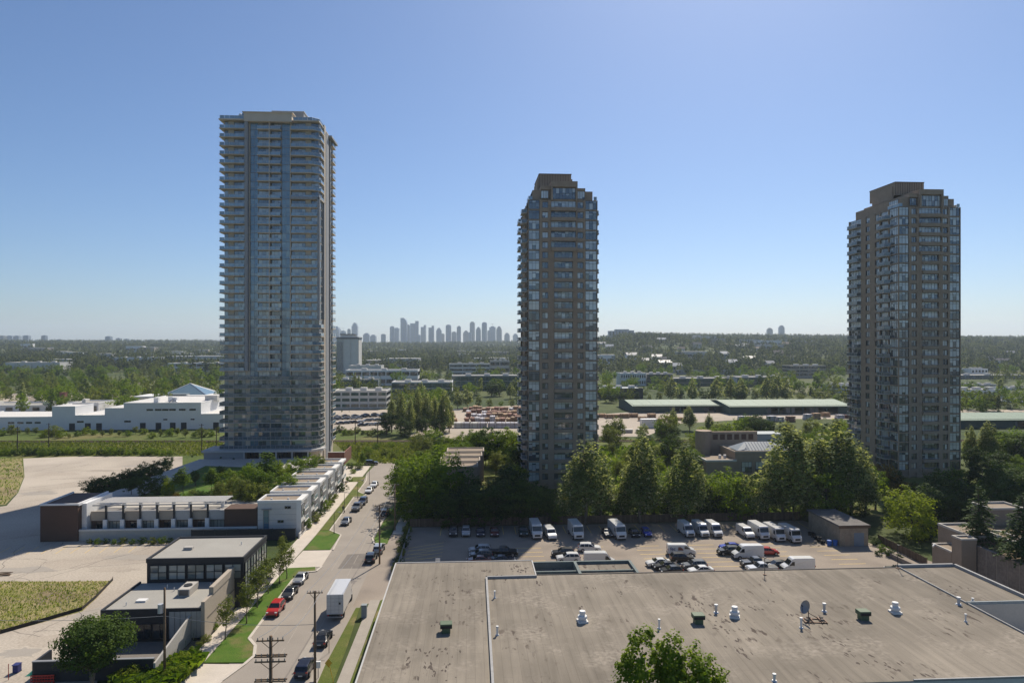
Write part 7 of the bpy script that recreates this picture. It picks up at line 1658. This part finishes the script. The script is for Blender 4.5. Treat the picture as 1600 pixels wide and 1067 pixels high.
bl = []
for i in range(44):
    s = rnd.choice([rnd.uniform(-0.72,-0.43), rnd.uniform(-0.26,0.0), rnd.uniform(0.13,0.48)]); y = rnd.uniform(960,1900); bl.append((s*y, y))
bl.sort(key=lambda p: p[0]/p[1])
for i,(x,y) in enumerate(bl):
    z = H(x,y); w, h, dd = rnd.uniform(18,55), rnd.uniform(9,17), rnd.uniform(14,25)
    t = thing('far_building', ordn(i)+' pale flat building from the left among the far woods', 'building', (x,y,z), TH+rnd.uniform(-.2,.2), 'pale buildings among the far woods'); mt = rnd.choice(['offwhite','white_wall','beige','slab_grey'])
    MB().box(-w/2,w/2,0,dd,-3,h).build('wall', M[mt], t); MB().box(-w/2-.2,w/2+.2,-.2,dd+.2,h,h+.7).build('roof', M['offwhite'], t)
    for k in range(max(2,int(w/9))): win(t,-w/2+9*k+1,-.02,h*.35,7 if 9*k+8 < w else 3,h*.3,4,1,gl='glass_dark')
hs += bl
# ------------------------------------------------------------------ trees of the middle distance, one by one
trees('behind the green warehouses', [(px, d, top, kd, w_) for px, d, top, kd, w_ in ((1048,470,592,'cotton',1.44),(1082,468,594,'cotton',1.37),(1118,466,590,'cotton',1.44),(1142,470,590,'cotton',1.30),(1160,464,592,'cotton',1.37),(1198,466,588,'cotton',1.37),(1214,470,586,'cotton',1.44),(1228,464,596,'cotton',1.30),(1064,474,605,'dark',1.1),(1100,476,604,'dark',1.1),(1180,474,606,'olive',1.1),(1250,470,612,'olive',1.1),(1285,466,604,'olive',1.4),(1310,468,612,'maple',1.3),(1030,470,610,'olive',1.1),(1015,466,614,'silver',1.0),(995,480,610,'dark',1.0),(975,470,612,'dark',1.2),(955,465,612,'dark',1.2),(1330,480,606,'olive',1.2))])
trees('behind the lumber stacks', [(715,425,612,'cotton',1.5),(730,430,605,'cotton',1.5),(748,440,618,'olive',1.2),(765,432,622,'olive',1.2),(783,440,625,'maple',1.2),(800,436,622,'olive',1.2),(768,520,592,'dark',1.3),(780,525,590,'dark',1.2),(797,500,598,'cotton',1.5),(806,505,600,'dark',1.2),(600,520,598,'conifer',1.5),(612,500,612,'maple',1.0),(630,470,615,'olive',1.1),(648,460,612,'olive',1.2),(690,470,612,'olive',1.2)])
trees('around the cream office', [(530,470,615,'olive',1),(545,480,612,'olive',1.1),(560,478,610,'obush',1),(575,490,612,'conifer',1.3),(588,478,616,'maple',1),(534,405,640,'olive',.9),(546,408,642,'obush',1),(560,700,580,'lime',.9),(663,700,577,'lime',1.3),(700,760,570,'conifer',1.3)])
rt = random.Random(21); lst = []
def blocked(px, d):
    return any(p0 < px < p1 and d0 < d < d1 for p0, p1, d0, d1 in ((-90,360,315,372),(-90,90,395,430),(100,160,380,410),(205,350,415,460),(500,620,320,460),(690,820,330,420),(920,1350,330,455),(1490,1700,320,365),(1490,1700,465,540),(515,600,590,640),(600,715,530,585),(700,815,570,625),(535,660,640,690),(520,600,770,930),(695,800,820,930),(960,1060,635,680),(1040,1240,625,680),(1230,1300,770,820),(1295,1350,550,590),(1490,1640,750,800),(1500,1640,580,660),(255,355,930,980)))
tries = 0
while len(lst) < 640 and tries < 9000:
    tries += 1; d = 390+rt.random()**1.2*520
    px = rt.choice([rt.uniform(-60,350)]*5+[rt.uniform(520,815)]*2+[rt.uniform(930,1335)]*2+[rt.uniform(1500,1660)])
    if blocked(px, d): continue
    h = rt.uniform(8,17)*(1.1 if px < 350 else 0.8); kd = rt.choice(['maple','dark','dark','olive','olive','cotton','silver','conifer','lime'])
    lst.append((px, d, h, kd))
# ------------------------------------------------------------------ the far woods: uncountable, scattered over the hills
fc = bpy.data.collections.new('far_tree_shapes')
for i, (kind, cl, per, lf) in enumerate((('round',20,12,1.15),('round',22,12,1.1),('cotton',18,12,1.0),('conifer',9,9,0.95),('maple',22,12,1.15),('wide',22,10,1.2))):
    o = bpy.data.objects.new('far_tree_shape', crown_mesh(kind, 700+i, cl, per, lf, 'leaf_far')); fc.objects.link(o)
def far_wood(name, pts, label, fc=fc, lo=(0.95,0.95,0.75), hi=(1.85,1.85,2.1)):
    me = bpy.data.meshes.new(name); me.from_pydata(pts, [], [])
    o = link(name, me); tag(o, label, 'woodland', None, 'stuff')
    g = bpy.data.node_groups.new(name, 'GeometryNodeTree')
    g.interface.new_socket('Geometry', in_out='INPUT', socket_type='NodeSocketGeometry'); g.interface.new_socket('Geometry', in_out='OUTPUT', socket_type='NodeSocketGeometry')
    N = g.nodes.new; gi, go = N('NodeGroupInput'), N('NodeGroupOutput'); ip = N('GeometryNodeInstanceOnPoints'); ci = N('GeometryNodeCollectionInfo')
    ci.inputs['Collection'].default_value = fc; ci.inputs['Separate Children'].default_value = True; ci.inputs['Reset Children'].default_value = True
    rr = N('FunctionNodeRandomValue'); rr.data_type = 'FLOAT_VECTOR'; rr.inputs[0].default_value = (0,0,0); rr.inputs[1].default_value = (0.05,0.05,6.28)
    rs_ = N('FunctionNodeRandomValue'); rs_.data_type = 'FLOAT_VECTOR'; rs_.inputs[0].default_value = lo; rs_.inputs[1].default_value = hi; rs_.inputs['Seed'].default_value = 5
    L = g.links.new
    L(gi.outputs[0], ip.inputs['Points']); L(ci.outputs[0], ip.inputs['Instance']); ip.inputs['Pick Instance'].default_value = True
    L(rr.outputs[0], ip.inputs['Rotation']); L(rs_.outputs[0], ip.inputs['Scale']); L(ip.outputs[0], go.inputs[0])
    md = o.modifiers.new('scatter', 'NODES'); md.node_group = g
def scatter(d0, d1, s0, s1, spacing, seed, keep=0.9):
    r = random.Random(seed); pts = []; y = d0
    while y < d1:
        sp = spacing*(1+0.25*(y-d0)/(d1-d0)); x = s0*y
        while x < s1*y:
            xx, yy = x+r.uniform(-.5,.5)*sp, y+r.uniform(-.5,.5)*sp
            gap = math.sin(xx*0.011+seed)*math.sin(yy*0.009+2*seed)+0.35*math.sin(xx*0.05)*math.sin(yy*0.043)
            if r.random() < keep and gap < 0.86 and not any(abs(xx-hx) < 14 and -14 < yy-hy < 12 for hx, hy in hs):
                pts.append((xx, yy, H(xx,yy)-0.6))
            x += sp
        y += sp
    return pts
vc = bpy.data.collections.new('valley_tree_shapes')
for i, (kind, mt) in enumerate((('round','leaf_dark'),('maple','leaf_maple'),('round','leaf_olive'),('cotton','leaf_cotton'),('conifer','leaf_conifer'),('maple','leaf_olive'),('wide','leaf_maple'),('round','leaf_maple'))):
    c_, p_, l_ = {'round':(50,20,.62),'maple':(54,20,.62),'cotton':(56,18,.55),'conifer':(15,12,.55),'wide':(54,18,.7)}[kind]
    o = bpy.data.objects.new('valley_tree_shape', crown_mesh(kind, 900+i, c_, p_, l_, mt)); vc.objects.link(o)
far_wood('valley_wood', [(XD(px,d), d, H(XD(px,d),d)-0.4) for px, d, h, kd in lst], 'mixed trees scattered over the valley floor between the far offices', vc, (0.8,0.8,0.75), (1.7,1.7,1.7))
far_wood('far_wood', scatter(930,1650,-0.82,0.06,11.5,3,0.88), 'wooded plain behind the offices, left and centre')
far_wood('hill_wood', scatter(860,2100,0.08,0.82,12.5,4,0.88), 'dense wood covering the hill on the right')
far_wood('distant_wood', scatter(1650,3900,-0.82,0.1,22,6,0.95), 'hazy woods stretching to the horizon')
far_wood('distant_wood', scatter(2100,3200,0.1,0.82,22,8,0.95), 'woods on the far crest of the right hill')

# ------------------------------------------------------------------ distant skyline
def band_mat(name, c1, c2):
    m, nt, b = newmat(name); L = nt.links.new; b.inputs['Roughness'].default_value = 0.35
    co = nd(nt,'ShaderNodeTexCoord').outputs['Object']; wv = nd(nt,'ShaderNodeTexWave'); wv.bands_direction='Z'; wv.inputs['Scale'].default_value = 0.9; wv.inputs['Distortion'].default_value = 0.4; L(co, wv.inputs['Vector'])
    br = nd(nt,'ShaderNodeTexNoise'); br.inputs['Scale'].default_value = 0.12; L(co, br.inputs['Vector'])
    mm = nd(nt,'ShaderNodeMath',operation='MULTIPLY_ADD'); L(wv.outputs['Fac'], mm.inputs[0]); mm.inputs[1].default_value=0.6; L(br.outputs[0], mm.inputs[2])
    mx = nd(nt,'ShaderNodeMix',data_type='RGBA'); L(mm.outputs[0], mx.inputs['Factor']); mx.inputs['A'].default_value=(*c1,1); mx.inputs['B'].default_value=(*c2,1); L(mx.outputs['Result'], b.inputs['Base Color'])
band_mat('sky_a',(0.17,0.22,0.29),(0.34,0.38,0.42)); band_mat('sky_b',(0.13,0.17,0.23),(0.25,0.29,0.34)); band_mat('sky_c',(0.16,0.17,0.18),(0.36,0.35,0.33))  # sky_a and sky_b lightened and blued: distance haze put into the colour
def skytower(px, wpx, ytop, d, style, label, group):
    x, w = XD(px,d), wpx*d/FPX; z0 = H(x,d)-8; h = ZT(ytop,d)-z0; dp = w*0.8
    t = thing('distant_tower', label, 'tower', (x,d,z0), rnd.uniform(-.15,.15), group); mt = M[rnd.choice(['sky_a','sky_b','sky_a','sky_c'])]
    b = MB()
    if style == 'curve':
        pts = [(-w/2,0),(w/2,0),(w/2,h*0.80),(w*0.42,h*0.88),(w*0.28,h*0.95),(0.05*w,h),(-w/2,h)]
        n = len(b.v); k = len(pts)
        b.v += [(p[0],-dp/2,p[1]) for p in pts]+[(p[0],dp/2,p[1]) for p in pts]; b.f += [tuple(range(n,n+k)), tuple(n+k+i for i in reversed(range(k)))]+[(n+i,n+(i+1)%k,n+k+(i+1)%k,n+k+i) for i in range(k)]; b.m += [0]*(k+2)
    elif style == 'slant':
        b.prism([(-w/2,-dp/2),(w*0.1,-dp/2),(w*0.1,dp/2),(-w/2,dp/2)],0,h*0.9); b.box(w*0.1,w/2,-dp/2,dp/2,0,h)
    elif style == 'step':
        b.box(-w/2,w/2,-dp/2,dp/2,0,h*0.86); b.box(-w*0.36,w*0.36,-dp*.4,dp*.4,h*0.86,h*0.95); b.box(-w*0.2,w*0.2,-dp*.25,dp*.25,h*0.95,h)
    elif style == 'round':
        b.cyl(0,0,0,h*0.93,w/2,w/2,18); b.cyl(0,0,h*0.93,h*0.98,w*.44,w*.4,18); b.cyl(0,0,h*0.98,h,w*.25,w*.2,18)
    else:
        b.box(-w/2,w/2,-dp/2,dp/2,0,h*0.95); b.box(-w*0.3,w*0.3,-dp*.3,dp*.3,h*0.95,h)
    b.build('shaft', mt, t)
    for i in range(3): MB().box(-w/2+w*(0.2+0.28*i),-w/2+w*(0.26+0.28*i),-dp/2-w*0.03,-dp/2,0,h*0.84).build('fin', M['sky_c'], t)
    if style == 'crane': MB().beam((0,0,h),(0,0,h+18),0.8).build('crane_mast', M['steel_grey'], t); MB().beam((-18,0,h+16),(8,0,h+17),0.6).build('crane_jib', M['steel_grey'], t)
SK = [(75,57,145,'step'),(127,43,178,'crane'),(171,27,163,'round'),(216,42,118,'step'),(304,48,195,'step'),(355,40,208,'step'),(432,35,203,'flat'),(498,35,143,'round'),(534,36,155,'flat'),(588,47,82,'curve'),(623,24,132,'flat'),(667,63,105,'slant'),(736,37,135,'slant'),(795,40,140,'slant'),(852,40,157,'step'),(925,42,132,'round'),(968,34,185,'flat'),(1004,30,142,'flat'),(1058,42,177,'step'),(1106,38,110,'flat'),(1152,36,150,'step'),(1197,40,113,'round'),(1232,24,175,'flat'),(1260,46,145,'crane'),(1309,40,145,'step'),(1368,38,195,'step'),(1432,36,200,'step'),(700,26,208,'flat'),(880,30,200,'flat'),(1085,30,190,'flat')]
SK.sort()
for i, (x, w, y, st) in enumerate(SK):
    skytower(510+x/4.85, w/4.85, 480+y/4.85, rnd.uniform(4300,4700), st, ordn(i)+' tower from the left in the distant central skyline', 'towers of the central skyline')
for i, (x, w, y) in enumerate(((18,38,108),(70,40,108),(120,38,108),(185,38,106),(308,30,106),(412,25,133),(755,36,112),(824,30,125),(879,32,130),(945,30,138))):
    skytower(x/4.444, w/4.444, 500+y/4.444, rnd.uniform(3650,3850), 'flat', ordn(i)+' tower from the left on the far left horizon', 'towers on the left horizon')
skytower(920+1077/3.81, 29/3.81, 490+85/3.81, 3600, 'step', 'left one of two lone towers on the right horizon', 'lone towers on the right horizon')
skytower(920+1147/3.81, 29/3.81, 490+70/3.81, 3620, 'step', 'right and taller of two lone towers on the right horizon', 'lone towers on the right horizon')
for lb, p0, p1, yt in (('wide dark apartment block on top of the right hill',951,991,514.5),('stepped pale apartment block on the right hill crest',994,1028,519.5)):
    d = 2250; x0, x1 = XD(p0,d), XD(p1,d); z0 = H((x0+x1)/2,d)-4; t = thing('hilltop_block', lb, 'apartment block', (x0,d,z0), 0)
    h = ZT(yt,d)-z0; w = x1-x0
    m = MB(); m.box(0,w*.25,0,20,0,h*0.85); m.box(w*.25,w*.8,0,20,0,h); m.box(w*.8,w,0,20,0,h*0.9); m.build('wall', M['sky_b' if p0<990 else 'sky_c'], t)
    for i in range(8): MB().box(w*(0.04+0.12*i),w*(0.1+0.12*i),-0.3,0,h*0.3,h*0.8).build('window_bay', M['glass_dark'], t)

# ------------------------------------------------------------------ summer haze
hz = MB().box(-11500,11500,-220,9600,-96,260).build('haze', []); hz.data.materials.clear()
m = bpy.data.materials.new('haze'); m.use_nodes = True; nt = m.node_tree; nt.nodes.clear()
pv = nt.nodes.new('ShaderNodeVolumePrincipled'); ou = nt.nodes.new('ShaderNodeOutputMaterial')
pv.inputs['Color'].default_value = (0.72,0.84,1.0,1); pv.inputs['Density'].default_value = 0.8e-4; pv.inputs['Anisotropy'].default_value = 0.3
nt.links.new(pv.outputs[0], ou.inputs['Volume']); hz.data.materials.append(m); tag(hz, 'thin blue summer haze over the valley', 'haze', None, 'stuff')
hz.display_type = 'WIRE'
